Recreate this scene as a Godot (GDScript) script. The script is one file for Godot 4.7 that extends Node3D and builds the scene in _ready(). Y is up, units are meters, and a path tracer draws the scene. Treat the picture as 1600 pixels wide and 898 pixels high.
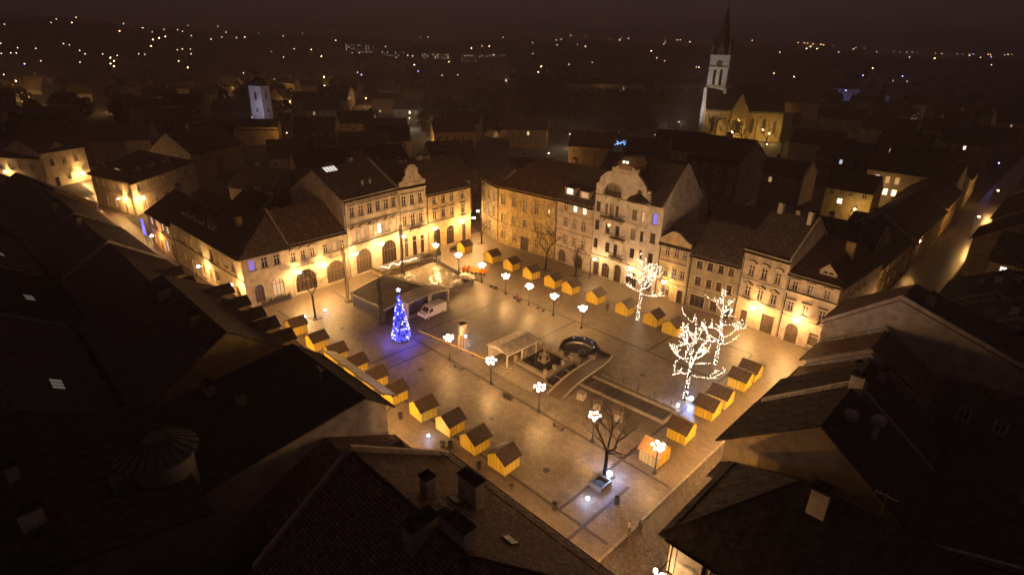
extends Node3D
# A town square at night seen from the air. Metres, y up. +x runs along the east row of houses, +z along the north row towards the viewer.

const UP := Vector3.UP
var taken := {}
var cache := {}
var rng := RandomNumberGenerator.new()
var M := {}


class Shape:
	var v := PackedVector3Array()
	var n := PackedVector3Array()
	var uv := PackedVector2Array()
	var col := PackedColorArray()
	var tint := Color.WHITE
	var use_col := false
	var t := Transform3D()

	func flat_uv(p: Vector3, m: Vector3) -> Vector2:
		if absf(m.y) > 0.985:
			return Vector2(p.x, p.z)
		var a := Vector3(m.z, 0, -m.x).normalized()
		return Vector2(p.dot(a), -p.dot(m.cross(a)))

	func put(p: Vector3, m: Vector3, w: Vector2) -> void:
		v.push_back(p); n.push_back(m); uv.push_back(w)
		if use_col: col.push_back(tint)

	# corners run counter-clockwise seen from outside
	func tri(a: Vector3, b: Vector3, c: Vector3) -> void:
		a = t * a; b = t * b; c = t * c
		var m := (b - a).cross(c - a)
		if m.length_squared() < 1e-14: return
		m = m.normalized()
		put(a, m, flat_uv(a, m)); put(c, m, flat_uv(c, m)); put(b, m, flat_uv(b, m))

	func quad(a: Vector3, b: Vector3, c: Vector3, d: Vector3) -> void:
		tri(a, b, c); tri(a, c, d)

	func poly(pts: Array) -> void:
		for i in range(1, pts.size() - 1): tri(pts[0], pts[i], pts[i + 1])

	func soft(a: Vector3, b: Vector3, c: Vector3, na: Vector3, nb: Vector3, nc: Vector3) -> void:
		var m := (b - a).cross(c - a)
		if m.length_squared() < 1e-14: return
		m = (t.basis * m).normalized()
		a = t * a; b = t * b; c = t * c
		put(a, (t.basis * na).normalized(), flat_uv(a, m)); put(c, (t.basis * nc).normalized(), flat_uv(c, m)); put(b, (t.basis * nb).normalized(), flat_uv(b, m))

	func box(lo: Vector3, hi: Vector3) -> void:
		var a := lo; var b := Vector3(hi.x, lo.y, lo.z); var c := Vector3(hi.x, lo.y, hi.z); var d := Vector3(lo.x, lo.y, hi.z)
		var e := Vector3(lo.x, hi.y, lo.z); var f := Vector3(hi.x, hi.y, lo.z); var g := hi; var h := Vector3(lo.x, hi.y, hi.z)
		quad(d, c, g, h); quad(b, a, e, f); quad(a, d, h, e); quad(c, b, f, g); quad(h, g, f, e); quad(a, b, c, d)

	func bar(p: Vector3, q: Vector3, w: float, h: float) -> void:   # a beam with a rectangular section
		var f := (q - p).normalized()
		var s := f.cross(Vector3.UP)
		s = (Vector3.RIGHT if s.length() < 0.01 else s.normalized()) * w * 0.5
		var u := s.cross(f).normalized() * h * 0.5
		var a := [p - s - u, p + s - u, p + s + u, p - s + u]
		var b := [q - s - u, q + s - u, q + s + u, q - s + u]
		quad(a[0], a[3], a[2], a[1]); quad(b[0], b[1], b[2], b[3])
		for i in 4:
			var j := (i + 1) % 4
			quad(a[i], a[j], b[j], b[i])

	func prism(pts: Array, y0: float, y1: float) -> void:   # pts: Vector2 (x, z), counter-clockwise seen from above with z up the page turned down
		var k := pts.size()
		var area := 0.0
		for i in k: area += pts[i].x * pts[(i + 1) % k].y - pts[(i + 1) % k].x * pts[i].y
		var p := pts.duplicate()
		if area > 0: p.reverse()
		var top := []
		var bot := []
		for q in p:
			top.append(Vector3(q.x, y1, q.y)); bot.append(Vector3(q.x, y0, q.y))
		poly(top)
		for i in k:
			var j := (i + 1) % k
			quad(bot[i], bot[j], top[j], top[i])
		bot.reverse()
		poly(bot)

	func tube(pts: Array, radii: Array, sides := 6, caps := true) -> void:
		var k := pts.size()
		var rings := []
		var ref := Vector3(0.31, 0.2, 0.93).normalized()
		for i in k:
			var f: Vector3 = (pts[mini(i + 1, k - 1)] - pts[maxi(i - 1, 0)]).normalized()
			var s := f.cross(ref)
			if s.length() < 0.05: s = f.cross(Vector3.RIGHT)
			s = s.normalized()
			var u := s.cross(f).normalized()
			var ring := []
			for j in sides:
				var a := TAU * j / sides
				ring.append(s * cos(a) + u * sin(a))
			rings.append(ring)
		for i in k - 1:
			for j in sides:
				var l := (j + 1) % sides
				var a: Vector3 = pts[i] + rings[i][j] * radii[i]
				var b: Vector3 = pts[i] + rings[i][l] * radii[i]
				var c: Vector3 = pts[i + 1] + rings[i + 1][l] * radii[i + 1]
				var d: Vector3 = pts[i + 1] + rings[i + 1][j] * radii[i + 1]
				soft(a, b, c, rings[i][j], rings[i][l], rings[i + 1][l]); soft(a, c, d, rings[i][j], rings[i + 1][l], rings[i + 1][j])
		if caps:
			for e in [0, k - 1]:
				for j in range(1, sides - 1):
					var a: Vector3 = pts[e] + rings[e][0] * radii[e]
					var b: Vector3 = pts[e] + rings[e][j] * radii[e]
					var c: Vector3 = pts[e] + rings[e][j + 1] * radii[e]
					if e == 0: tri(a, c, b)
					else: tri(a, b, c)

	func lathe(at: Vector3, prof: Array, sides := 16) -> void:   # prof: Vector2 (radius, height) from the bottom up
		for i in prof.size() - 1:
			var p: Vector2 = prof[i]
			var q: Vector2 = prof[i + 1]
			var sl := Vector2(q.y - p.y, p.x - q.x).normalized()
			for j in sides:
				var a := TAU * j / sides
				var b := TAU * (j + 1) / sides
				var da := Vector3(cos(a), 0, -sin(a))
				var db := Vector3(cos(b), 0, -sin(b))
				var na := Vector3(da.x * sl.x, sl.y, da.z * sl.x)
				var nb := Vector3(db.x * sl.x, sl.y, db.z * sl.x)
				var p0 := at + da * p.x + Vector3.UP * p.y
				var p1 := at + db * p.x + Vector3.UP * p.y
				var q0 := at + da * q.x + Vector3.UP * q.y
				var q1 := at + db * q.x + Vector3.UP * q.y
				soft(p0, p1, q1, na, nb, nb); soft(p0, q1, q0, na, nb, na)

	func ball(at: Vector3, r: float, sides := 8, rows := 6, squash := 1.0) -> void:
		for i in rows:
			for j in sides:
				var q := []
				for d in [[0, 0], [0, 1], [1, 1], [1, 0]]:
					var la: float = -PI / 2 + PI * (i + d[0]) / rows
					var lo: float = TAU * (j + d[1]) / sides
					q.append(Vector3(cos(la) * cos(lo), sin(la) * squash, -cos(la) * sin(lo)))
				soft(at + q[0] * r, at + q[1] * r, at + q[2] * r, q[0], q[1], q[2]); soft(at + q[0] * r, at + q[2] * r, at + q[3] * r, q[0], q[2], q[3])

	func mesh() -> ArrayMesh:
		var a := []
		a.resize(Mesh.ARRAY_MAX)
		a[Mesh.ARRAY_VERTEX] = v; a[Mesh.ARRAY_NORMAL] = n; a[Mesh.ARRAY_TEX_UV] = uv
		if use_col: a[Mesh.ARRAY_COLOR] = col
		var m := ArrayMesh.new()
		if v.size(): m.add_surface_from_arrays(Mesh.PRIMITIVE_TRIANGLES, a)
		return m


# ---------------------------------------------------------------- naming
func numbered(called: String) -> String:
	var k: int = taken.get(called, 0)
	taken[called] = k + 1
	return called if k == 0 else "%s_%03d" % [called, k]


func tag(o: Node3D, label: String, category: String, group := "") -> Node3D:
	o.set_meta("label", label); o.set_meta("category", category)
	if group: o.set_meta("group", group)
	return o


func thing(called: String, label: String, category: String, at := Vector3.ZERO, turn := 0.0, group := "") -> Node3D:
	var o := Node3D.new()
	o.name = numbered(called)
	add_child(o)
	o.position = at
	o.rotation.y = turn
	return tag(o, label, category, group)


func part(called: String, s, m: Material, parent: Node3D, at := Vector3.ZERO) -> MeshInstance3D:
	var o := MeshInstance3D.new()
	o.mesh = s.mesh() if s is Shape else s
	o.material_override = null
	if o.mesh.get_surface_count() and m:
		if s is Shape: o.mesh.surface_set_material(0, m)
		else: o.set_surface_override_material(0, m)
	if parent == self:
		o.name = numbered(called)
		add_child(o)
	else:
		o.name = called
		parent.add_child(o, true)
	o.position = at
	return o


func struct(called: String, s, m: Material) -> MeshInstance3D:
	var o := part(called, s, m, self)
	o.set_meta("kind", "structure")
	o.set_meta("label", called.replace("_", " "))
	return o


func copy(o: Node3D, at: Vector3, turn: float, label := "", group := "") -> Node3D:
	var r: Node3D = o.duplicate()
	r.name = numbered(String(o.name).rstrip("0123456789_"))
	add_child(r)
	r.position = at
	r.rotation.y = turn
	if label: r.set_meta("label", label)
	if group: r.set_meta("group", group)
	return r


func many(called: String, mesh: Mesh, m: Material, where: Array, parent: Node3D) -> MultiMeshInstance3D:
	var mm := MultiMesh.new()
	mm.transform_format = MultiMesh.TRANSFORM_3D
	mm.mesh = mesh
	mm.instance_count = where.size()
	for i in where.size(): mm.set_instance_transform(i, where[i])
	var o := MultiMeshInstance3D.new()
	o.multimesh = mm
	o.material_override = m
	o.name = numbered(called) if parent == self else called
	parent.add_child(o, true)
	o.set_meta("kind", "stuff")
	return o


func lamp(parent: Node3D, at: Vector3, color: Color, energy: float, size := 0.2) -> OmniLight3D:
	var l := OmniLight3D.new()
	l.name = "lamp_light"
	l.light_color = color.linear_to_srgb()
	l.light_energy = energy
	l.light_size = size
	l.omni_range = 150.0
	l.omni_attenuation = 2.0
	l.shadow_enabled = true
	parent.add_child(l, true)
	l.position = at
	return l


# ---------------------------------------------------------------- materials
func noise(sd: int, freq: float, oct := 4) -> FastNoiseLite:
	var f := FastNoiseLite.new()
	f.seed = sd
	f.noise_type = FastNoiseLite.TYPE_SIMPLEX
	f.fractal_type = FastNoiseLite.FRACTAL_FBM
	f.fractal_octaves = oct
	f.frequency = freq
	return f


func loop_noise(f: FastNoiseLite, x: int, y: int, s: int) -> float:   # tiles seamlessly
	var a := TAU * x / s
	var b := TAU * y / s
	return f.get_noise_3d(cos(a) * 60 + sin(b) * 23, sin(a) * 60 + cos(b) * 23, cos(b) * 60 + sin(b) * 47)


func picture(s: int, f: Callable) -> ImageTexture:
	var im := Image.create(s, s, false, Image.FORMAT_RGB8)
	for y in s:
		for x in s: im.set_pixel(x, y, f.call(x, y))
	return ImageTexture.create_from_image(im)


func grey(k: float) -> Color:
	k = clampf(k, 0, 1)
	return Color(k, k, k)


func mat(called: String, c: Color, rough: float, tex: Texture2D = null, size := 1.0, bump: Texture2D = null, relief := 1.0) -> StandardMaterial3D:
	var m := StandardMaterial3D.new()
	m.resource_name = called
	m.albedo_color = c.linear_to_srgb()
	m.roughness = rough
	if tex: m.albedo_texture = tex
	m.uv1_scale = Vector3(1.0 / size, 1.0 / size, 1)
	if bump:
		m.heightmap_enabled = true
		m.heightmap_texture = bump
		m.heightmap_scale = relief
	return m


func glow(called: String, c: Color, e: float) -> StandardMaterial3D:
	var m := StandardMaterial3D.new()
	m.resource_name = called
	m.albedo_color = Color(0.5, 0.5, 0.5)
	m.emission_enabled = true
	m.emission = c.linear_to_srgb()
	m.emission_energy_multiplier = e
	return m


func make_materials() -> void:
	var n1 := noise(3, 0.012, 5)
	var n2 := noise(9, 0.05, 3)
	var n3 := noise(21, 0.2, 2)
	# plaster: soft clouds of dirt with fine grain
	var plaster := picture(512, func(x, y): return grey(0.86 + 0.16 * loop_noise(n1, x, y, 512) + 0.07 * loop_noise(n2, x, y, 512) + 0.05 * loop_noise(n3, x, y, 512)))
	# old plaster: large patches come away, streaks run down
	var old := picture(512, func(x, y):
		var st := n1.get_noise_2d(x * 2.6, y * 0.25)
		var pt := loop_noise(n2, x, y, 512)
		var k := 0.8 + 0.2 * loop_noise(n1, x, y, 512) + 0.14 * minf(0, st) + 0.1 * smoothstep(0.1, 0.3, pt) - 0.16 * smoothstep(0.12, 0.35, -pt)
		return Color(clampf(k, 0, 1), clampf(k * (0.97 + 0.1 * st), 0, 1), clampf(k * (0.9 - 0.2 * pt), 0, 1)))
	# roof tiles: courses 0.33 m high, tiles 0.22 m wide, 4 m of roof to a picture
	var tile_tone := picture(512, func(x, y):
		var row: int = y / 43
		var c: int = (x + (14 if row % 2 else 0)) / 28
		var h := fposmod(sin((row % 12) * 12.99 + (c % 18) * 78.2) * 43758.5, 1.0)
		var edge := 0.5 if y % 43 < 9 else 1.0
		return grey((0.68 + 0.28 * h + 0.25 * loop_noise(n1, x, y, 512)) * edge))
	var tile_relief := picture(256, func(x, y): return grey(fposmod(y / 21.34, 1.0) * 0.75 + 0.25 * absf(sin((x + (7 if int(y / 21.34) % 2 else 0)) * PI / 14.0))))
	# sheet metal: standing seams every 0.5 m, 4 m to a picture
	var seam_tone := picture(256, func(x, y): return grey(0.72 + 0.28 * loop_noise(n1, x * 2, y * 2, 512) + 0.1 * loop_noise(n2, x * 2, y * 2, 512)))
	var seam_relief := picture(256, func(x, y): return grey(1.0 if x % 32 < 3 else 0.2 + 0.05 * loop_noise(n1, x * 2, y * 2, 512)))
	# paving: stone slabs 0.6 x 0.4 m, 12 m to a picture
	var slab := func(x, y) -> Array:
		var row := int(y / 34.13)
		var xx: float = x + (25.6 if row % 2 else 0.0)
		var c := int(xx / 51.2)
		var joint := fposmod(xx, 51.2) < 2.2 or fposmod(y, 34.13) < 2.2
		return [fposmod(sin((c % 20) * 127.1 + row * 311.7) * 43758.5, 1.0), joint]
	var pave_tone := picture(1024, func(x, y):
		var s: Array = slab.call(x, y)
		var k: float = 0.76 + 0.12 * s[0] + 0.1 * loop_noise(n1, x, y, 1024) + 0.06 * loop_noise(n2, x, y, 1024)
		return grey(k * (0.6 if s[1] else 1.0)))
	var pave_relief := picture(1024, func(x, y):
		var s: Array = slab.call(x, y)
		return grey(0.2 if s[1] else 0.75 + 0.15 * s[0] + 0.1 * loop_noise(n3, x, y, 1024)))
	var wet := picture(512, func(x, y): return grey(0.44 + 0.08 * loop_noise(n1, x, y, 512) + 0.04 * loop_noise(n2, x, y, 512)))
	# cobbles: rounded setts 0.16 m, 4 m to a picture
	var cell := FastNoiseLite.new()
	cell.seed = 5
	cell.noise_type = FastNoiseLite.TYPE_CELLULAR
	cell.frequency = 0.0
	var sett := func(x, y) -> Array:
		var row := int(y / 20.48)
		var xx: float = x + 10.2 * (row % 2)
		var c := int(xx / 20.48)
		var fx := fposmod(xx, 20.48) / 20.48 - 0.5
		var fy := fposmod(y, 20.48) / 20.48 - 0.5
		return [maxf(0, 1.0 - pow(absf(fx) * 2, 4) - pow(absf(fy) * 2, 4)), fposmod(sin((c % 25) * 91.7 + row * 47.3) * 43758.5, 1.0)]
	var cob_tone := picture(512, func(x, y):
		var s: Array = sett.call(x, y)
		return grey((0.45 + 0.35 * s[1] + 0.25 * loop_noise(n1, x, y, 512)) * (0.45 + 0.55 * s[0])))
	var cob_relief := picture(512, func(x, y):
		var s: Array = sett.call(x, y)
		return grey(0.8 * s[0] * (0.7 + 0.3 * s[1])))
	# boards: upright planks 0.14 m wide, 2 m to a picture
	var board_tone := picture(256, func(x, y):
		var c := int(x / 18.3)
		var h := fposmod(sin(c * 71.3) * 4375.5, 1.0)
		return grey((0.72 + 0.2 * h + 0.12 * n2.get_noise_2d(x * 3, y * 0.3) + 0.06) * (0.5 if fposmod(x, 18.3) < 1.6 else 1.0)))
	var board_relief := picture(256, func(x, y): return grey(0.1 if fposmod(x, 18.3) < 1.6 else 0.8 + 0.2 * n2.get_noise_2d(x * 3, y * 0.3)))

	var P := func(called: String, c: Color) -> void: M[called] = mat(called, c, 0.85, plaster, 9.0)
	P.call("cream", Color(0.66, 0.57, 0.42)); P.call("yellow", Color(0.62, 0.49, 0.26)); P.call("pale", Color(0.66, 0.59, 0.49)); P.call("rose", Color(0.6, 0.5, 0.42))
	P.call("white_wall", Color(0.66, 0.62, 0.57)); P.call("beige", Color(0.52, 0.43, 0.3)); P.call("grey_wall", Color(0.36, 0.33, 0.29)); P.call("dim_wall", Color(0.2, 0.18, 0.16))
	P.call("dull", Color(0.4, 0.34, 0.23)); P.call("trim", Color(0.66, 0.59, 0.47)); P.call("brick_wall", Color(0.24, 0.13, 0.09)); P.call("ochre", Color(0.5, 0.36, 0.16)); P.call("orange_wall", Color(0.6, 0.36, 0.15)); P.call("render", Color(0.55, 0.49, 0.43))
	M["old"] = mat("old plaster", Color(0.58, 0.46, 0.22), 0.9, old, 12.0)
	M["old_grey"] = mat("stained plaster", Color(0.44, 0.4, 0.3), 0.9, old, 9.0)
	M["tiles"] = mat("brown tiles", Color(0.27, 0.175, 0.115), 0.75, tile_tone, 3.4, tile_relief, 8.0)
	M["tiles_red"] = mat("red brown tiles", Color(0.21, 0.12, 0.08), 0.75, tile_tone, 4.0, tile_relief, 5.0)
	M["tiles_dark"] = mat("dark tiles", Color(0.185, 0.145, 0.12), 0.75, tile_tone, 4.0, tile_relief, 4.0)
	M["metal"] = mat("sheet metal roof", Color(0.12, 0.108, 0.1), 0.7, seam_tone, 4.0, seam_relief, 4.0)
	M["metal_light"] = mat("grey sheet metal", Color(0.18, 0.165, 0.15), 0.45, seam_tone, 4.0, seam_relief, 4.0)
	M["flashing"] = mat("flashing", Color(0.5, 0.46, 0.43), 0.5, seam_tone, 3.0)
	M["paving"] = mat("paving slabs", Color(0.31, 0.26, 0.205), 1.0, pave_tone, 12.0, pave_relief, 0.5)
	M["paving"].roughness_texture = wet
	M["paving"].metallic_specular = 0.4
	M["paving_side"] = mat("darker paving", Color(0.25, 0.2, 0.15), 1.0, pave_tone, 12.0, pave_relief, 0.6)
	M["paving_side"].roughness_texture = wet
	M["strip"] = mat("dark stone strip", Color(0.06, 0.05, 0.042), 0.5, plaster, 3.0)
	M["cobble"] = mat("cobbles", Color(0.3, 0.22, 0.16), 0.38, cob_tone, 4.0, cob_relief, 3.5)
	M["kerb"] = mat("kerb stone", Color(0.34, 0.3, 0.25), 0.6, plaster, 3.0)
	M["stone"] = mat("stone", Color(0.4, 0.34, 0.26), 0.75, plaster, 3.0)
	M["stone_dark"] = mat("dark stone", Color(0.14, 0.12, 0.1), 0.6, plaster, 3.0)
	M["ground"] = mat("dark ground", Color(0.05, 0.045, 0.038), 0.9, plaster, 30.0)
	M["road"] = mat("wet asphalt", Color(0.07, 0.06, 0.052), 0.32, plaster, 7.0)
	M["boards"] = mat("yellow boards", Color(0.92, 0.66, 0.06), 0.55, board_tone, 2.0, board_relief, 1.2)
	M["boards_pale"] = mat("pale boards", Color(0.88, 0.6, 0.14), 0.55, board_tone, 2.0, board_relief, 1.2)
	M["shingle"] = mat("brown shingles", Color(0.1, 0.066, 0.046), 0.55, tile_tone, 3.0, tile_relief, 2.0)
	M["ridge_felt"] = mat("ridge felt", Color(0.24, 0.18, 0.13), 0.45, plaster, 2.0)
	M["planks"] = mat("grey decking", Color(0.2, 0.15, 0.1), 0.5, board_tone, 2.5, board_relief, 1.5)
	M["frame"] = mat("white window frame", Color(0.66, 0.58, 0.48), 0.5)
	M["frame_dark"] = mat("brown window frame", Color(0.16, 0.1, 0.06), 0.5)
	M["pane"] = mat("dark glass", Color(0.025, 0.022, 0.022), 0.08)
	M["pane_curtain"] = mat("glass with curtain", Color(0.09, 0.075, 0.06), 0.25)
	M["pane_blind"] = mat("glass with pale blind", Color(0.3, 0.26, 0.21), 0.3)
	M["door"] = mat("dark door", Color(0.07, 0.045, 0.03), 0.5, board_tone, 2.0, board_relief, 1.0)
	M["shutter"] = mat("grey shutter", Color(0.17, 0.12, 0.08), 0.5, seam_tone, 4.0)
	M["iron"] = mat("dark iron", Color(0.03, 0.028, 0.026), 0.45)
	M["steel"] = mat("pale steel", Color(0.8, 0.72, 0.6), 0.6)
	M["bark"] = mat("bark", Color(0.07, 0.052, 0.04), 0.9, plaster, 1.0)
	M["leaf"] = mat("dark green needles", Color(0.02, 0.045, 0.022), 0.8)
	M["shrub"] = mat("dark shrub", Color(0.035, 0.045, 0.018), 0.85)
	M["canvas"] = mat("white canvas", Color(0.8, 0.72, 0.6), 0.6, plaster, 4.0)
	M["membrane"] = mat("dark membrane", Color(0.26, 0.21, 0.17), 0.4, seam_tone, 3.0)
	M["screen"] = mat("blue grey screen", Color(0.06, 0.062, 0.075), 0.5, plaster, 4.0)
	M["banner_blue"] = mat("dark blue banner", Color(0.03, 0.035, 0.11), 0.5, plaster, 4.0)
	M["sheet"] = mat("wet plastic sheeting", Color(0.42, 0.37, 0.3), 0.2, plaster, 5.0, wet, 6.0)
	M["snow"] = mat("pile of shaved ice", Color(0.72, 0.7, 0.68), 0.6, plaster, 2.0)
	M["paint"] = mat("white car paint", Color(0.72, 0.66, 0.58), 0.25)
	M["paint"].clearcoat_enabled = true
	M["rubber"] = mat("rubber", Color(0.02, 0.02, 0.02), 0.7)
	M["bronze"] = mat("weathered bronze", Color(0.2, 0.14, 0.06), 0.45)
	M["water"] = mat("dark water", Color(0.012, 0.014, 0.013), 0.06)
	M["violet_gloss"] = mat("violet grey metal", Color(0.17, 0.135, 0.16), 0.35)
	M["orange_paint"] = mat("orange paint", Color(0.7, 0.22, 0.03), 0.5)
	M["yellow_paint"] = mat("yellow paint", Color(0.75, 0.5, 0.05), 0.5)
	for q in ["metal", "tiles", "tiles_red", "tiles_dark"]: M[q].specular_mode = BaseMaterial3D.SPECULAR_DISABLED if q == "metal" else BaseMaterial3D.SPECULAR_SCHLICK_GGX
	for q in ["tiles", "tiles_red", "tiles_dark"]: M[q].metallic_specular = 0.22
	M["glass_roof"] = mat("glazed roof", Color(0.1, 0.09, 0.1), 0.12)
	M["fruit"] = mat("dark planting", Color(0.02, 0.022, 0.012), 1.0)
	M["light_globe"] = glow("lamp globe", Color(1.0, 0.84, 0.7), 7.0)
	M["light_wall"] = glow("wall flood lamp", Color(1.0, 0.9, 0.78), 20.0)
	M["light_far"] = glow("street lamp lens", Color(1.0, 0.58, 0.26), 24.0)
	M["light_far_white"] = glow("white lamp lens", Color(1.0, 0.76, 0.52), 8.0)
	M["light_far_blue"] = glow("blue lamp lens", Color(0.3, 0.3, 1.0), 22.0)
	M["light_far_pink"] = glow("pink lamp lens", Color(1.0, 0.4, 0.35), 10.0)
	M["light_led"] = glow("warm led bulb", Color(1.0, 0.8, 0.6), 5.5)
	M["light_blue"] = glow("blue led bulb", Color(0.035, 0.045, 1.0), 9.0)
	M["light_white"] = glow("white ornament light", Color(0.78, 0.8, 1.0), 3.0)
	M["light_cold"] = glow("cold flood lamp", Color(0.75, 0.86, 1.0), 25.0)
	M["window_lit"] = glow("lit window", Color(1.0, 0.72, 0.36), 1.4)
	M["window_bright"] = glow("bright lit window", Color(1.0, 0.85, 0.62), 2.4)
	M["window_dim"] = glow("dim lit window", Color(1.0, 0.6, 0.28), 0.6)
	M["window_blue"] = glow("window with blue light", Color(0.2, 0.16, 1.0), 0.8)
	M["window_cold"] = glow("cold lit window", Color(0.75, 0.8, 1.0), 1.0)
	M["roof_orange"] = mat("orange boards", Color(0.4, 0.2, 0.07), 0.6, board_tone, 2.0)
	M["skylight_dim"] = glow("dim skylight window", Color(1.0, 0.8, 0.7), 0.1)
	M["sky_light"] = glow("lit skylight window", Color(1.0, 0.93, 0.86), 0.85)


# ---------------------------------------------------------------- windows, walls, roofs
# an opening: xc, width, y0, y1, kind. Kinds: w window, a arched window, s shop front, d door, p arched gate, n bare opening
func w(xc: float, wd: float, y0: float, y1: float, kind := "w", lit := "", hood := "") -> Dictionary:
	return {"x": xc, "w": wd, "y0": y0, "y1": y1, "k": kind, "lit": lit, "hood": hood}


func arch_line(wd: float, h: float, rise: float, k := 10) -> Array:
	var pts := []
	for i in k + 1:
		var a := PI - PI * i / k
		pts.append(Vector2(cos(a) * wd / 2, h - rise + sin(a) * rise))
	return pts


func is_arch(o: Dictionary) -> bool:
	return o.k == "a" or o.k == "p"


func rise_of(o: Dictionary) -> float:
	return minf(o.w / 2, (o.y1 - o.y0) * 0.55)


func wall_sheet(m: Shape, l: float, h: float, ops: Array, deep := 0.22) -> void:
	var xs := [0.0, l]
	var ys := [0.0, h]
	for o in ops:
		xs.append(o.x - o.w / 2); xs.append(o.x + o.w / 2); ys.append(o.y0); ys.append(o.y1)
	xs.sort(); ys.sort()
	for i in xs.size() - 1:
		if xs[i + 1] - xs[i] < 0.001: continue
		for j in ys.size() - 1:
			if ys[j + 1] - ys[j] < 0.001: continue
			var cx: float = (xs[i] + xs[i + 1]) / 2
			var cy: float = (ys[j] + ys[j + 1]) / 2
			var hole := false
			for o in ops:
				if absf(cx - o.x) < o.w / 2 and cy > o.y0 and cy < o.y1:
					hole = true
					break
			if not hole: m.quad(Vector3(xs[i], ys[j], 0), Vector3(xs[i + 1], ys[j], 0), Vector3(xs[i + 1], ys[j + 1], 0), Vector3(xs[i], ys[j + 1], 0))
	for o in ops:
		var a: float = o.x - o.w / 2
		var b: float = o.x + o.w / 2
		var top: float = o.y1
		if is_arch(o):
			var rise := rise_of(o)
			var pts := arch_line(o.w, o.y1, rise)
			top = o.y1 - rise
			for i in pts.size() - 1:
				var p := Vector3(o.x + pts[i].x, pts[i].y, 0)
				var q := Vector3(o.x + pts[i + 1].x, pts[i + 1].y, 0)
				m.quad(p, q, Vector3(q.x, o.y1, 0), Vector3(p.x, o.y1, 0))
				m.quad(p, p + Vector3(0, 0, -deep), q + Vector3(0, 0, -deep), q)
		else:
			m.quad(Vector3(a, top, 0), Vector3(a, top, -deep), Vector3(b, top, -deep), Vector3(b, top, 0))
		m.quad(Vector3(a, o.y0, -deep), Vector3(a, o.y0, 0), Vector3(b, o.y0, 0), Vector3(b, o.y0, -deep))
		m.quad(Vector3(a, o.y0, 0), Vector3(a, o.y0, -deep), Vector3(a, top, -deep), Vector3(a, top, 0))
		m.quad(Vector3(b, o.y0, -deep), Vector3(b, o.y0, 0), Vector3(b, top, 0), Vector3(b, top, -deep))


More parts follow.
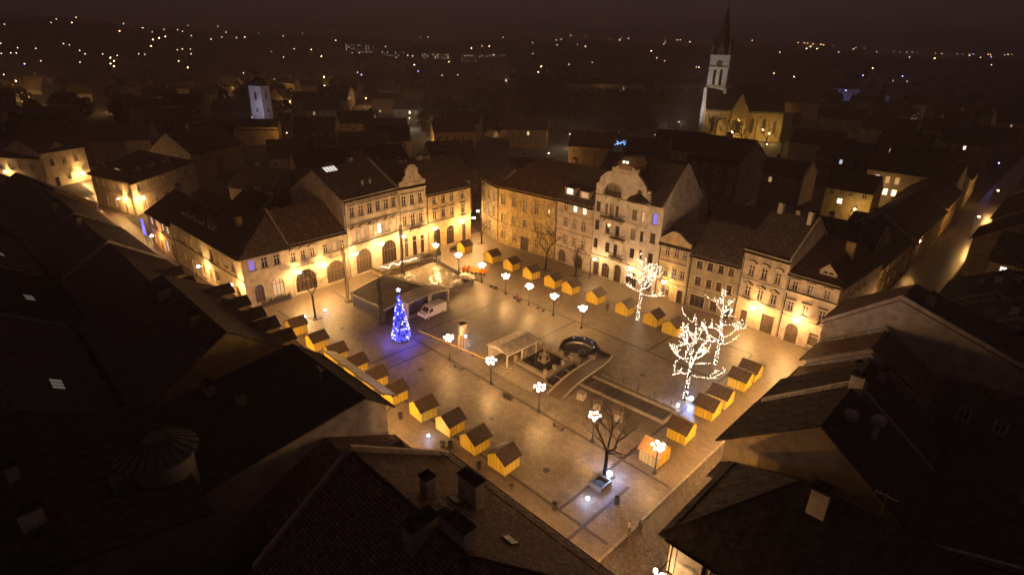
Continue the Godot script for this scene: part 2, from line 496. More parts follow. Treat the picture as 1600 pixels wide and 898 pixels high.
func window_meshes(o: Dictionary) -> Array:   # frame, pane, surround, shared by size
	var hh: float = snappedf(o.y1 - o.y0, 0.05)
	var key := "win %.2f %.2f %s %s" % [o.w, hh, o.k, o.hood]
	if cache.has(key): return cache[key]
	var f := Shape.new()
	var p := Shape.new()
	var s := Shape.new()
	var k := Shape.new()   # dark flashing on ledges
	var wd: float = o.w
	var b := 0.09
	if is_arch(o):
		var rise := rise_of({"w": wd, "y0": 0.0, "y1": hh})
		var pts := arch_line(wd, hh, rise)
		var pl := [Vector3(-wd / 2, 0, -0.05), Vector3(wd / 2, 0, -0.05)]
		for i in pts.size(): pl.append(Vector3(pts[pts.size() - 1 - i].x, pts[pts.size() - 1 - i].y, -0.05))
		p.poly(pl)
		for i in pts.size() - 1: f.bar(Vector3(pts[i].x * 0.95, pts[i].y - 0.03, 0), Vector3(pts[i + 1].x * 0.95, pts[i + 1].y - 0.03, 0), 0.09, 0.08)
		f.box(Vector3(-wd / 2, 0, -0.04), Vector3(-wd / 2 + b, hh - rise, 0.04)); f.box(Vector3(wd / 2 - b, 0, -0.04), Vector3(wd / 2, hh - rise, 0.04))
		f.box(Vector3(-wd / 2 + b, hh - rise - 0.05, -0.03), Vector3(wd / 2 - b, hh - rise + 0.05, 0.03))
		var bars := int(maxf(1, roundf(wd / 1.0)))
		for i in range(1, bars + 1):
			var x := -wd / 2 + wd * i / (bars + 1)
			f.box(Vector3(x - 0.04, 0, -0.035), Vector3(x + 0.04, hh - 0.2 - rise * 0.25 * absf(x) / wd, 0.035))
		# a raised band of stone around the arch
		for i in pts.size() - 1: s.bar(Vector3(pts[i].x * 1.08, pts[i].y + 0.1, 0.02), Vector3(pts[i + 1].x * 1.08, pts[i + 1].y + 0.1, 0.02), 0.1, 0.24)
	else:
		p.quad(Vector3(-wd / 2, 0, -0.05), Vector3(wd / 2, 0, -0.05), Vector3(wd / 2, hh, -0.05), Vector3(-wd / 2, hh, -0.05))
		f.box(Vector3(-wd / 2, 0, -0.04), Vector3(-wd / 2 + b, hh, 0.04)); f.box(Vector3(wd / 2 - b, 0, -0.04), Vector3(wd / 2, hh, 0.04))
		f.box(Vector3(-wd / 2 + b, 0, -0.04), Vector3(wd / 2 - b, b, 0.04)); f.box(Vector3(-wd / 2 + b, hh - b, -0.04), Vector3(wd / 2 - b, hh, 0.04))
		if o.k == "w":
			f.box(Vector3(-0.05, b, -0.035), Vector3(0.05, hh - b, 0.035))
			if hh > 1.4: f.box(Vector3(-wd / 2 + b, hh * 0.66 - 0.045, -0.03), Vector3(wd / 2 - b, hh * 0.66 + 0.045, 0.03))
		elif o.k == "s":
			var bars := int(maxf(1, roundf(wd / 1.1)))
			for i in range(1, bars): f.box(Vector3(-wd / 2 + wd * i / bars - 0.04, b, -0.035), Vector3(-wd / 2 + wd * i / bars + 0.04, hh - b, 0.035))
			f.box(Vector3(-wd / 2 + b, hh * 0.75 - 0.04, -0.03), Vector3(wd / 2 - b, hh * 0.75 + 0.04, 0.03))
		if o.k == "w" or o.k == "s":
			var e := 0.13
			s.box(Vector3(-wd / 2 - e, 0, 0.003), Vector3(-wd / 2, hh, 0.06)); s.box(Vector3(wd / 2, 0, 0.003), Vector3(wd / 2 + e, hh, 0.06))
			s.box(Vector3(-wd / 2 - e, hh, 0.003), Vector3(wd / 2 + e, hh + e, 0.06))
			s.box(Vector3(-wd / 2 - e - 0.05, -0.13, 0.003), Vector3(wd / 2 + e + 0.05, -0.02, 0.16))
			k.box(Vector3(-wd / 2 - e - 0.07, -0.018, 0.07), Vector3(wd / 2 + e + 0.07, 0.012, 0.2))
		if o.hood == "flat":
			s.box(Vector3(-wd / 2 - 0.28, hh + 0.3, 0.003), Vector3(wd / 2 + 0.28, hh + 0.46, 0.26))
			k.box(Vector3(-wd / 2 - 0.31, hh + 0.463, 0.003), Vector3(wd / 2 + 0.31, hh + 0.52, 0.32))
		elif o.hood == "gable":
			var q := wd / 2 + 0.32
			s.box(Vector3(-q, hh + 0.3, 0.003), Vector3(q, hh + 0.38, 0.24))
			s.bar(Vector3(-q, hh + 0.42, 0.13), Vector3(0, hh + 0.82, 0.13), 0.26, 0.12); s.bar(Vector3(0, hh + 0.82, 0.13), Vector3(q, hh + 0.42, 0.13), 0.26, 0.12)
			k.bar(Vector3(-q - 0.05, hh + 0.5, 0.16), Vector3(0, hh + 0.92, 0.16), 0.34, 0.06); k.bar(Vector3(0, hh + 0.92, 0.16), Vector3(q + 0.05, hh + 0.5, 0.16), 0.34, 0.06)
		elif o.hood == "arc":
			var q := wd + 0.6
			var pts := arch_line(q, hh + 0.8, 0.45, 8)
			for i in pts.size() - 1: 
				s.bar(Vector3(pts[i].x, pts[i].y, 0.12), Vector3(pts[i + 1].x, pts[i + 1].y, 0.12), 0.24, 0.12)
				k.bar(Vector3(pts[i].x * 1.02, pts[i].y + 0.1, 0.15), Vector3(pts[i + 1].x * 1.02, pts[i + 1].y + 0.1, 0.15), 0.32, 0.06)
	var out := [f.mesh(), p.mesh(), s.mesh(), k.mesh()]
	cache[key] = out
	return out


func door_meshes(o: Dictionary) -> Array:   # leaf, surround
	var hh: float = snappedf(o.y1 - o.y0, 0.05)
	var key := "door %.2f %.2f %s" % [o.w, hh, o.k]
	if cache.has(key): return cache[key]
	var f := Shape.new()
	var s := Shape.new()
	var wd: float = o.w
	if is_arch(o):
		var rise := rise_of({"w": wd, "y0": 0.0, "y1": hh})
		var pts := arch_line(wd, hh, rise)
		var pl := [Vector3(-wd / 2, 0, 0), Vector3(wd / 2, 0, 0)]
		for i in pts.size(): pl.append(Vector3(pts[pts.size() - 1 - i].x, pts[pts.size() - 1 - i].y, 0))
		f.poly(pl)
		for i in pts.size() - 1: s.bar(Vector3(pts[i].x * 1.1, pts[i].y + 0.1, 0.27), Vector3(pts[i + 1].x * 1.1, pts[i + 1].y + 0.1, 0.27), 0.14, 0.26)
		s.box(Vector3(-wd / 2 - 0.3, 0, 0.225), Vector3(-wd / 2 - 0.02, hh - rise, 0.34)); s.box(Vector3(wd / 2 + 0.02, 0, 0.225), Vector3(wd / 2 + 0.3, hh - rise, 0.34))
	else:
		f.quad(Vector3(-wd / 2, 0, 0), Vector3(wd / 2, 0, 0), Vector3(wd / 2, hh, 0), Vector3(-wd / 2, hh, 0))
		s.box(Vector3(-wd / 2 - 0.16, 0, 0.225), Vector3(-wd / 2, hh, 0.29)); s.box(Vector3(wd / 2, 0, 0.225), Vector3(wd / 2 + 0.16, hh, 0.29)); s.box(Vector3(-wd / 2 - 0.16, hh, 0.225), Vector3(wd / 2 + 0.16, hh + 0.18, 0.3))
	f.box(Vector3(-0.03, 0, 0.003), Vector3(0.03, hh * 0.7, 0.05))
	for x in [-0.25, 0.25]: f.box(Vector3(x * wd - wd * 0.16, hh * 0.1, 0.003), Vector3(x * wd + wd * 0.16, hh * 0.3, 0.03)); f.box(Vector3(x * wd - wd * 0.16, hh * 0.36, 0.003), Vector3(x * wd + wd * 0.16, hh * 0.62, 0.03))
	var out := [f.mesh(), s.mesh()]
	cache[key] = out
	return out


func fit_openings(house: Node3D, frame: Transform3D, ops: Array, o: Dictionary) -> void:
	var fm: Material = M[o.get("frame", "frame")]
	var tm: Material = M[o.get("trim", "trim")]
	for q in ops:
		if q.k == "n": continue
		fm = M[o.get("frame", "frame")] if not is_arch(q) else M["frame_dark"]
		var at := frame.translated_local(Vector3(q.x, q.y0, -0.2))
		if q.k == "d" or q.k == "p":
			var dm := door_meshes(q)
			var d := part("door" if q.w < 2.2 else "gate", dm[0], M[q.lit] if q.lit else M["door"], house)
			d.transform = at
			if dm[1].get_surface_count(): part("surround", dm[1], tm, d)
			continue
		var wm := window_meshes(q)
		var n := part("window" if q.k != "s" else "shop_window", wm[0], fm, house)
		n.transform = at.translated_local(Vector3(0, 0, 0.06))
		part("pane", wm[1], M[q.lit] if q.lit else M[["pane", "pane", "pane_curtain", "pane", "pane"][int(absf(sin(q.x * 12.7 + q.y0 * 5.1 + house.position.x) * 4373.7)) % 5]], n)
		if wm[2].get_surface_count(): part("surround", wm[2], tm, n, Vector3(0, 0, 0.14))
		if wm[3].get_surface_count(): part("ledge_flashing", wm[3], M["metal"], n, Vector3(0, 0, 0.14))


func roof_shape(l: float, d: float, h: float, r: float, o: Dictionary) -> Array:   # [shape, ridge z]
	var s := Shape.new()
	var rf: float = o.get("rf", 0.5)
	var fo: float = o.get("fo", 0.5)
	var so: float = o.get("so", 0.12)
	var hl: float = o.get("hl", 0.0)
	var hr: float = o.get("hr", 0.0)
	var t := 0.2
	var zr := -d * rf
	var sf := (r - h) / (d * rf)
	var sb := (r - h) / (d * (1 - rf))
	var hf := h - sf * fo
	var hb := hf
	var fb := fo * sf / sb
	var sol := fo if hl > 0 else so
	var sor := fo if hr > 0 else so
	var a := Vector3(-sol, hf, fo)
	var b := Vector3(l + sor, hf, fo)
	var c := Vector3(l + sor, hb, -d - fb)
	var e := Vector3(-sol, hb, -d - fb)
	var rl := Vector3(hl if hl > 0 else -so, r, zr)
	var rr := Vector3(l - hr if hr > 0 else l + so, r, zr)
	var faces := [[a, b, rr, rl], [c, e, rl, rr]]
	if hl > 0: faces.append([e, a, rl])
	if hr > 0: faces.append([b, c, rr])
	var dn := Vector3(0, -t, 0)
	for f in faces:
		s.poly(f)
		var g := []
		for p in f: g.append(p + dn)
		g.reverse()
		s.poly(g)
	for q in [[a, b], [c, e]]: s.quad(q[0] + dn, q[1] + dn, q[1], q[0])
	if hl > 0: s.quad(e + dn, a + dn, a, e)
	else:
		s.quad(e + dn, rl + dn, rl, e); s.quad(rl + dn, a + dn, a, rl)
	if hr > 0: s.quad(b + dn, c + dn, c, b)
	else:
		s.quad(b + dn, rr + dn, rr, b); s.quad(rr + dn, c + dn, c, rr)
	return [s, zr]


func chimney(parent: Node3D, at: Vector3, sx: float, sz: float, h: float, m := "render", cap := "metal") -> void:
	var c := Shape.new()
	c.box(at + Vector3(-sx / 2, -1.6, -sz / 2), at + Vector3(sx / 2, h, sz / 2))
	var n := part("chimney", c, M[m], parent)
	var k := Shape.new()
	k.box(at + Vector3(-sx / 2 - 0.08, h, -sz / 2 - 0.08), at + Vector3(sx / 2 + 0.08, h + 0.14, sz / 2 + 0.08))
	for i in int(maxf(1, maxf(sx, sz) / 0.6)):
		var f := (i + 0.5) / maxf(1, int(maxf(sx, sz) / 0.6)) - 0.5
		var p := at + Vector3(f * sx if sx >= sz else 0.0, h + 0.14, f * sz if sz > sx else 0.0)
		k.tube([p, p + Vector3(0, 0.35, 0)], [0.14, 0.11], 8)
	if parent.get_parent() != self: n.set_meta("kind", "thing")
	var kk := part("chimney_cap", k, M[cap], parent)


# a house whose front runs from P to Q (left to right seen from the street); d deep, h to the eaves, r to the ridge
func house(called: String, label: String, P: Vector2, Q: Vector2, o: Dictionary, cat := "house", group := "") -> Node3D:
	var root := thing(called, label, cat, Vector3(P.x, 0, P.y), 0, group)
	var u := (Q - P).normalized()
	root.basis = Basis(Vector3(u.x, 0, u.y), UP, Vector3(-u.y, 0, u.x))
	var l := P.distance_to(Q)
	var d: float = o.d
	var h: float = o.h
	var r: float = o.get("r", h + d * 0.4)
	var wm: Material = M[o.get("wall", "cream")]
	var frames := [
		Transform3D(Basis.IDENTITY, Vector3.ZERO), Transform3D(Basis(Vector3(0, 0, 1), UP, Vector3(-1, 0, 0)), Vector3(0, 0, -d)),
		Transform3D(Basis(Vector3(0, 0, -1), UP, Vector3(1, 0, 0)), Vector3(l, 0, 0)), Transform3D(Basis(Vector3(-1, 0, 0), UP, Vector3(0, 0, -1)), Vector3(l, 0, -d))]
	var lens := [l, d, d, l]
	var names := ["front", "left", "right", "back"]
	var front := Shape.new()
	var rest := Shape.new()
	var split: bool = o.has("side_wall")
	for i in 4:
		var m := front if i == 0 or not split else rest
		m.t = frames[i]
		wall_sheet(m, lens[i], h, o.get(names[i], []))
	var flat: bool = o.get("flat", false)
	var rf: float = o.get("rf", 0.5)
	var side := rest if split else front
	side.t = Transform3D.IDENTITY
	if not flat:
		var dn := 0.21
		if o.get("hl", 0.0) == 0.0: side.tri(Vector3(0, h, -d), Vector3(0, h, 0), Vector3(0, r - dn, -d * rf))
		if o.get("hr", 0.0) == 0.0: side.tri(Vector3(l, h, 0), Vector3(l, h, -d), Vector3(l, r - dn, -d * rf))
	else:
		side.quad(Vector3(0, h - 0.5, 0), Vector3(l, h - 0.5, 0), Vector3(l, h - 0.5, -d), Vector3(0, h - 0.5, -d))
	part("wall", front, wm, root)
	if split: part("side_wall", rest, M[o.side_wall], root)
	for i in 4: fit_openings(root, frames[i], o.get(names[i], []), o)
	if not flat:
		var rs := roof_shape(l, d, h, r, o)
		var roof := part("roof", rs[0], M[o.get("roof", "tiles")], root)
		for c in o.get("chimneys", []):   # x, z (0 front .. 1 back), size x, size z, height above the slope
			var z: float = -d * c[1]
			var y: float = h + (r - h) * (c[1] / rf if c[1] < rf else (1 - c[1]) / (1 - rf))
			chimney(roof, Vector3(c[0], y, z), c[2], c[3], c[4], c[5] if c.size() > 5 else "render")
		for f in o.get("firewalls", []):   # "l" or "r": a party wall that stands above the roof
			var x: float = -0.1 if f == "l" else l - 0.25
			var s := Shape.new()
			var up := 0.55
			var pf := [Vector2(0.3, h - 0.4), Vector2(0.3, h + up * 0.4), Vector2(-d * rf, r + up), Vector2(-d - 0.3, h + up * 0.4), Vector2(-d - 0.3, h - 0.4)]
			var lo := []
			var hi := []
			for p in pf:
				lo.append(Vector3(x, p.y, p.x)); hi.append(Vector3(x + 0.35, p.y, p.x))
			for i in 5:
				var j := (i + 1) % 5
				s.quad(lo[i], lo[j], hi[j], hi[i])
			s.poly(hi)
			lo.reverse()
			s.poly(lo)
			part("firewall", s, M[o.get("fire", "flashing")], root)
		for g in o.get("gutters", ["f"]):
			var s := Shape.new()
			var sf := (r - h) / (d * rf)
			var y: float = h - sf * o.get("fo", 0.5) - 0.14
			var z: float = o.get("fo", 0.5) + 0.08
			s.tube([Vector3(-0.1, y, z), Vector3(l + 0.1, y, z)], [0.09, 0.09], 6)
			s.tube([Vector3(0.25, y, z), Vector3(0.25, y - 0.5, 0.12), Vector3(0.25, 0.2, 0.12)], [0.06, 0.06, 0.06], 5)
			part("gutter", s, M["metal"], root)
		for q in o.get("dormers", []): dormer(root, q, h, r, d * rf, o)
		for q in o.get("skylights", []): skylight(root, q, h, r, d * rf)
	for b in o.get("bands", []):   # y, height, how far it stands out
		var s := Shape.new()
		s.box(Vector3(0.003, b[0], 0.002), Vector3(l - 0.003, b[0] + b[1], b[2]))
		if b[1] > 0.3: s.box(Vector3(0.003, b[0] + b[1], 0.002), Vector3(l - 0.003, b[0] + b[1] + 0.1, b[2] + 0.12))
		var cn := part("cornice", s, M[o.get("trim", "trim")], root)
		var k := Shape.new()
		var top: float = b[0] + b[1] + (0.1 if b[1] > 0.3 else 0.0)
		var out: float = b[2] + (0.12 if b[1] > 0.3 else 0.0)
		k.box(Vector3(0.005, top + 0.002, 0.003), Vector3(l - 0.005, top + 0.045, out + 0.05))
		part("ledge_flashing", k, M["metal"], cn)
	for b in o.get("pilasters", []):   # x, width, y0, y1
		var s := Shape.new()
		s.box(Vector3(b[0] - b[1] / 2, b[2], 0.002), Vector3(b[0] + b[1] / 2, b[3], 0.11))
		s.box(Vector3(b[0] - b[1] / 2 - 0.06, b[3] - 0.3, 0.11), Vector3(b[0] + b[1] / 2 + 0.06, b[3] - 0.1, 0.17))
		part("pilaster", s, M[o.get("trim", "trim")], root)
	return root


# a small gabled window house on the front slope: x, y of its sill, width, wall height, how it is roofed
func dormer(root: Node3D, q: Dictionary, h: float, r: float, run: float, o: Dictionary) -> void:
	var slope := (r - h) / run
	var z0: float = -(q.y - h) / slope
	var wd: float = q.w
	var top: float = q.y + q.h
	var peak: float = top + q.get("rise", wd * 0.35)
	var zb := maxf(-(peak - h) / slope, -run)
	var zw := maxf(-(top - h) / slope, -run)
	var n := Shape.new()
	n.t = Transform3D(Basis.IDENTITY, Vector3(q.x - wd / 2, q.y, z0))
	var op := [w(wd / 2, wd * 0.66, 0.12, q.h - 0.08, "w", q.get("lit", ""))]
	wall_sheet(n, wd, q.h, op, 0.15)
	n.t = Transform3D(Basis.IDENTITY, Vector3(q.x, 0, 0))
	for s in [-1, 1]:
		var a := Vector3(s * wd / 2, q.y, z0)
		var b := Vector3(s * wd / 2, top, z0)
		var c := Vector3(s * wd / 2, top, zw)
		if s < 0: n.tri(c, a, b)
		else: n.tri(a, c, b)
	if q.get("flat", false) == false: n.tri(Vector3(-wd / 2, top, z0), Vector3(wd / 2, top, z0), Vector3(0, peak - 0.05, z0))
	var nd := part("dormer", n, M[q.get("wall", o.get("wall", "cream"))], root)
	var wmz := window_meshes({"w": wd * 0.66, "y0": 0.0, "y1": q.h - 0.2, "k": "w", "hood": ""})
	var f := part("window", wmz[0], M[o.get("frame", "frame")], nd)
	f.position = Vector3(q.x, q.y + 0.12, z0 - 0.1)
	part("dormer_pane", wmz[1], M[q.lit] if q.get("lit", "") else M["pane"], nd, Vector3(q.x, q.y + 0.12, z0 - 0.1))
	var rs := Shape.new()
	rs.t = Transform3D(Basis.IDENTITY, Vector3(q.x, 0, 0))
	var e := wd / 2 + 0.22
	var k := (peak - top) / (wd / 2)
	var ye: float = top - 0.22 * k
	var zf := z0 + 0.3
	var ze := maxf(-(ye - h) / slope, -run)
	if q.get("flat", false):
		ye = top + 0.02
		var yb: float = top + 0.45
		var zz := maxf(-(yb - h) / slope, -run)
		rs.quad(Vector3(-e, ye, zf), Vector3(e, ye, zf), Vector3(e, yb, zz), Vector3(-e, yb, zz)); rs.quad(Vector3(-e, ye - 0.15, zf), Vector3(e, ye - 0.15, zf), Vector3(e, ye, zf), Vector3(-e, ye, zf))
		rs.quad(Vector3(-e, yb - 0.15, zz), Vector3(-e, ye - 0.15, zf), Vector3(-e, ye, zf), Vector3(-e, yb, zz)); rs.quad(Vector3(e, ye - 0.15, zf), Vector3(e, yb - 0.15, zz), Vector3(e, yb, zz), Vector3(e, ye, zf))
	else:
		for s in [-1, 1]:
			var a := Vector3(s * e, ye, zf)
			var b := Vector3(0, peak, zf)
			var c := Vector3(0, peak, zb)
			var d := Vector3(s * e, ye, ze)
			var dn := Vector3(0, -0.12, 0)
			if s < 0:
				rs.quad(d, a, b, c); rs.quad(a + dn, b + dn, b, a); rs.quad(d + dn, a + dn, a, d)
			else:
				rs.quad(a, d, c, b); rs.quad(b + dn, a + dn, a, b); rs.quad(a + dn, d + dn, d, a)
	part("dormer_roof", rs, M[q.get("roof", o.get("roof", "tiles"))], nd)


func skylight(root: Node3D, q: Dictionary, h: float, r: float, run: float) -> void:   # x, t (0 eaves .. 1 ridge), w, l
	var slope := (r - h) / run
	var dir := Vector3(0, slope, -1).normalized()
	var nor := Vector3(0, 1, slope).normalized()
	var c := Vector3(q.x, h + (r - h) * q.t, -run * q.t) + nor * 0.03
	var f := Shape.new()
	var p := Shape.new()
	var k: int = q.get("n", 1)
	for i in k:
		var x0: float = -q.w / 2 + q.w * i / k + 0.04
		var x1: float = -q.w / 2 + q.w * (i + 1) / k - 0.04
		var a: Vector3 = c + Vector3(x0, 0, 0) - dir * q.l / 2 + nor * 0.06
		var b: Vector3 = c + Vector3(x1, 0, 0) - dir * q.l / 2 + nor * 0.06
		p.quad(a, b, b + dir * q.l, a + dir * q.l)
	for i in k + 1:
		var x: float = -q.w / 2 + q.w * i / k
		f.bar(c + Vector3(x, 0, 0) - dir * q.l / 2 + nor * 0.05, c + Vector3(x, 0, 0) + dir * q.l / 2 + nor * 0.05, 0.08, 0.1)
	for e in [-0.5, 0.5]: f.bar(c + Vector3(-q.w / 2, 0, 0) + dir * q.l * e + nor * 0.05, c + Vector3(q.w / 2, 0, 0) + dir * q.l * e + nor * 0.05, 0.08, 0.1)
	var n := part("skylight_window", f, M["metal_light"], root)
	part("pane", p, M[q.get("lit", "glass_roof")], n)


# a flood lamp on a wall arm at height y of a facade: x along the front
func wall_lamp(front: Node3D, x: float, y: float, energy: float, label: String, reach := 2.0, group := "") -> Node3D:
	var at := front.transform * Vector3(x, y, 0)
	var t := thing("wall_lamp", label, "wall lamp", at, 0, group)
	t.basis = front.basis
	var a := Shape.new()
	a.tube([Vector3(0, 0.25, 0.05), Vector3(0, 0.3, reach * 0.6), Vector3(0, 0.22, reach)], [0.035, 0.03, 0.03], 6)
	a.box(Vector3(-0.08, 0.1, 0.02), Vector3(0.08, 0.4, 0.06))
	part("arm", a, M["iron"], t)
	var hd := Shape.new()
	hd.lathe(Vector3(0, 0.12, reach), [Vector2(0.09, 0.0), Vector2(0.08, 0.08), Vector2(0.0, 0.1)], 10)
	part("lamp_shade", hd, M["iron"], t)
	var b := Shape.new()
	b.ball(Vector3(0, 0, reach), 0.17, 10, 6)
	part("bulb", b, M["light_wall"], t)
	var ln := Shape.new()
	for e in [-0.3, 0.3]: ln.lathe(Vector3(e, 0.05, reach - 0.25), [Vector2(0.0, -0.1), Vector2(0.16, -0.06), Vector2(0.17, 0.14), Vector2(0.0, 0.2)], 10)
	part("lamp_lens", ln, M["light_wall"], t)
	lamp(t, Vector3(0, -0.05, reach), Color(1.0, 0.51, 0.15), energy * 0.72, 0.15)
	var l := SpotLight3D.new()   # the flood throws most of its light out and down over the paving
	l.name = "flood_beam"
	l.light_color = Color(1.0, 0.52, 0.165).linear_to_srgb()
	l.light_energy = energy * 1.0
	l.light_size = 0.2
	l.spot_range = 150.0
	l.spot_attenuation = 2.0
	l.spot_angle = 66.0
	l.spot_angle_attenuation = 0.9
	l.shadow_enabled = true
	t.add_child(l)
	l.position = Vector3(0, -0.05, reach + 0.02)
	l.rotation = Vector3(deg_to_rad(-24), PI, 0)
	return t


# a run of ridge tiles from a to b in a house's own axes
func ridge_tiles(root: Node3D, a: Vector3, b: Vector3, m := "tiles_red", step := 0.42) -> void:
	var n := int(a.distance_to(b) / step)
	var key := "ridge %.2f" % step
	if not cache.has(key):
		var s := Shape.new()
		for i in 5:
			var p := PI * i / 5
			var q := PI * (i + 1) / 5
			s.quad(Vector3(cos(p) * 0.17, sin(p) * 0.15, step * 0.5), Vector3(cos(p) * 0.14, sin(p) * 0.12, -step * 0.56), Vector3(cos(q) * 0.14, sin(q) * 0.12, -step * 0.56), Vector3(cos(q) * 0.17, sin(q) * 0.15, step * 0.5))
			s.tri(Vector3(cos(q) * 0.17, sin(q) * 0.15, step * 0.5), Vector3(0, 0, step * 0.5), Vector3(cos(p) * 0.17, sin(p) * 0.15, step * 0.5))
		cache[key] = s.mesh()
	var d := (b - a).normalized()
	for i in n:
		var o := part("ridge_tile", cache[key], M[m], root)
		o.transform = Transform3D(Basis.looking_at(d, UP), a.lerp(b, (i + 0.5) / n))


func aerial(root: Node3D, at: Vector3, h: float) -> void:
	var s := Shape.new()
	s.tube([at, at + Vector3(0, h, 0)], [0.035, 0.025], 5)
	s.bar(at + Vector3(-0.7, h * 0.9, 0), at + Vector3(0.7, h * 0.9, 0), 0.03, 0.03)
	for i in 6: s.bar(at + Vector3(-0.6 + i * 0.24, h * 0.9, -0.3 + i * 0.03), at + Vector3(-0.6 + i * 0.24, h * 0.9, 0.3 - i * 0.03), 0.02, 0.02)
	part("aerial", s, M["steel"], root)


func _ready() -> void:
	# ------------------------------------------------------------ camera, sky, exposure
	var cam := Camera3D.new()
	cam.name = "camera"
	cam.fov = 53.59
	cam.near = 0.5
	cam.far = 9000.0
	add_child(cam)
	cam.position = Vector3(103.66, 45.0, 93.63)
	cam.rotation = Vector3(deg_to_rad(-22.976), deg_to_rad(44.43), 0)
	cam.rotate_object_local(Vector3(0, 0, 1), deg_to_rad(1.2))
	cam.current = true
	var sky_look := ProceduralSkyMaterial.new()
	sky_look.sky_top_color = Color(0.152, 0.122, 0.142)
	sky_look.sky_horizon_color = Color(0.195, 0.145, 0.155)
	sky_look.sky_curve = 0.2
	sky_look.ground_bottom_color = Color(0.08, 0.06, 0.055)
	sky_look.ground_horizon_color = Color(0.15, 0.11, 0.1)
	sky_look.sun_angle_max = 1.0
	var sky := Sky.new()
	sky.sky_material = sky_look
	var env := Environment.new()
	env.background_mode = Environment.BG_SKY
	env.sky = sky
	env.background_energy_multiplier = 1.15
	env.tonemap_mode = Environment.TONE_MAPPER_LINEAR
	env.tonemap_exposure = 1.0
	env.sdfgi_enabled = true
	env.ssao_enabled = true
	env.ssil_enabled = true
	env.fog_enabled = true
	env.fog_density = 0.00065
	env.fog_light_color = Color(0.84, 0.74, 0.74)
	var we := WorldEnvironment.new()
	we.name = "night_air"
	we.environment = env
	add_child(we)
	make_materials()
	rng.seed = 11
	# ------------------------------------------------------------ ground, square, streets
	ground_and_paving()
	north_row()
	east_row()
	south_west_row()
	south_east_row()
	town_behind()
	church_and_tower()
	far_town()
	# ------------------------------------------------------------ things on the square
	wall_lamps()
	street_lamps()
	stalls()
	fir_with_lights()
	trees_on_square()
	stage_and_rink()
	fountain_and_trench()
	small_things()
	drains()
	people()


func sheet(called: String, x0: float, z0: float, x1: float, z1: float, y: float, m: String) -> MeshInstance3D:
	var s := Shape.new()
	s.quad(Vector3(x0, y, z1), Vector3(x1, y, z1), Vector3(x1, y, z0), Vector3(x0, y, z0))
	return struct(called, s, M[m])


func rise_at(x: float, z: float) -> float:   # the land: level round the town, hills from 450 m on
	var dx := x - 103.7
	var dz := z - 93.6
	var d := sqrt(dx * dx + dz * dz)
	var a := atan2(dx * 0.714 - dz * 0.7, -dx * 0.7 - dz * 0.714)
	var t := clampf((d - 450) / 2000, 0, 1)
	return (62 - 28 * a + 10 * sin(a * 7) + 6 * sin(a * 17 + 1)) * t * t * (3 - 2 * t)


func ground_and_paving() -> void:
	var g := Shape.new()
	var ring := [0.0, 120.0, 260.0, 450.0, 650.0, 850.0, 1050.0, 1300.0, 1600.0, 2000.0, 2450.0, 3200.0, 5000.0]
	var k := 48
	for i in ring.size() - 1:
		for j in k:
			var p := []
			for q in [[i, j], [i, j + 1], [i + 1, j + 1], [i + 1, j]]:
				var a: float = TAU * q[1] / k
				var x: float = 103.7 + cos(a) * ring[q[0]]
				var z: float = 93.6 + sin(a) * ring[q[0]]
				p.append(Vector3(x, rise_at(x, z) - 0.02, z))
			g.quad(p[0], p[1], p[2], p[3])
	struct("ground", g, M["ground"])
	# the square: a slab-paved middle between two strips, a darker side pavement round it
	sheet("pavement", -3.0, -3.0, 82.0, 66.5, 0.0, "paving_side")
	sheet("paving", 8.0, 20.6, 75.0, 45.1, 0.004, "paving")
	sheet("paving", 8.0, 45.5, 81.5, 56.6, 0.004, "paving")
	sheet("paving", 8.0, 9.0, 75.0, 20.2, 0.004, "paving")
	for q in [[8.0, 20.2, 75.0, 20.6], [8.0, 45.1, 81.5, 45.5], [75.0, 9.0, 75.4, 45.1], [35.5, 45.5, 35.9, 56.6], [47.8, 20.6, 48.2, 35.6], [32.4, 20.6, 32.7, 45.1], [8.0, 56.6, 81.5, 57.0], [38.6, 45.5, 38.9, 56.6], [8.0, 8.6, 75.0, 9.0], [75.0, 45.5, 75.4, 56.6], [62.6, 9.0, 63.0, 20.2], [78.2, 48.6, 78.6, 66.4]]: sheet("dark_stone_strip", q[0], q[1], q[2], q[3], 0.008, "strip")
	sheet("cobbled_road", 82.3, -3.0, 88.0, 66.6, 0.0, "cobble")
	sheet("cobbled_road", 75.0, 66.6, 110.0, 72.0, -0.004, "cobble")
	var k1 := Shape.new()
	k1.box(Vector3(82.0, -0.1, -2.0), Vector3(82.3, 0.1, 64.0))
	struct("kerb", k1, M["kerb"])
	# streets
	sheet("street", -110.0, 61.0, -3.0, 67.5, 0.0, "cobble")
	sheet("street", -160.0, 50.0, -77.0, 61.0, 0.004, "road")
	sheet("street", 83.2, -330.0, 91.0, -3.0, 0.0, "road")
	sheet("street", -3.0, -40.0, 1.5, -3.0, 0.0, "cobble")
	sheet("square_ground", -140.0, -176.0, 40.0, -120.0, 0.0, "road")


# ---------------------------------------------------------------- rows of houses round the square
var front := {}


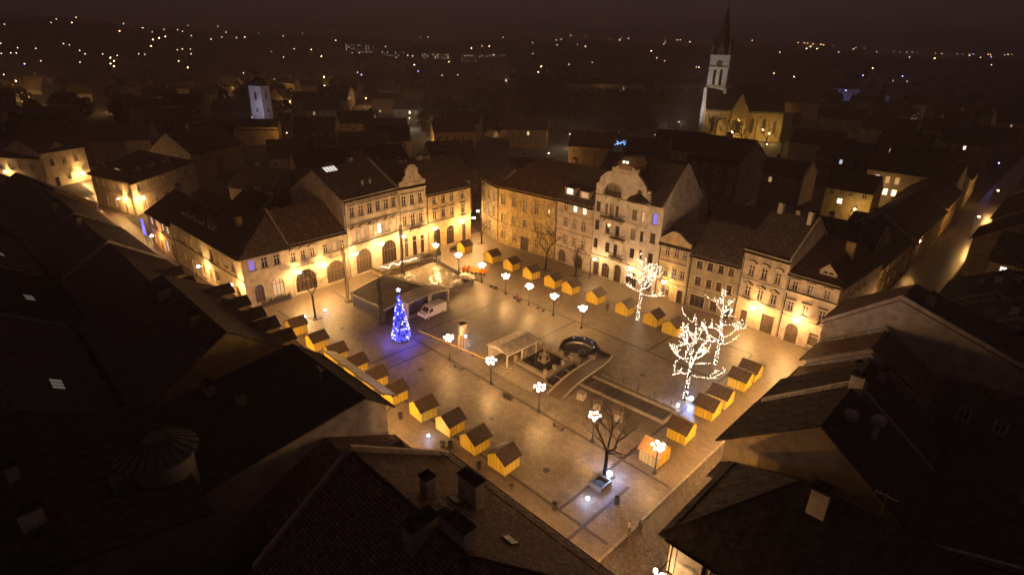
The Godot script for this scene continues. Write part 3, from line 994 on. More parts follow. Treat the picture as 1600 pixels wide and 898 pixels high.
func north_row() -> void:
	front.far_wing = house("orange_house", "orange plastered house with a row of lit upstairs windows in the narrow side street", Vector2(-45.7, 62.2), Vector2(-30.4, 61.7), {"d": 11.0, "h": 8.6, "r": 13.4, "wall": "orange_wall", "hl": 4.0, "bands": [[4.6, 0.25, 0.14], [8.2, 0.3, 0.2]], "roof": "tiles_dark",
		"front": [w(2.1, 1.2, 5.6, 7.4, "w", "window_bright"), w(5.8, 1.2, 5.6, 7.4, "w", "window_lit"), w(9.3, 1.2, 5.6, 7.4, "w", "window_bright"), w(12.3, 1.2, 5.6, 7.4, "w", "window_bright"), w(2.4, 1.4, 0.8, 3.4, "s"), w(6.2, 1.3, 0, 3.2, "d"), w(9.8, 1.6, 0.8, 3.6, "s", "window_cold"), w(13.4, 1.3, 0.9, 3.4)], "chimneys": [[5.0, 0.55, 0.7, 1.0, 1.5]]})
	front.wing = house("corner_house", "long cream corner house with a row of dormers, where the side street meets the square", Vector2(-30.3, 61.7), Vector2(4.7, 60.6), {"d": 8.9, "h": 10.4, "r": 15.2, "rf": 0.86, "wall": "cream", "hr": 5.2, "fo": 0.7, "roof": "tiles_dark", "bands": [[5.3, 0.22, 0.12], [9.95, 0.3, 0.2]],
		"front": [w(3.3, 1.1, 5.8, 7.7), w(5.8, 1.1, 5.8, 7.7), w(8.2, 1.1, 5.8, 7.7), w(11.1, 1.1, 5.9, 7.8), w(15.6, 1.1, 6.0, 7.9), w(21.2, 1.1, 6.2, 8.1), w(23.8, 1.1, 6.2, 8.1), w(28.0, 1.1, 6.5, 8.4), w(31.0, 1.1, 6.6, 8.5), w(2.9, 1.2, 1.6, 3.6), w(5.8, 1.2, 1.6, 3.6), w(10.4, 1.6, 0, 3.4, "p"), w(15.4, 1.8, 0.8, 3.6, "s"), w(19.0, 1.2, 1.4, 3.5), w(22.4, 2.4, 1.7, 4.0, "s"), w(26.8, 1.5, 0, 3.3, "d"), w(31.5, 2.2, 0.4, 3.8, "a")],
		"right": [w(1.8, 1.15, 7.2, 9.2, "w", "window_blue"), w(4.1, 1.15, 7.2, 9.2), w(6.4, 1.15, 7.2, 9.2), w(2.4, 1.7, 1.0, 4.4, "a"), w(6.0, 2.1, 1.2, 4.7, "a", "window_dim")],
		"dormers": [{"x": 4.5, "y": 11.3, "w": 1.7, "h": 1.1, "rise": 0.9, "wall": "pale"}, {"x": 7.8, "y": 11.3, "w": 1.7, "h": 1.1, "rise": 0.9, "wall": "pale"}, {"x": 11.1, "y": 11.3, "w": 1.7, "h": 1.1, "rise": 0.9, "wall": "pale"}, {"x": 14.2, "y": 11.3, "w": 1.7, "h": 1.1, "rise": 0.9, "wall": "pale"}, {"x": 18.8, "y": 11.3, "w": 2.2, "h": 1.2, "rise": 1.1, "wall": "pale"}],
		"chimneys": [[25.5, 0.5, 1.3, 0.9, 1.5, "ochre"], [13.0, 0.92, 0.8, 0.8, 1.6]], "gutters": ["f"]})
	front.n1 = house("arcade_house", "low cream arcade house with three attic slits and wide arches, left of the three-storey house", Vector2(4.15, 51.9), Vector2(3.4, 39.5), {"d": 13.0, "h": 10.5, "r": 15.6, "wall": "cream", "roof": "tiles", "firewalls": ["l"], "fire": "beige", "bands": [[5.4, 0.22, 0.12], [10.0, 0.35, 0.24]], "pilasters": [[0.25, 0.3, 5.7, 10.0], [6.2, 0.35, 5.7, 10.0]],
		"front": [w(1.0, 0.95, 6.8, 8.6, "w", "", "arc"), w(3.0, 0.95, 6.8, 8.6, "w", "", "arc"), w(5.0, 0.95, 6.8, 8.6, "w", "", "arc"), w(7.8, 0.95, 6.8, 8.6), w(9.8, 0.95, 6.8, 8.6, "w", "window_dim"), w(11.6, 0.95, 6.8, 8.6), w(1.0, 0.8, 9.55, 9.95, "o"), w(3.0, 0.8, 9.55, 9.95, "o"), w(5.0, 0.8, 9.55, 9.95, "o"), w(7.8, 0.8, 9.55, 9.95, "o"), w(9.8, 0.8, 9.55, 9.95, "o"), w(3.0, 4.4, 0.4, 4.8, "a"), w(9.5, 4.0, 0.4, 4.9, "a")], "chimneys": [[3.0, 0.62, 0.7, 0.9, 1.3]]})
	front.n2 = house("three_storey_house", "tall cream house with two rows of six windows over two broad arches", Vector2(3.4, 39.4), Vector2(1.1, 25.0), {"d": 17.0, "h": 16.6, "r": 21.6, "wall": "pale", "side_wall": "beige", "roof": "tiles_dark", "bands": [[6.7, 0.25, 0.2], [10.9, 0.2, 0.12], [15.3, 0.2, 0.12], [16.1, 0.45, 0.3]], "gutters": ["f"], "pilasters": [[0.4, 0.4, 7.1, 15.2], [14.1, 0.4, 7.1, 15.2]],
		"front": [w(2.1, 1.15, 12.5, 14.7, "w", "", "flat"), w(4.4, 1.15, 12.5, 14.7, "w", "", "flat"), w(6.7, 1.15, 12.5, 14.7, "w", "", "flat"), w(8.9, 1.15, 12.5, 14.7, "w", "", "flat"), w(11.1, 1.15, 12.5, 14.7, "w", "", "flat"), w(13.3, 1.15, 12.5, 14.7, "w", "", "flat"),
		w(2.1, 1.15, 7.6, 9.9, "w", "window_dim", "gable"), w(4.4, 1.15, 7.6, 9.9, "w", "window_dim", "arc"), w(6.7, 1.15, 7.6, 9.9, "w", "window_dim", "gable"), w(8.9, 1.15, 7.6, 9.9, "w", "window_bright", "arc"), w(11.1, 1.15, 7.6, 9.9, "w", "window_dim", "gable"), w(13.3, 1.15, 7.6, 9.9, "w", "window_dim", "arc"), w(2.1, 0.8, 15.6, 16.0, "o"), w(4.4, 0.8, 15.6, 16.0, "o"), w(6.7, 0.8, 15.6, 16.0, "o"), w(8.9, 0.8, 15.6, 16.0, "o"), w(11.1, 0.8, 15.6, 16.0, "o"), w(4.1, 4.1, 0.3, 5.5, "a"), w(11.2, 4.3, 0.3, 5.6, "a")],
		"left": [w(6.0, 1.0, 13.0, 14.6), w(12.5, 0.9, 13.4, 14.6)], "skylights": [{"x": 3.6, "t": 0.9, "w": 3.0, "l": 1.6, "n": 4, "lit": "sky_light"}], "chimneys": [[10.5, 0.58, 0.8, 1.2, 1.6], [5.6, 0.62, 0.7, 0.7, 1.3], [7.4, 0.15, 0.4, 0.4, 0.8], [9.4, 0.15, 0.4, 0.4, 0.8]], "firewalls": ["r"], "fire": "beige"})
	var n3 := house("gabled_house", "narrow house with a scrolled gable and a balcony in the middle of the arcade row", Vector2(1.1, 24.9), Vector2(0.95, 17.4), {"d": 15.0, "h": 16.5, "r": 19.5, "wall": "pale", "roof": "tiles_dark", "bands": [[6.4, 0.25, 0.2], [10.6, 0.2, 0.12], [15.4, 0.4, 0.3]], "pilasters": [[0.35, 0.45, 6.8, 15.3], [7.15, 0.45, 6.8, 15.3]],
		"front": [w(1.5, 1.15, 12.1, 14.4, "w", "", "flat"), w(3.75, 1.15, 12.1, 14.4, "w", "", "flat"), w(6.0, 1.15, 12.1, 14.4, "w", "", "flat"), w(1.5, 1.1, 7.6, 9.8), w(3.75, 1.2, 7.0, 9.9), w(6.0, 1.1, 7.6, 9.8), w(1.6, 1.2, 0.2, 4.8, "s"), w(3.9, 1.3, 0.0, 4.8, "s"), w(6.1, 1.2, 0.2, 4.6, "s")]})
	front.n3 = n3
	var gab := Shape.new()   # scrolled gable
	var prof := [Vector2(0.3, 16.5), Vector2(7.2, 16.5), Vector2(7.2, 17.5), Vector2(6.4, 17.7), Vector2(5.9, 18.6), Vector2(5.35, 18.9), Vector2(5.3, 20.0), Vector2(5.0, 20.4), Vector2(4.6, 20.9), Vector2(3.75, 21.1), Vector2(2.9, 20.9), Vector2(2.5, 20.4), Vector2(2.2, 20.0), Vector2(2.15, 18.9), Vector2(1.6, 18.6), Vector2(1.1, 17.7), Vector2(0.3, 17.5)]
	slab_from(gab, prof, -0.1, 0.35)
	part("gable", gab, M["pale"], n3)
	var gt := Shape.new()
	gt.box(Vector3(0.2, 17.0, 0.352), Vector3(7.3, 17.25, 0.55)); gt.box(Vector3(2.0, 19.95, 0.352), Vector3(5.5, 20.15, 0.5)); gt.box(Vector3(2.6, 17.6, 0.352), Vector3(3.1, 19.9, 0.45)); gt.box(Vector3(4.4, 17.6, 0.352), Vector3(4.9, 19.9, 0.45)); gt.box(Vector3(3.3, 17.9, 0.352), Vector3(4.2, 19.3, 0.4))
	part("gable_moulding", gt, M["trim"], n3)
	balcony(n3, 3.75, 6.9, 3.4, 1.0)
	front.n4 = house("yellow_house", "yellow three-storey house at the far corner end of the arcade row", Vector2(0.95, 17.3), Vector2(0.3, 3.4), {"d": 17.0, "h": 13.8, "r": 19.6, "hr": 5.0, "wall": "yellow", "roof": "tiles", "bands": [[6.7, 0.2, 0.15], [13.3, 0.35, 0.28]],
		"front": [w(2.4, 1.2, 11.0, 12.9), w(5.1, 1.2, 11.0, 12.9), w(7.8, 1.2, 11.0, 12.9), w(11.2, 1.2, 11.0, 12.9), w(2.4, 1.2, 7.5, 9.5, "w", "", "flat"), w(5.1, 1.2, 7.5, 9.5, "w", "", "flat"), w(7.8, 1.2, 7.5, 9.5, "w", "", "flat"), w(11.2, 1.2, 7.5, 9.5, "w", "", "flat"), w(2.9, 2.2, 0.4, 5.1, "a"), w(7.1, 2.4, 0.4, 5.1, "a"), w(11.6, 1.4, 0, 4.6, "d")],
		"right": [w(4.0, 1.1, 11.0, 12.9), w(9.0, 1.1, 11.0, 12.9), w(4.0, 1.1, 7.5, 9.5), w(9.0, 1.1, 7.5, 9.5)], "chimneys": [[2.2, 0.62, 1.6, 1.0, 1.7, "pale"], [6.0, 0.55, 1.0, 1.0, 1.5, "pale"], [9.4, 0.62, 1.4, 1.0, 1.9, "pale"]]})


func slab_from(s: Shape, prof: Array, z0: float, z1: float) -> void:   # an upright outline given thickness
	var idx := Geometry2D.triangulate_polygon(PackedVector2Array(prof))
	for i in range(0, idx.size(), 3):
		var a: Vector2 = prof[idx[i]]
		var b: Vector2 = prof[idx[i + 1]]
		var c: Vector2 = prof[idx[i + 2]]
		if (b - a).cross(c - a) < 0:
			var q := b
			b = c
			c = q
		s.tri(Vector3(a.x, a.y, z1), Vector3(b.x, b.y, z1), Vector3(c.x, c.y, z1)); s.tri(Vector3(a.x, a.y, z0), Vector3(c.x, c.y, z0), Vector3(b.x, b.y, z0))
	for i in prof.size():
		var p: Vector2 = prof[i]
		var q: Vector2 = prof[(i + 1) % prof.size()]
		s.quad(Vector3(p.x, p.y, z0), Vector3(q.x, q.y, z0), Vector3(q.x, q.y, z1), Vector3(p.x, p.y, z1))


func balcony(root: Node3D, xc: float, y: float, wd: float, d: float) -> void:
	var s := Shape.new()
	s.box(Vector3(xc - wd / 2, y - 0.22, 0.003), Vector3(xc + wd / 2, y, d))
	for x in [-0.35, 0.35]: s.box(Vector3(xc + x * wd - 0.12, y - 0.7, 0.003), Vector3(xc + x * wd + 0.12, y - 0.222, d * 0.6))
	var n := part("balcony", s, M["stone"], root)
	var r := Shape.new()
	for e in [0.1, 0.95]:
		r.box(Vector3(xc - wd / 2 + 0.03, y + e, d - 0.08), Vector3(xc + wd / 2 - 0.03, y + e + 0.05, d - 0.03))
		for x in [-1, 1]: r.box(Vector3(xc + x * (wd / 2 - 0.05) - 0.025, y + e, 0.01), Vector3(xc + x * (wd / 2 - 0.05) + 0.025, y + e + 0.05, d - 0.081))
	var k := int(wd / 0.16)
	for i in k + 1:
		var x := xc - wd / 2 + 0.05 + (wd - 0.1) * i / k
		r.box(Vector3(x - 0.02, y, d - 0.07), Vector3(x + 0.02, y + 0.95, d - 0.04))
	part("railing", r, M["iron"], n)


func east_row() -> void:
	front.e1n = house("old_corner_house", "narrow pale end of the old house at the street corner, with one lamp beside it", Vector2(-3.4, -3.6), Vector2(6.3, -0.05), {"d": 9.0, "h": 14.3, "r": 18.0, "wall": "old_grey", "hl": 3.0, "roof": "tiles_red", "bands": [[5.3, 0.2, 0.14], [13.8, 0.35, 0.25]],
		"front": [w(2.1, 1.2, 10.0, 12.4), w(5.4, 1.2, 10.0, 12.4), w(8.3, 1.0, 10.0, 12.4), w(2.1, 1.2, 6.3, 8.6, "w", "window_dim"), w(5.4, 1.2, 6.3, 8.6, "w", "window_dim"), w(8.3, 1.0, 6.3, 8.6), w(2.1, 1.5, 2.0, 4.2), w(5.4, 1.5, 2.0, 4.2)], "left": [w(3.0, 1.1, 10, 12.2), w(3.0, 1.1, 6.2, 8.4)]})
	front.e1 = house("stained_house", "big old house with stained peeling yellow plaster and tall windows", Vector2(6.4, 0.0), Vector2(24.2, -0.9), {"d": 17.0, "h": 14.4, "r": 20.6, "hl": 5.0, "wall": "old", "roof": "tiles_red", "trim": "old", "bands": [[5.2, 0.2, 0.12], [13.9, 0.35, 0.25]],
		"front": [w(1.8, 1.0, 10.0, 12.4), w(5.2, 1.0, 10.0, 12.4), w(8.7, 1.0, 9.4, 12.2), w(12.2, 1.0, 9.7, 12.1), w(15.9, 1.0, 9.8, 12.2), w(1.9, 1.0, 5.8, 7.6), w(5.3, 1.0, 5.7, 7.6), w(8.9, 1.0, 5.6, 7.5), w(12.3, 1.0, 5.6, 7.5), w(16.0, 1.0, 5.6, 7.5), w(1.9, 1.1, 1.5, 3.3), w(5.7, 1.1, 1.5, 3.4), w(8.9, 2.4, 0.0, 3.4, "d"), w(12.4, 1.1, 1.5, 3.4), w(15.4, 1.1, 1.5, 3.4)], "chimneys": [[15.5, 0.55, 0.8, 1.0, 1.5]]})
	front.e2 = house("dormer_house", "beige four-storey house with two lit dormers between the stained house and the white one", Vector2(24.3, -0.9), Vector2(34.9, -0.5), {"d": 15.0, "h": 14.6, "r": 21.0, "wall": "rose", "roof": "tiles_dark", "bands": [[11.6, 0.14, 0.1], [7.6, 0.14, 0.1], [3.7, 0.14, 0.1], [14.2, 0.3, 0.2]],
		"front": [w(2.8, 1.1, 12.3, 14.0), w(5.4, 1.1, 12.3, 14.0, "w", "window_bright"), w(8.0, 1.1, 12.3, 14.0, "w", "window_bright"), w(2.9, 1.1, 8.8, 10.8), w(5.5, 1.1, 8.8, 10.8), w(8.0, 1.1, 8.8, 10.8), w(3.0, 1.1, 4.7, 6.6), w(5.6, 1.1, 4.7, 6.6), w(8.2, 1.1, 4.7, 6.6), w(2.4, 2.2, 0.2, 3.2, "a"), w(7.3, 2.4, 0.0, 3.1, "p")],
		"dormers": [{"x": 2.7, "y": 15.5, "w": 2.6, "h": 1.6, "flat": true, "lit": "window_bright", "wall": "pale"}, {"x": 6.9, "y": 15.5, "w": 2.6, "h": 1.6, "flat": true, "lit": "window_dim", "wall": "pale"}], "firewalls": ["r"], "chimneys": [[9.9, 0.5, 0.6, 1.4, 1.6]]})
	white_house()
	var e4 := house("bell_gable_house", "small yellow house with a curved bell gable right of the white house", Vector2(51.2, -0.2), Vector2(57.6, -0.4), {"d": 12.0, "h": 11.3, "r": 14.6, "wall": "yellow", "roof": "tiles_dark", "bands": [[3.4, 0.15, 0.12], [7.5, 0.25, 0.16]], "pilasters": [[0.3, 0.35, 3.8, 11.2], [6.1, 0.35, 3.8, 11.2]],
		"front": [w(1.7, 0.95, 8.8, 10.6), w(3.6, 0.95, 8.8, 10.6), w(5.3, 0.9, 8.8, 10.4), w(1.8, 1.0, 4.7, 6.5), w(3.6, 1.0, 4.7, 6.5), w(5.3, 0.95, 4.8, 6.5), w(5.4, 1.2, 0.0, 2.8, "p"), w(2.2, 1.8, 0.6, 2.7, "s")]})
	front.e4 = e4
	var gab := Shape.new()
	var prof := [Vector2(0.1, 11.3), Vector2(6.35, 11.3), Vector2(6.35, 12.0), Vector2(5.5, 12.25), Vector2(4.6, 12.9), Vector2(3.8, 13.5), Vector2(3.0, 13.7), Vector2(2.2, 13.5), Vector2(1.4, 12.9), Vector2(0.7, 12.3), Vector2(0.1, 12.0)]
	slab_from(gab, prof, -0.2, 0.25)
	part("gable", gab, M["yellow"], e4)
	var gt := Shape.new()
	for i in range(2, prof.size() - 1): gt.bar(Vector3(prof[i].x, prof[i].y + 0.1, 0.1), Vector3(prof[i + 1].x, prof[i + 1].y + 0.1, 0.1), 0.55, 0.16)
	part("gable_moulding", gt, M["trim"], e4)
	front.e5 = house("grey_house", "plain grey-yellow house with dark square windows and a wide shop front", Vector2(57.7, -0.4), Vector2(67.0, -0.9), {"d": 13.0, "h": 10.6, "r": 15.6, "wall": "dull", "frame": "frame_dark", "roof": "tiles_dark", "bands": [[3.6, 0.15, 0.1], [10.2, 0.3, 0.2]],
		"front": [w(1.9, 1.1, 8.0, 9.5), w(3.9, 1.0, 8.1, 9.6), w(5.9, 1.0, 8.1, 9.6), w(7.8, 1.0, 8.1, 9.6), w(2.0, 1.1, 4.7, 6.4), w(4.1, 1.0, 4.7, 6.4), w(6.0, 1.0, 4.7, 6.4), w(7.9, 1.0, 4.7, 6.4), w(2.4, 2.8, 0.4, 2.7, "s"), w(8.2, 1.0, 0.0, 2.4, "d"), w(5.6, 1.4, 0.6, 2.5)]})
	front.e6 = house("ornate_yellow_house", "yellow three-storey house with arched hoods over its three bays of windows", Vector2(67.1, -0.9), Vector2(75.2, -0.1), {"d": 14.0, "h": 13.9, "r": 19.5, "wall": "cream", "roof": "tiles_dark", "bands": [[4.9, 0.2, 0.16], [8.55, 0.16, 0.12], [13.3, 0.45, 0.32]], "pilasters": [[0.3, 0.4, 5.2, 13.2], [7.8, 0.4, 5.2, 13.2]], "fire": "render",
		"front": [w(1.8, 1.05, 9.2, 11.2, "w", "", "arc"), w(4.1, 1.05, 9.2, 11.2, "w", "", "arc"), w(6.5, 1.05, 9.2, 11.2, "w", "", "arc"), w(1.8, 1.05, 5.4, 7.3, "w", "", "gable"), w(4.1, 1.05, 5.4, 7.3, "w", "", "gable"), w(6.5, 1.05, 5.4, 7.3, "w", "", "gable"), w(1.8, 0.6, 12.55, 12.9, "o"), w(4.1, 0.6, 12.55, 12.9, "o"), w(6.5, 0.6, 12.55, 12.9, "o"), w(1.9, 1.3, 0.0, 2.8, "d", "shutter"), w(6.3, 2.2, 0.0, 3.4, "d", "shutter")], "firewalls": ["r"], "chimneys": [[1.5, 0.5, 0.8, 0.8, 1.5, "pale"], [7.0, 0.45, 0.7, 0.9, 1.8, "pale"], [4.3, 0.55, 0.7, 0.7, 1.2, "pale"]]})
	front.e7 = house("pale_rose_house", "pale rose house with one arched doorway at the corner of the side street", Vector2(75.3, -0.1), Vector2(83.2, 0.3), {"d": 20.0, "h": 12.0, "r": 16.5, "wall": "rose", "roof": "tiles", "hr": 4.0, "bands": [[4.4, 0.2, 0.14], [8.5, 0.35, 0.24], [11.4, 0.5, 0.34]],
		"front": [w(1.2, 0.95, 9.1, 10.7, "w", "", "flat"), w(3.6, 0.95, 9.1, 10.7, "w", "", "flat"), w(6.2, 0.95, 9.1, 10.7, "w", "", "flat"), w(1.2, 0.95, 5.4, 7.1, "w", "", "flat"), w(3.6, 0.95, 5.4, 7.1, "w", "", "flat"), w(6.2, 0.95, 5.4, 7.1, "w", "", "flat"), w(2.3, 2.1, 0.0, 3.5, "p", "shutter"), w(5.8, 1.6, 0.5, 3.0, "s")],
		"right": [w(3, 1, 9.1, 10.7), w(6, 1, 9.1, 10.7), w(9, 1, 9.1, 10.7), w(12, 1, 9.1, 10.7), w(3, 1, 5.4, 7.1), w(6, 1, 5.4, 7.1), w(9, 1, 5.4, 7.1), w(12, 1, 5.4, 7.1), w(7.5, 1.4, 0, 3, "d")],
		"dormers": [{"x": 5.2, "y": 12.6, "w": 2.6, "h": 0.8, "rise": 1.3}], "chimneys": [[5.6, 0.4, 1.4, 0.8, 1.3, "ochre"]]})


func white_house() -> void:
	var L := 16.2
	var r := house("white_art_nouveau_house", "tall white house with a round-shouldered gable, balconies and a glazed lantern on top", Vector2(35.0, -0.5), Vector2(51.1, -0.2), {"d": 14.0, "h": 17.6, "r": 24.6, "wall": "white_wall", "roof": "tiles_dark", "frame": "frame_dark", "firewalls": ["r"], "fire": "white_wall", "fo": 0.02, "so": 0.0, "gutters": [], "bands": [[4.4, 0.2, 0.16]],
		"front": [w(0.9, 1.1, 13.8, 16.0, "x"), w(0.9, 1.1, 9.9, 12.1, "x"), w(0.9, 1.1, 6.0, 8.1, "x"), w(3.0, 0.7, 13.7, 16.0, "x"), w(4.3, 1.0, 13.2, 16.1, "x"), w(5.6, 0.7, 13.7, 16.0, "x"), w(3.7, 1.1, 9.7, 11.9, "x"), w(6.1, 1.0, 9.4, 11.9, "x"), w(4.0, 1.1, 5.7, 7.9, "x"), w(6.0, 0.95, 5.4, 8.0, "x"), w(9.8, 1.1, 13.9, 16.1, "x"), w(11.7, 0.85, 13.9, 16.1, "x", "window_dim"), w(14.4, 1.2, 14.0, 16.3, "x", "window_blue"), w(9.9, 1.1, 9.9, 12.1, "x"), w(11.9, 0.8, 10.0, 12.2, "x"), w(14.4, 1.2, 10.2, 12.4, "x"), w(10.1, 1.1, 6.1, 8.2, "x"), w(12.1, 0.75, 6.4, 8.4, "x"), w(14.4, 1.1, 6.2, 8.3, "x"), w(1.5, 1.6, 0.0, 3.0, "d"), w(4.0, 2.0, 0.1, 3.4, "a"), w(7.1, 1.8, 0.0, 3.9, "p"), w(10.5, 2.6, 0.2, 3.4, "a"), w(14.4, 1.8, 0.2, 3.2, "a")]})
	front.e3 = r
	# the tall gable rises over the left two thirds of the front, round-shouldered, with a recessed loggia in it
	var prof := [Vector2(0.0, 17.6), Vector2(2.2, 17.6), Vector2(2.2, 19.0), Vector2(2.7, 19.9), Vector2(3.5, 20.3), Vector2(4.3, 20.35), Vector2(5.1, 20.2), Vector2(5.8, 19.7), Vector2(6.2, 18.9), Vector2(6.2, 17.6), Vector2(12.9, 17.6), Vector2(12.9, 19.4), Vector2(12.1, 19.6), Vector2(11.7, 20.6), Vector2(10.9, 21.6), Vector2(9.6, 22.7), Vector2(9.4, 23.3), Vector2(8.4, 23.9), Vector2(6.6, 24.1), Vector2(4.9, 23.8), Vector2(3.9, 23.2), Vector2(3.6, 22.6), Vector2(2.4, 22.2), Vector2(1.0, 21.0), Vector2(0.7, 19.8), Vector2(0.0, 19.5)]
	var g := Shape.new()
	slab_from(g, prof, -0.5, 0.003)
	part("gable", g, M["white_wall"], r)
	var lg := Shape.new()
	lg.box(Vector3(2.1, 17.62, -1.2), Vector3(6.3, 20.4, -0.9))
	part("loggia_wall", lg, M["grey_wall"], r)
	var lw := window_meshes({"w": 1.6, "y0": 0.0, "y1": 2.1, "k": "s", "hood": ""})
	var ln := part("window", lw[0], M["frame_dark"], r, Vector3(4.8, 17.7, -0.85))
	part("pane", lw[1], M["pane"], ln)
	balcony(r, 4.2, 17.7, 4.4, 0.35)
	var gm := Shape.new()
	for i in range(12, prof.size() - 1): gm.bar(Vector3(prof[i].x, prof[i].y + 0.06, -0.25), Vector3(prof[i + 1].x, prof[i + 1].y + 0.06, -0.25), 0.62, 0.18)
	gm.ball(Vector3(3.7, 23.3, -0.2), 0.35); gm.ball(Vector3(9.5, 23.6, -0.2), 0.35); gm.ball(Vector3(12.5, 20.0, -0.2), 0.4); gm.box(Vector3(5.4, 22.2, 0.004), Vector3(7.8, 22.7, 0.12))
	part("gable_moulding", gm, M["trim"], r)
	# lantern with lit panes
	var lan := Shape.new()
	lan.prism([Vector2(4.6, -0.5), Vector2(5.2, 0.2), Vector2(8.0, 0.2), Vector2(8.6, -0.5), Vector2(8.6, -4.0), Vector2(4.6, -4.0)], 23.4, 24.3)
	var ln2 := part("lantern", lan, M["frame_dark"], r)
	var lr := Shape.new()
	var cx := 6.6
	for i in 8:
		var a := PI * i / 8
		var b := PI * (i + 1) / 8
		var p := Vector3(cx - cos(a) * 2.4, 24.3, -0.6 + sin(a) * 1.0)
		var q := Vector3(cx - cos(b) * 2.4, 24.3, -0.6 + sin(b) * 1.0)
		lr.quad(p, q, Vector3(cx - cos(b) * 1.3, 25.7, -1.4 + sin(b) * 0.3), Vector3(cx - cos(a) * 1.3, 25.7, -1.4 + sin(a) * 0.3))
	lr.quad(Vector3(5.3, 25.7, -1.4), Vector3(7.9, 25.7, -1.4), Vector3(7.9, 25.7, -4.0), Vector3(5.3, 25.7, -4.0)); lr.quad(Vector3(4.2, 24.3, -4), Vector3(4.2, 24.3, -0.6), Vector3(5.3, 25.7, -1.4), Vector3(5.3, 25.7, -4)); lr.quad(Vector3(9.0, 24.3, -0.6), Vector3(9.0, 24.3, -4), Vector3(7.9, 25.7, -4), Vector3(7.9, 25.7, -1.4))
	part("lantern_roof", lr, M["ochre"], ln2)
	for x in [6.1, 6.9]:
		var pn := Shape.new()
		pn.box(Vector3(x - 0.22, 24.55, -0.2), Vector3(x + 0.22, 25.0, 0.05))
		part("lantern_pane", pn, M["window_bright"], ln2)
	# bay with a tiled cap, and three balconies
	var bay := Shape.new()
	for k in [[13.4, 17.9], [4.6, 13.2]]:
		bay.prism([Vector2(8.9, 0.02), Vector2(8.92, 0.16), Vector2(12.68, 0.16), Vector2(12.7, 0.02)], k[1] - 0.25, k[1])
	part("bay_moulding", bay, M["trim"], r)
	var bc := Shape.new()
	bc.lathe(Vector3(10.4, 17.9, -0.6), [Vector2(2.7, 0.0), Vector2(2.3, 0.5), Vector2(1.2, 1.1), Vector2(0.75, 1.5), Vector2(0.85, 1.8), Vector2(0.6, 2.2), Vector2(0.0, 2.6)], 12)
	part("bay_roof", bc, M["tiles_dark"], r)
	balcony(r, 4.9, 13.2, 5.6, 1.0)
	balcony(r, 6.6, 9.4, 3.2, 1.0)
	balcony(r, 6.6, 5.3, 3.2, 0.9)
	var pa := Shape.new()
	pa.box(Vector3(12.95, 17.1, 0.004), Vector3(16.05, 17.7, 0.3))
	part("parapet", pa, M["trim"], r)


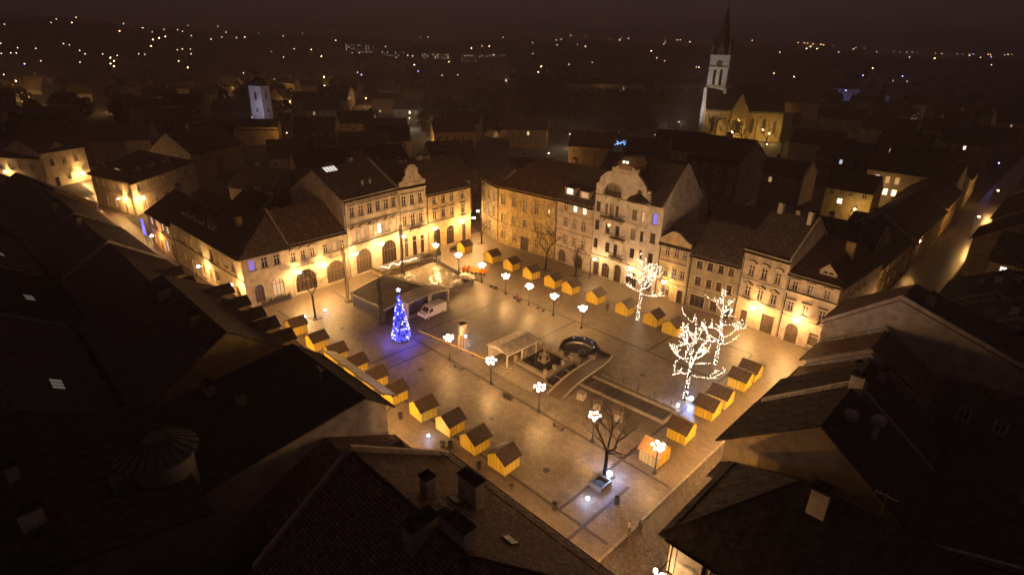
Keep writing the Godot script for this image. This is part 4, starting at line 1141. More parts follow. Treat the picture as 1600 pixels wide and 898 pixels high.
func south_west_row() -> void:
	# the house nearest the viewer, its tiled front slope towards the square
	front.sw1 = house("large_roofed_house", "nearest house with a broad tiled roof and big rendered chimneys, along the lower edge", Vector2(89.6, 66.6), Vector2(68.7, 66.6), {"d": 18.0, "h": 9.0, "r": 14.8, "rf": 0.53, "wall": "render", "roof": "tiles", "hl": 6.5, "fo": 0.9, "fire": "beige", "firewalls": ["r"],
		"front": [w(3, 1.1, 5.5, 7.4), w(6, 1.1, 5.5, 7.4), w(9, 1.1, 5.5, 7.4), w(12, 1.1, 5.5, 7.4), w(15, 1.1, 5.5, 7.4), w(18, 1.1, 5.5, 7.4), w(4, 1.6, 0.4, 3.2, "s"), w(9, 1.6, 0.4, 3.2, "s"), w(14, 1.6, 0.4, 3.2, "s")],
		"chimneys": [[10.4, 0.58, 1.1, 2.2, 1.5, "render", "metal"], [8.3, 0.5, 2.6, 0.9, 1.7, "render", "metal"], [12.6, 0.22, 2.1, 0.9, 2.5, "render", "metal"], [13.9, 0.4, 0.9, 0.8, 1.8, "render", "metal"]],
		"skylights": [{"x": 13.0, "t": 0.55, "w": 1.0, "l": 1.1, "lit": "flashing"}, {"x": 7.4, "t": 0.5, "w": 1.0, "l": 1.1, "lit": "flashing"}]})
	house("low_roofed_house", "low house with a small tiled roof tucked between two taller roofs opposite the stalls", Vector2(68.3, 66.6), Vector2(58.6, 66.6), {"d": 14.0, "h": 5.6, "r": 9.0, "rf": 0.5, "wall": "ochre", "roof": "tiles", "fo": 0.8, "front": [w(2.5, 1.2, 2.0, 3.8), w(5, 1.2, 0, 2.6, "d"), w(7.5, 1.2, 2.0, 3.8)], "dormers": [{"x": 5.0, "y": 6.4, "w": 3.6, "h": 1.0, "rise": 1.0, "roof": "tiles_dark"}]})
	front.sw2 = house("black_roofed_house", "house with a large black roof and a pale gable end, opposite the middle stalls", Vector2(58.4, 66.4), Vector2(43.0, 66.6), {"d": 19.0, "h": 9.6, "r": 11.6, "rf": 0.13, "wall": "render", "side_wall": "render", "roof": "metal", "fo": 0.9, "so": 0.3, "hr": 0.0,
		"front": [w(3, 1.1, 6, 8), w(6.5, 1.1, 6, 8), w(10, 1.1, 6, 8), w(13.5, 1.1, 6, 8), w(4, 1.6, 0.4, 3.2, "s"), w(9, 1.6, 0.4, 3.2, "s"), w(13, 1.6, 0.4, 3.2, "s")], "chimneys": [[9.0, 0.6, 0.8, 0.8, 1.4, "ochre"], [13.5, 0.68, 1.4, 0.8, 1.3]]})
	ridge_tiles(front.sw1, Vector3(6.5, 14.8, -9.54), Vector3(20.6, 14.8, -9.54))
	ridge_tiles(front.sw1, Vector3(-0.7, 8.3, 0.8), Vector3(6.4, 14.75, -9.4))
	ridge_tiles(front.sw1, Vector3(-0.6, 8.5, -18.4), Vector3(6.4, 14.75, -9.7))
	aerial(front.sw1, Vector3(9.4, 14.4, -9.0), 2.6)
	aerial(front.sw1, Vector3(16.0, 14.4, -9.4), 2.2)
	aerial(front.sw2, Vector3(6.0, 10.8, -4.0), 2.4)
	for k in 1:
		var sg := Shape.new()
		for i in 4: sg.bar(Vector3(1.0 + i * 5.0, 9.95 + k * 1.45, -0.9 - k * 2.4), Vector3(5.6 + i * 5.0, 9.95 + k * 1.45, -0.9 - k * 2.4), 0.04, 0.1)
		part("snow_guard", sg, M["metal"], front.sw1)
	var canopy := Shape.new()   # glazed rain roof over the pavement of that house
	for i in 12:
		var x := 42.5 + i * 1.25
		canopy.bar(Vector3(x, 9.2, 65.4), Vector3(x, 8.2, 63.6), 0.06, 0.08)
	for k in 2: canopy.bar(Vector3(42.3, 9.2 - k, 65.4 - 1.8 * k), Vector3(56.5, 9.2 - k, 65.4 - 1.8 * k), 0.07, 0.1)
	var cn := thing("glass_canopy", "glazed canopy of narrow panes along the eaves of the black roof", "canopy", Vector3(49, 0, 65))
	var cf := part("canopy_frame", canopy, M["iron"], cn, Vector3(-49, 0, -65))
	for i in 11:
		var p := Shape.new()
		var x := 42.5 + i * 1.25
		p.box(Vector3(x + 0.05, -0.02, -1.02), Vector3(x + 1.2, 0.02, 1.02))
		var o := part("pane", p, M["metal_light"], cn, Vector3(-49, 8.74, -0.5))
		o.rotation.x = -0.507
	front.sw3 = house("five_dormer_house", "long dark house whose front slope carries five gabled dormers towards the square", Vector2(41.3, 67.0), Vector2(13.0, 67.0), {"d": 18.0, "h": 9.0, "r": 15.0, "rf": 0.48, "wall": "ochre", "roof": "tiles_dark", "fo": 0.8, "hr": 5.0,
		"front": [w(3, 1.1, 5.5, 7.4), w(7, 1.1, 5.5, 7.4), w(11, 1.1, 5.5, 7.4), w(15, 1.1, 5.5, 7.4), w(19, 1.1, 5.5, 7.4), w(23, 1.1, 5.5, 7.4), w(5, 1.8, 0.4, 3.2, "s"), w(13, 1.8, 0.4, 3.2, "s"), w(21, 1.8, 0.4, 3.2, "s")],
		"dormers": [{"x": 1.9, "y": 9.6, "w": 2.4, "h": 1.6, "rise": 0.9, "wall": "ochre"}, {"x": 6.4, "y": 9.6, "w": 2.4, "h": 1.6, "rise": 0.9, "wall": "ochre"}, {"x": 10.6, "y": 9.6, "w": 2.4, "h": 1.6, "rise": 0.9, "wall": "ochre"}, {"x": 15.6, "y": 9.6, "w": 2.4, "h": 1.6, "rise": 0.9, "wall": "ochre"}, {"x": 21.5, "y": 9.6, "w": 2.4, "h": 1.6, "rise": 0.9, "wall": "ochre"}],
		"chimneys": [[6.0, 0.55, 0.8, 1.0, 1.2, "ochre"], [17.0, 0.56, 0.8, 1.4, 1.2]]})
	house("side_street_house", "dark roofed house at the mouth of the side street facing the cream corner house", Vector2(12.8, 68.5), Vector2(-12.0, 68.5), {"d": 15.0, "h": 7.4, "r": 12.2, "wall": "ochre", "roof": "tiles_dark", "fo": 0.6, "front": [w(4, 1.1, 4.2, 6), w(9, 1.1, 4.2, 6), w(14, 1.1, 4.2, 6), w(20, 1.1, 4.2, 6)], "dormers": [{"x": 4.0, "y": 8.2, "w": 2.6, "h": 1.4, "rise": 0.9}, {"x": 10.0, "y": 8.2, "w": 2.6, "h": 1.4, "rise": 0.9}], "skylights": [{"x": 3.0, "t": 0.8, "w": 2.4, "l": 0.8, "n": 2, "lit": "skylight_dim"}], "firewalls": ["r"], "fire": "render"})
	house("side_street_house", "second dark roofed house along the side street, further from the square", Vector2(-12.4, 69.0), Vector2(-38.0, 69.5), {"d": 14.0, "h": 7.6, "r": 12.0, "wall": "beige", "roof": "tiles_dark", "front": [w(4, 1.1, 4.4, 6.2), w(9, 1.1, 4.4, 6.2), w(15, 1.1, 4.4, 6.2), w(21, 1.1, 4.4, 6.2)], "firewalls": ["r"], "chimneys": [[8, 0.6, 0.8, 1.2, 1.4], [18, 0.55, 0.8, 0.8, 1.4]]})
	house("side_street_house", "third dark roofed house along the side street, at its far end", Vector2(-38.6, 70.0), Vector2(-66.0, 71.0), {"d": 13.0, "h": 8.0, "r": 12.6, "wall": "ochre", "roof": "tiles_dark", "front": [w(4, 1.1, 4.4, 6.2), w(10, 1.1, 4.4, 6.2), w(17, 1.1, 4.4, 6.2), w(23, 1.1, 4.4, 6.2)], "chimneys": [[8, 0.6, 0.8, 1.2, 1.4], [16, 0.6, 0.8, 0.8, 1.4]]})
	# roofs of the dark block behind, seen from above
	var rows := [
		["courtyard_house", "dark house behind the five-dormer house with a long pale ridge wall", 40.0, 87.0, 12.0, 87.0, 15.0, 8.5, 13.0, "tiles_dark", "r"], ["courtyard_house", "flat dark courtyard building behind the black roof", 64.0, 85.9, 44.0, 85.9, 16.0, 11.6, 13.0, "metal", ""],
		["courtyard_house", "dark shed-roofed house with a lit pale parapet at the left edge", 9.0, 85.0, -14.0, 86.0, 16.0, 8.0, 12.6, "metal", "r"], ["courtyard_house", "dark tiled house at the far left with a pale gable wall", -16.0, 86.0, -40.0, 87.0, 15.0, 8.0, 13.0, "tiles_dark", "lr"],
		["courtyard_house", "dark house in the lower left corner under the nearest rooftops", 62.0, 104.0, 30.0, 104.0, 16.0, 8.0, 12.0, "tiles_dark", "l"], ["courtyard_house", "low black house behind the broad tiled roof", 92.0, 86.5, 69.0, 86.5, 15.0, 7.0, 9.5, "tiles_dark", ""], ["courtyard_house", "dark house at the left edge with a purple-lit skylight", 26.0, 105.0, -6.0, 106.0, 18.0, 8.0, 12.0, "metal", "l"]]
	for q in rows:
		var fw := []
		for c in q[10]: fw.append(c)
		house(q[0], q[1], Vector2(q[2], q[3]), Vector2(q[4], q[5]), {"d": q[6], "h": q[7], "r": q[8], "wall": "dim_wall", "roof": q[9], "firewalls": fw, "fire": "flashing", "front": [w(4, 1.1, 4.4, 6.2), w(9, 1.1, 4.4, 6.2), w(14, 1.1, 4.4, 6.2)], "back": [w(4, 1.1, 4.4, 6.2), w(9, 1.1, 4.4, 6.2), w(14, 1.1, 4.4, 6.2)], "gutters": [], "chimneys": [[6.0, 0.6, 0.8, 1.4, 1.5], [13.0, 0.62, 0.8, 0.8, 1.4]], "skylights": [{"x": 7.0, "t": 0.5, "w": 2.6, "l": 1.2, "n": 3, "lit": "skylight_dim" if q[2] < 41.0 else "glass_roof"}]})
	# round turret with a seamed conical roof
	var tu := thing("round_turret", "round turret with a fan of metal seams on its low conical roof", "turret", Vector3(56.5, 0, 87.0))
	var tb := Shape.new()
	tb.lathe(Vector3.ZERO, [Vector2(2.5, 0), Vector2(2.5, 13.2), Vector2(2.9, 13.4), Vector2(2.9, 13.7)], 20)
	part("wall", tb, M["dim_wall"], tu)
	var tr := Shape.new()
	tr.lathe(Vector3(0, 13.7, 0), [Vector2(3.1, 0), Vector2(0.9, 1.3), Vector2(0.0, 1.35)], 22)
	var trn := part("roof", tr, M["metal_light"], tu)
	for i in 22:
		var a := TAU * i / 22
		var d := Vector3(cos(a), 0, sin(a))
		var sm := Shape.new()
		sm.bar(d * 3.1 + Vector3(0, 13.74, 0), d * 0.9 + Vector3(0, 15.04, 0), 0.07, 0.12)
		part("seam", sm, M["metal"], trn)


func south_east_row() -> void:
	front.se1 = house("hip_roofed_house", "large dark hipped roof above a lit cream wall, in the lower right corner", Vector2(88.9, 59.4), Vector2(122.0, 59.4), {"d": 11.0, "h": 9.8, "r": 15.6, "rf": 0.46, "wall": "pale", "roof": "metal", "hl": 6.8, "fo": 0.8, "bands": [[4.6, 0.2, 0.15]], "pilasters": [[0.4, 0.5, 5.0, 9.6]],
		"front": [w(3.4, 1.1, 6.6, 8.6), w(6.8, 1.1, 6.6, 8.6), w(10.2, 1.1, 6.6, 8.6), w(14, 1.1, 6.6, 8.6), w(3.4, 1.3, 1.2, 3.2), w(6.8, 1.3, 1.2, 3.2)], "left": [w(3, 1.1, 6.6, 8.6), w(6.5, 1.1, 6.6, 8.6), w(5, 1.6, 0, 3, "p")], "chimneys": [[8.5, 0.4, 1.2, 1.2, 1.5, "pale"]], "skylights": [{"x": 17.5, "t": 0.75, "w": 1.6, "l": 0.9, "n": 2, "lit": "sky_light"}]})
	ridge_tiles(front.se1, Vector3(6.8, 15.6, -5.06), Vector3(33.0, 15.6, -5.06), "metal")
	ridge_tiles(front.se1, Vector3(-0.6, 9.0, 0.7), Vector3(6.7, 15.5, -5.0), "metal")
	aerial(front.se1, Vector3(12.0, 15.2, -5.2), 2.6)
	house("low_brown_house", "low house with a brown roof between the hipped roof and the black one", Vector2(87.0, 45.2), Vector2(87.0, 47.9), {"d": 13.0, "h": 6.6, "r": 9.0, "wall": "ochre", "roof": "tiles", "fo": 0.6, "front": [w(1.3, 1.0, 3.6, 5.2)], "gutters": []})
	front.se2 = house("black_gabled_house", "black roofed house with a gold-lit gable end beside the road, opposite the last stalls", Vector2(86.4, 35.4), Vector2(86.4, 44.9), {"d": 15.6, "h": 9.2, "r": 15.0, "wall": "ochre", "roof": "metal", "fo": 0.8, "firewalls": ["l"], "fire": "flashing", "front": [w(2, 1.1, 5.6, 7.4), w(4.8, 1.1, 5.6, 7.4), w(7.5, 1.1, 5.6, 7.4), w(3, 1.4, 0.3, 3, "s"), w(6.5, 1.4, 0.3, 3, "s")], "right": [w(3.0, 0.9, 5.8, 7.4)], "chimneys": [[0.6, 0.52, 0.9, 1.2, 1.6, "pale"]]})
	front.se3 = house("black_roofed_shop_house", "dark roofed house with a pale ridge line beside the road, behind the gold-lit gable", Vector2(86.4, 28.4), Vector2(86.4, 35.2), {"d": 15.0, "h": 9.2, "r": 14.6, "wall": "ochre", "roof": "metal", "fo": 0.7, "front": [w(1.8, 1.1, 5.6, 7.4), w(4.8, 1.1, 5.6, 7.4), w(3.2, 2.0, 0.3, 3, "s")], "chimneys": [[6.2, 0.55, 1.0, 0.8, 1.5, "pale"], [1.0, 0.6, 1.0, 0.8, 1.2]]})
	front.se4 = house("stepped_roof_house", "low brown roofed house with pale party walls beside the road at the far end", Vector2(86.0, 20.4), Vector2(86.0, 28.2), {"d": 13.0, "h": 7.4, "r": 11.4, "wall": "beige", "roof": "tiles", "fo": 0.7, "firewalls": ["l"], "fire": "flashing", "front": [w(2, 1.1, 4.4, 6.2), w(5.4, 1.1, 4.4, 6.2), w(3.6, 1.8, 0.3, 3, "s")], "chimneys": [[5, 0.5, 0.9, 0.7, 1.2]]})
	front.se5 = house("stepped_roof_house", "second low brown roofed house, under the big pale gable wall", Vector2(85.8, 13.8), Vector2(85.8, 20.2), {"d": 13.0, "h": 8.4, "r": 12.6, "wall": "beige", "roof": "tiles", "fo": 0.7, "firewalls": ["l"], "front": [w(2, 1.1, 5.0, 6.8), w(4.6, 1.1, 5.0, 6.8), w(3.2, 1.8, 0.3, 3, "s")]})
	house("pale_gabled_house", "big dark house showing a wide pale gable wall at the right of the square", Vector2(85.0, 2.0), Vector2(85.0, 13.4), {"d": 26.0, "h": 11.0, "r": 17.0, "rf": 0.3, "wall": "pale", "side_wall": "render", "roof": "tiles_dark", "fo": 0.7, "hl": 4.0, "firewalls": ["r"], "fire": "render", "front": [w(2, 1.1, 6.6, 8.6), w(5, 1.1, 6.6, 8.6), w(8.5, 1.1, 6.6, 8.6), w(4, 1.8, 0.3, 3, "s")], "chimneys": [[8, 0.4, 0.9, 0.9, 1.4]]})
	# dark back yards and roofs on the right
	var rows := [["yard_house", "long black house behind the gold-lit gable with two round vents", 103.0, 28.0, 103.0, 45.0, 20.0, 8.0, 11.0, "metal"], ["yard_house", "dark house at the right edge with a row of grey roof windows", 100.0, 14.0, 124.0, 15.5, 18.0, 9.0, 12.5, "tiles_dark"], ["yard_house", "black house at the right edge beyond the pale gable wall", 113.0, -6.0, 132.0, -5.0, 14.0, 9.0, 14.0, "tiles_dark"],
		["yard_house", "black yard building along the right edge of the picture", 106.0, 48.0, 134.0, 48.0, 8.0, 5.0, 7.0, "metal"], ["yard_house", "dark roof between the pale gable wall and the street on the right", 96.0, -12.0, 96.0, 0.0, 16.0, 9.0, 13.5, "tiles_dark"], ["yard_house", "dark roof right of the street, below the lit corner house", 93.5, -30.0, 93.5, -14.0, 14.0, 8.0, 12.0, "tiles_dark"]]
	for q in rows: house(q[0], q[1], Vector2(q[2], q[3]), Vector2(q[4], q[5]), {"d": q[6], "h": q[7], "r": q[8], "wall": "dim_wall", "roof": q[9], "gutters": [], "firewalls": ["r"], "fire": "flashing", "front": [w(2.5, 1.1, 4.4, 6.2), w(6, 1.1, 4.4, 6.2), w(9, 1.1, 4.4, 6.2)], "chimneys": [[4.0, 0.6, 0.8, 1.2, 1.4], [8.0, 0.45, 0.9, 0.9, 1.2]], "skylights": [{"x": 6.0, "t": 0.6, "w": 3.0, "l": 1.2, "n": 3}]})
	for q in [[101.5, 41.5], [103.5, 40.6]]:
		var v := thing("roof_vent", "round pale roof vent, the %s of two on the black roof at right" % ("left" if q[0] < 102 else "right"), "vent", Vector3(q[0] - 6.0, 14.2, q[1] - 1.0), 0, "round vents on the black roof")
		var s := Shape.new()
		s.lathe(Vector3.ZERO, [Vector2(0.25, -3.5), Vector2(0.25, 0.0), Vector2(0.6, 0.05), Vector2(0.62, 0.5), Vector2(0.4, 0.75), Vector2(0, 0.8)], 12)
		part("hood", s, M["pale"], v)


# ---------------------------------------------------------------- the town behind
func grid(l: float, rows: Array, step: float, hh: float, lit := {}) -> Array:   # windows in even rows
	var out := []
	var k := int(l / step)
	for j in rows.size():
		for i in k:
			var key := "%d,%d" % [i, j]
			out.append(w((i + 0.5) * l / k, 1.1, rows[j], rows[j] + hh, "w", lit.get(key, "")))
	return out


func town_behind() -> void:
	front.b1 = house("street_corner_house", "left front of the wedge-shaped cream corner house where the side street bends", Vector2(-98.0, 63.0), Vector2(-76.0, 58.5), {"d": 0.4, "h": 9.2, "flat": true, "wall": "cream", "bands": [[4.9, 0.2, 0.12], [8.8, 0.3, 0.2]], "front": [w(3.5, 1.2, 5.9, 7.9), w(7.4, 1.2, 5.9, 7.9), w(10.4, 1.2, 5.9, 7.9), w(13.5, 1.2, 5.9, 7.9), w(17.3, 1.2, 5.9, 7.9), w(17.6, 1.4, 0, 3.0, "d"), w(13.0, 2.0, 0.8, 3.2, "s"), w(8.0, 2.0, 0.8, 3.2, "s")]})
	front.b2 = house("street_corner_house", "right front of the wedge-shaped cream corner house, under three gabled dormers", Vector2(-76.1, 58.4), Vector2(-98.0, 35.0), {"d": 0.4, "h": 9.2, "flat": true, "wall": "cream", "bands": [[4.9, 0.2, 0.12], [8.8, 0.3, 0.2]], "front": [w(3.3, 1.2, 6.2, 8.2), w(7.8, 1.2, 6.2, 8.2), w(14.4, 1.2, 6.2, 8.0), w(21.5, 1.2, 6.0, 7.8), w(26.4, 1.2, 6.0, 7.8), w(4.4, 1.8, 0.6, 3.2, "s"), w(10, 1.4, 0, 3, "d"), w(15, 2.0, 0.6, 3.2, "s")]})
	var wr := Shape.new()   # its roof, a hip that follows the wedge
	var c0 := Vector3(-74.9, 8.9, 58.4)
	var c1 := Vector3(-98.2, 8.9, 63.9)
	var c2 := Vector3(-98.4, 8.9, 34.2)
	var r1 := Vector3(-86.5, 14.2, 55.2)
	var r2 := Vector3(-98.3, 14.2, 49.5)
	wr.poly([c1, c0, r1]); wr.poly([c1, r1, r2]); wr.poly([c0, c2, r1]); wr.poly([c2, r2, r1]); wr.poly([c2, c1, r2])
	for e in [[c1, c0], [c0, c2], [c2, c1]]: wr.quad(e[0] + Vector3(0, -0.25, 0), e[1] + Vector3(0, -0.25, 0), e[1], e[0])
	var wn := part("roof", wr, M["tiles_dark"], front.b1)
	wn.transform = front.b1.transform.affine_inverse()
	for q in [{"x": 6.7, "y": 10.4, "w": 2.4, "h": 1.5, "rise": 0.7, "wall": "pale"}, {"x": 13.4, "y": 10.4, "w": 2.4, "h": 1.5, "rise": 0.7, "wall": "pale"}, {"x": 20.7, "y": 10.4, "w": 2.4, "h": 1.5, "rise": 0.7, "wall": "pale"}]: dormer(front.b2, q, 9.2, 14.2, 6.4, {"roof": "tiles_dark"})
	for q in [{"x": 6.2, "y": 10.4, "w": 2.4, "h": 1.4, "rise": 0.6, "wall": "pale"}, {"x": 12.6, "y": 10.4, "w": 3.4, "h": 1.4, "flat": true, "wall": "pale", "lit": "window_dim"}]: dormer(front.b1, q, 9.2, 14.2, 8.0, {"roof": "tiles_dark"})
	front.a2 = house("yellow_street_house", "taller yellow three-storey house with one bright lamp at the left edge of the town", Vector2(-129.0, 70.0), Vector2(-136.0, 57.0), {"d": 16.0, "h": 11.4, "r": 15.0, "wall": "cream", "roof": "tiles_dark", "front": [w(3.2, 1.1, 6.8, 8.9), w(7.1, 1.1, 6.8, 8.9), w(11.1, 1.1, 6.8, 8.9), w(7.3, 1.1, 1.6, 3.6), w(10.9, 1.1, 1.6, 3.6), w(3.2, 1.4, 0, 3, "d")]})
	front.a1 = house("yellow_street_house", "lower yellow house with a plain row of windows at the left edge", Vector2(-147.0, 83.0), Vector2(-129.2, 70.2), {"d": 14.0, "h": 9.8, "r": 14.0, "wall": "cream", "roof": "tiles_dark", "front": [w(2, 1.1, 5.6, 7.6), w(6, 1.1, 5.6, 7.6), w(10, 1.1, 5.6, 7.6), w(14, 1.1, 5.6, 7.6), w(18, 1.1, 5.6, 7.6), w(5, 1.1, 1.4, 3.4), w(11, 1.1, 1.4, 3.4), w(16, 1.1, 1.4, 3.4)]})
	house("dark_gabled_house", "dark house with a long roof and a pale gable behind the dormered corner", Vector2(-111.0, 32.0), Vector2(-124.0, 10.0), {"d": 17.0, "h": 9.4, "r": 16.0, "wall": "ochre", "side_wall": "render", "roof": "tiles_dark", "front": grid(25.6, [5.6, 1.8], 5.0, 1.9), "chimneys": [[10, 0.5, 0.8, 0.8, 1.6]]})
	house("small_lit_house", "little house glowing yellow below the floodlit small tower", Vector2(-186.0, -5.0), Vector2(-176.0, -16.0), {"d": 9.0, "h": 7.0, "r": 11.0, "wall": "yellow", "roof": "tiles_dark", "front": grid(14.8, [4.0, 1.0], 3.2, 1.8)})
	house("small_lit_house", "second little house, left of the floodlit small tower, with a steep dark roof", Vector2(-196.0, 12.0), Vector2(-188.0, -3.0), {"d": 9.0, "h": 7.0, "r": 11.5, "wall": "pale", "roof": "tiles_dark", "front": grid(17.0, [4.0, 1.0], 3.2, 1.8)})
	house("chapel_house", "low dark roofed house hiding the foot of the floodlit small tower", Vector2(-180.0, -4.0), Vector2(-168.0, -24.0), {"d": 12.0, "h": 7.0, "r": 11.0, "wall": "ochre", "roof": "tiles_dark", "front": grid(23.0, [6.0, 2.0], 4.0, 1.9)})
	house("street_end_house", "dark roofed house on the outer side of the bend in the side street", Vector2(-67.0, 68.5), Vector2(-95.0, 72.5), {"d": 14.0, "h": 7.4, "r": 12.0, "wall": "ochre", "roof": "tiles_dark", "front": grid(28.0, [4.6, 1.2], 4.5, 1.8), "chimneys": [[8, 0.6, 0.8, 1.0, 1.4]]})
	house("street_end_house", "second dark roofed house on the outer side of the bend, nearer the left edge", Vector2(-97.0, 76.0), Vector2(-125.0, 86.0), {"d": 14.0, "h": 7.4, "r": 12.0, "wall": "beige", "roof": "tiles_dark", "front": grid(29.0, [4.6, 1.2], 4.5, 1.8)})
	house("yellow_topped_house", "house of which a bright yellow top storey shows over the roofs", Vector2(-88.0, -54.0), Vector2(-79.0, -69.0), {"d": 11.0, "h": 12.2, "r": 15.5, "wall": "yellow", "roof": "tiles_dark", "front": grid(17.5, [8.2, 4.6, 1.0], 3.5, 1.9), "bands": [[11.6, 0.4, 0.3]]})
	house("tall_dark_block", "tall dark block with a grey party wall, behind the white gabled house", Vector2(30.5, -46.0), Vector2(44.5, -46.0), {"d": 15.0, "h": 20.0, "r": 24.5, "wall": "dim_wall", "side_wall": "grey_wall", "roof": "tiles_dark", "front": grid(14.0, [16.0, 11.5, 7.0], 3.3, 2.1), "chimneys": [[6, 0.6, 0.9, 1.2, 1.4]]})
	house("lit_yard_house", "low yellow house lit from its yard, with one bright window", Vector2(53.0, -88.0), Vector2(65.6, -88.0), {"d": 9.0, "h": 9.6, "r": 13.5, "wall": "yellow", "roof": "tiles_dark", "front": [w(2.1, 1.2, 7.2, 8.7), w(4.6, 1.2, 7.6, 9.0), w(7.0, 1.2, 7.6, 9.0), w(10.5, 1.2, 7.4, 8.9), w(4.6, 1.4, 4.8, 6.4, "w", "window_bright"), w(9.0, 1.2, 3.8, 5.6)]})
	house("brown_tenement", "brown tenement with scattered lit windows beside the street on the right", Vector2(56.0, -116.0), Vector2(80.0, -116.0), {"d": 13.0, "h": 11.6, "r": 15.5, "wall": "dim_wall", "roof": "tiles_dark", "front": [w(3.4, 1.3, 7.5, 9.8, "w", "window_cold"), w(6.4, 1.1, 7.6, 9.7, "w", "window_dim"), w(9.0, 1.1, 7.6, 9.7, "w", "window_dim"), w(14.1, 1.1, 7.6, 9.7), w(16.6, 1.1, 7.6, 9.7), w(19.4, 1.1, 7.5, 9.6, "w", "window_bright"), w(21.1, 1.1, 7.5, 9.6, "w", "window_bright"), w(3.4, 1.2, 3.9, 5.9), w(6.6, 1.3, 3.9, 5.9, "w", "window_bright"), w(9.0, 1.3, 3.9, 5.9, "w", "window_bright"), w(14.1, 1.1, 4.0, 5.8, "w", "window_dim"), w(16.6, 1.1, 4.2, 6.0), w(19.4, 1.1, 3.8, 5.6, "w", "window_bright"), w(20.9, 0.9, 3.8, 5.6, "w", "window_dim")]})
	house("street_side_house", "ochre house on the left of the lit street, its long wall raked by a lamp", Vector2(83.0, -52.0), Vector2(83.0, -84.0), {"d": 12.0, "h": 9.0, "r": 13.5, "wall": "ochre", "roof": "tiles_dark", "front": grid(32.0, [5.6, 1.6], 4.0, 1.9)})
	house("street_side_house", "second ochre house on the left of the lit street, further up", Vector2(82.4, -88.0), Vector2(81.6, -114.0), {"d": 12.0, "h": 9.0, "r": 13.0, "wall": "ochre", "roof": "tiles_dark", "front": grid(26.0, [5.6, 1.6], 4.0, 1.9)})
	house("street_side_house", "third house on the left of the lit street, with a pale bulky gable", Vector2(81.0, -132.0), Vector2(80.0, -160.0), {"d": 16.0, "h": 10.0, "r": 15.0, "wall": "beige", "side_wall": "render", "roof": "tiles_dark", "front": grid(28.0, [6.0, 1.8], 4.0, 1.9)})
	house("alley_house", "dark house between the pale rose house and the lit street wall", Vector2(82.8, -22.0), Vector2(82.8, -49.0), {"d": 13.0, "h": 8.6, "r": 13.0, "wall": "ochre", "roof": "tiles_dark", "front": grid(27.0, [5.2, 1.4], 4.0, 1.9), "firewalls": ["r"], "fire": "render"})
	house("lit_corner_house", "yellow house with a bright window at the right edge of the picture", Vector2(96.5, -45.5), Vector2(110.0, -44.6), {"d": 12.0, "h": 9.2, "r": 13.5, "wall": "cream", "roof": "tiles_dark", "bands": [[8.8, 0.3, 0.2]], "front": [w(2.6, 1.1, 6.1, 8.0, "w", "window_bright"), w(4.6, 1.1, 6.1, 8.0), w(7.2, 1.1, 6.1, 8.0), w(10, 1.1, 6.1, 8.0)]})
	house("right_street_house", "dark house right of the lit street with its roof against the light", Vector2(92.0, -74.0), Vector2(92.0, -60.0), {"d": 14.0, "h": 9.0, "r": 14.0, "wall": "beige", "roof": "tiles_dark", "front": grid(14.0, [5.6, 1.6], 4.0, 1.9)})
	house("right_street_house", "second dark house right of the lit street, further away", Vector2(92.6, -118.0), Vector2(92.6, -84.0), {"d": 14.0, "h": 9.0, "r": 14.0, "wall": "beige", "roof": "tiles_dark", "front": grid(34.0, [5.6, 1.6], 4.0, 1.9)})
	house("right_street_house", "third dark house right of the lit street, at the edge of the picture", Vector2(92.0, -176.0), Vector2(93.0, -126.0), {"d": 14.0, "h": 9.0, "r": 14.0, "wall": "beige", "roof": "tiles_dark", "front": grid(50.0, [5.6, 1.6], 4.5, 1.9)})
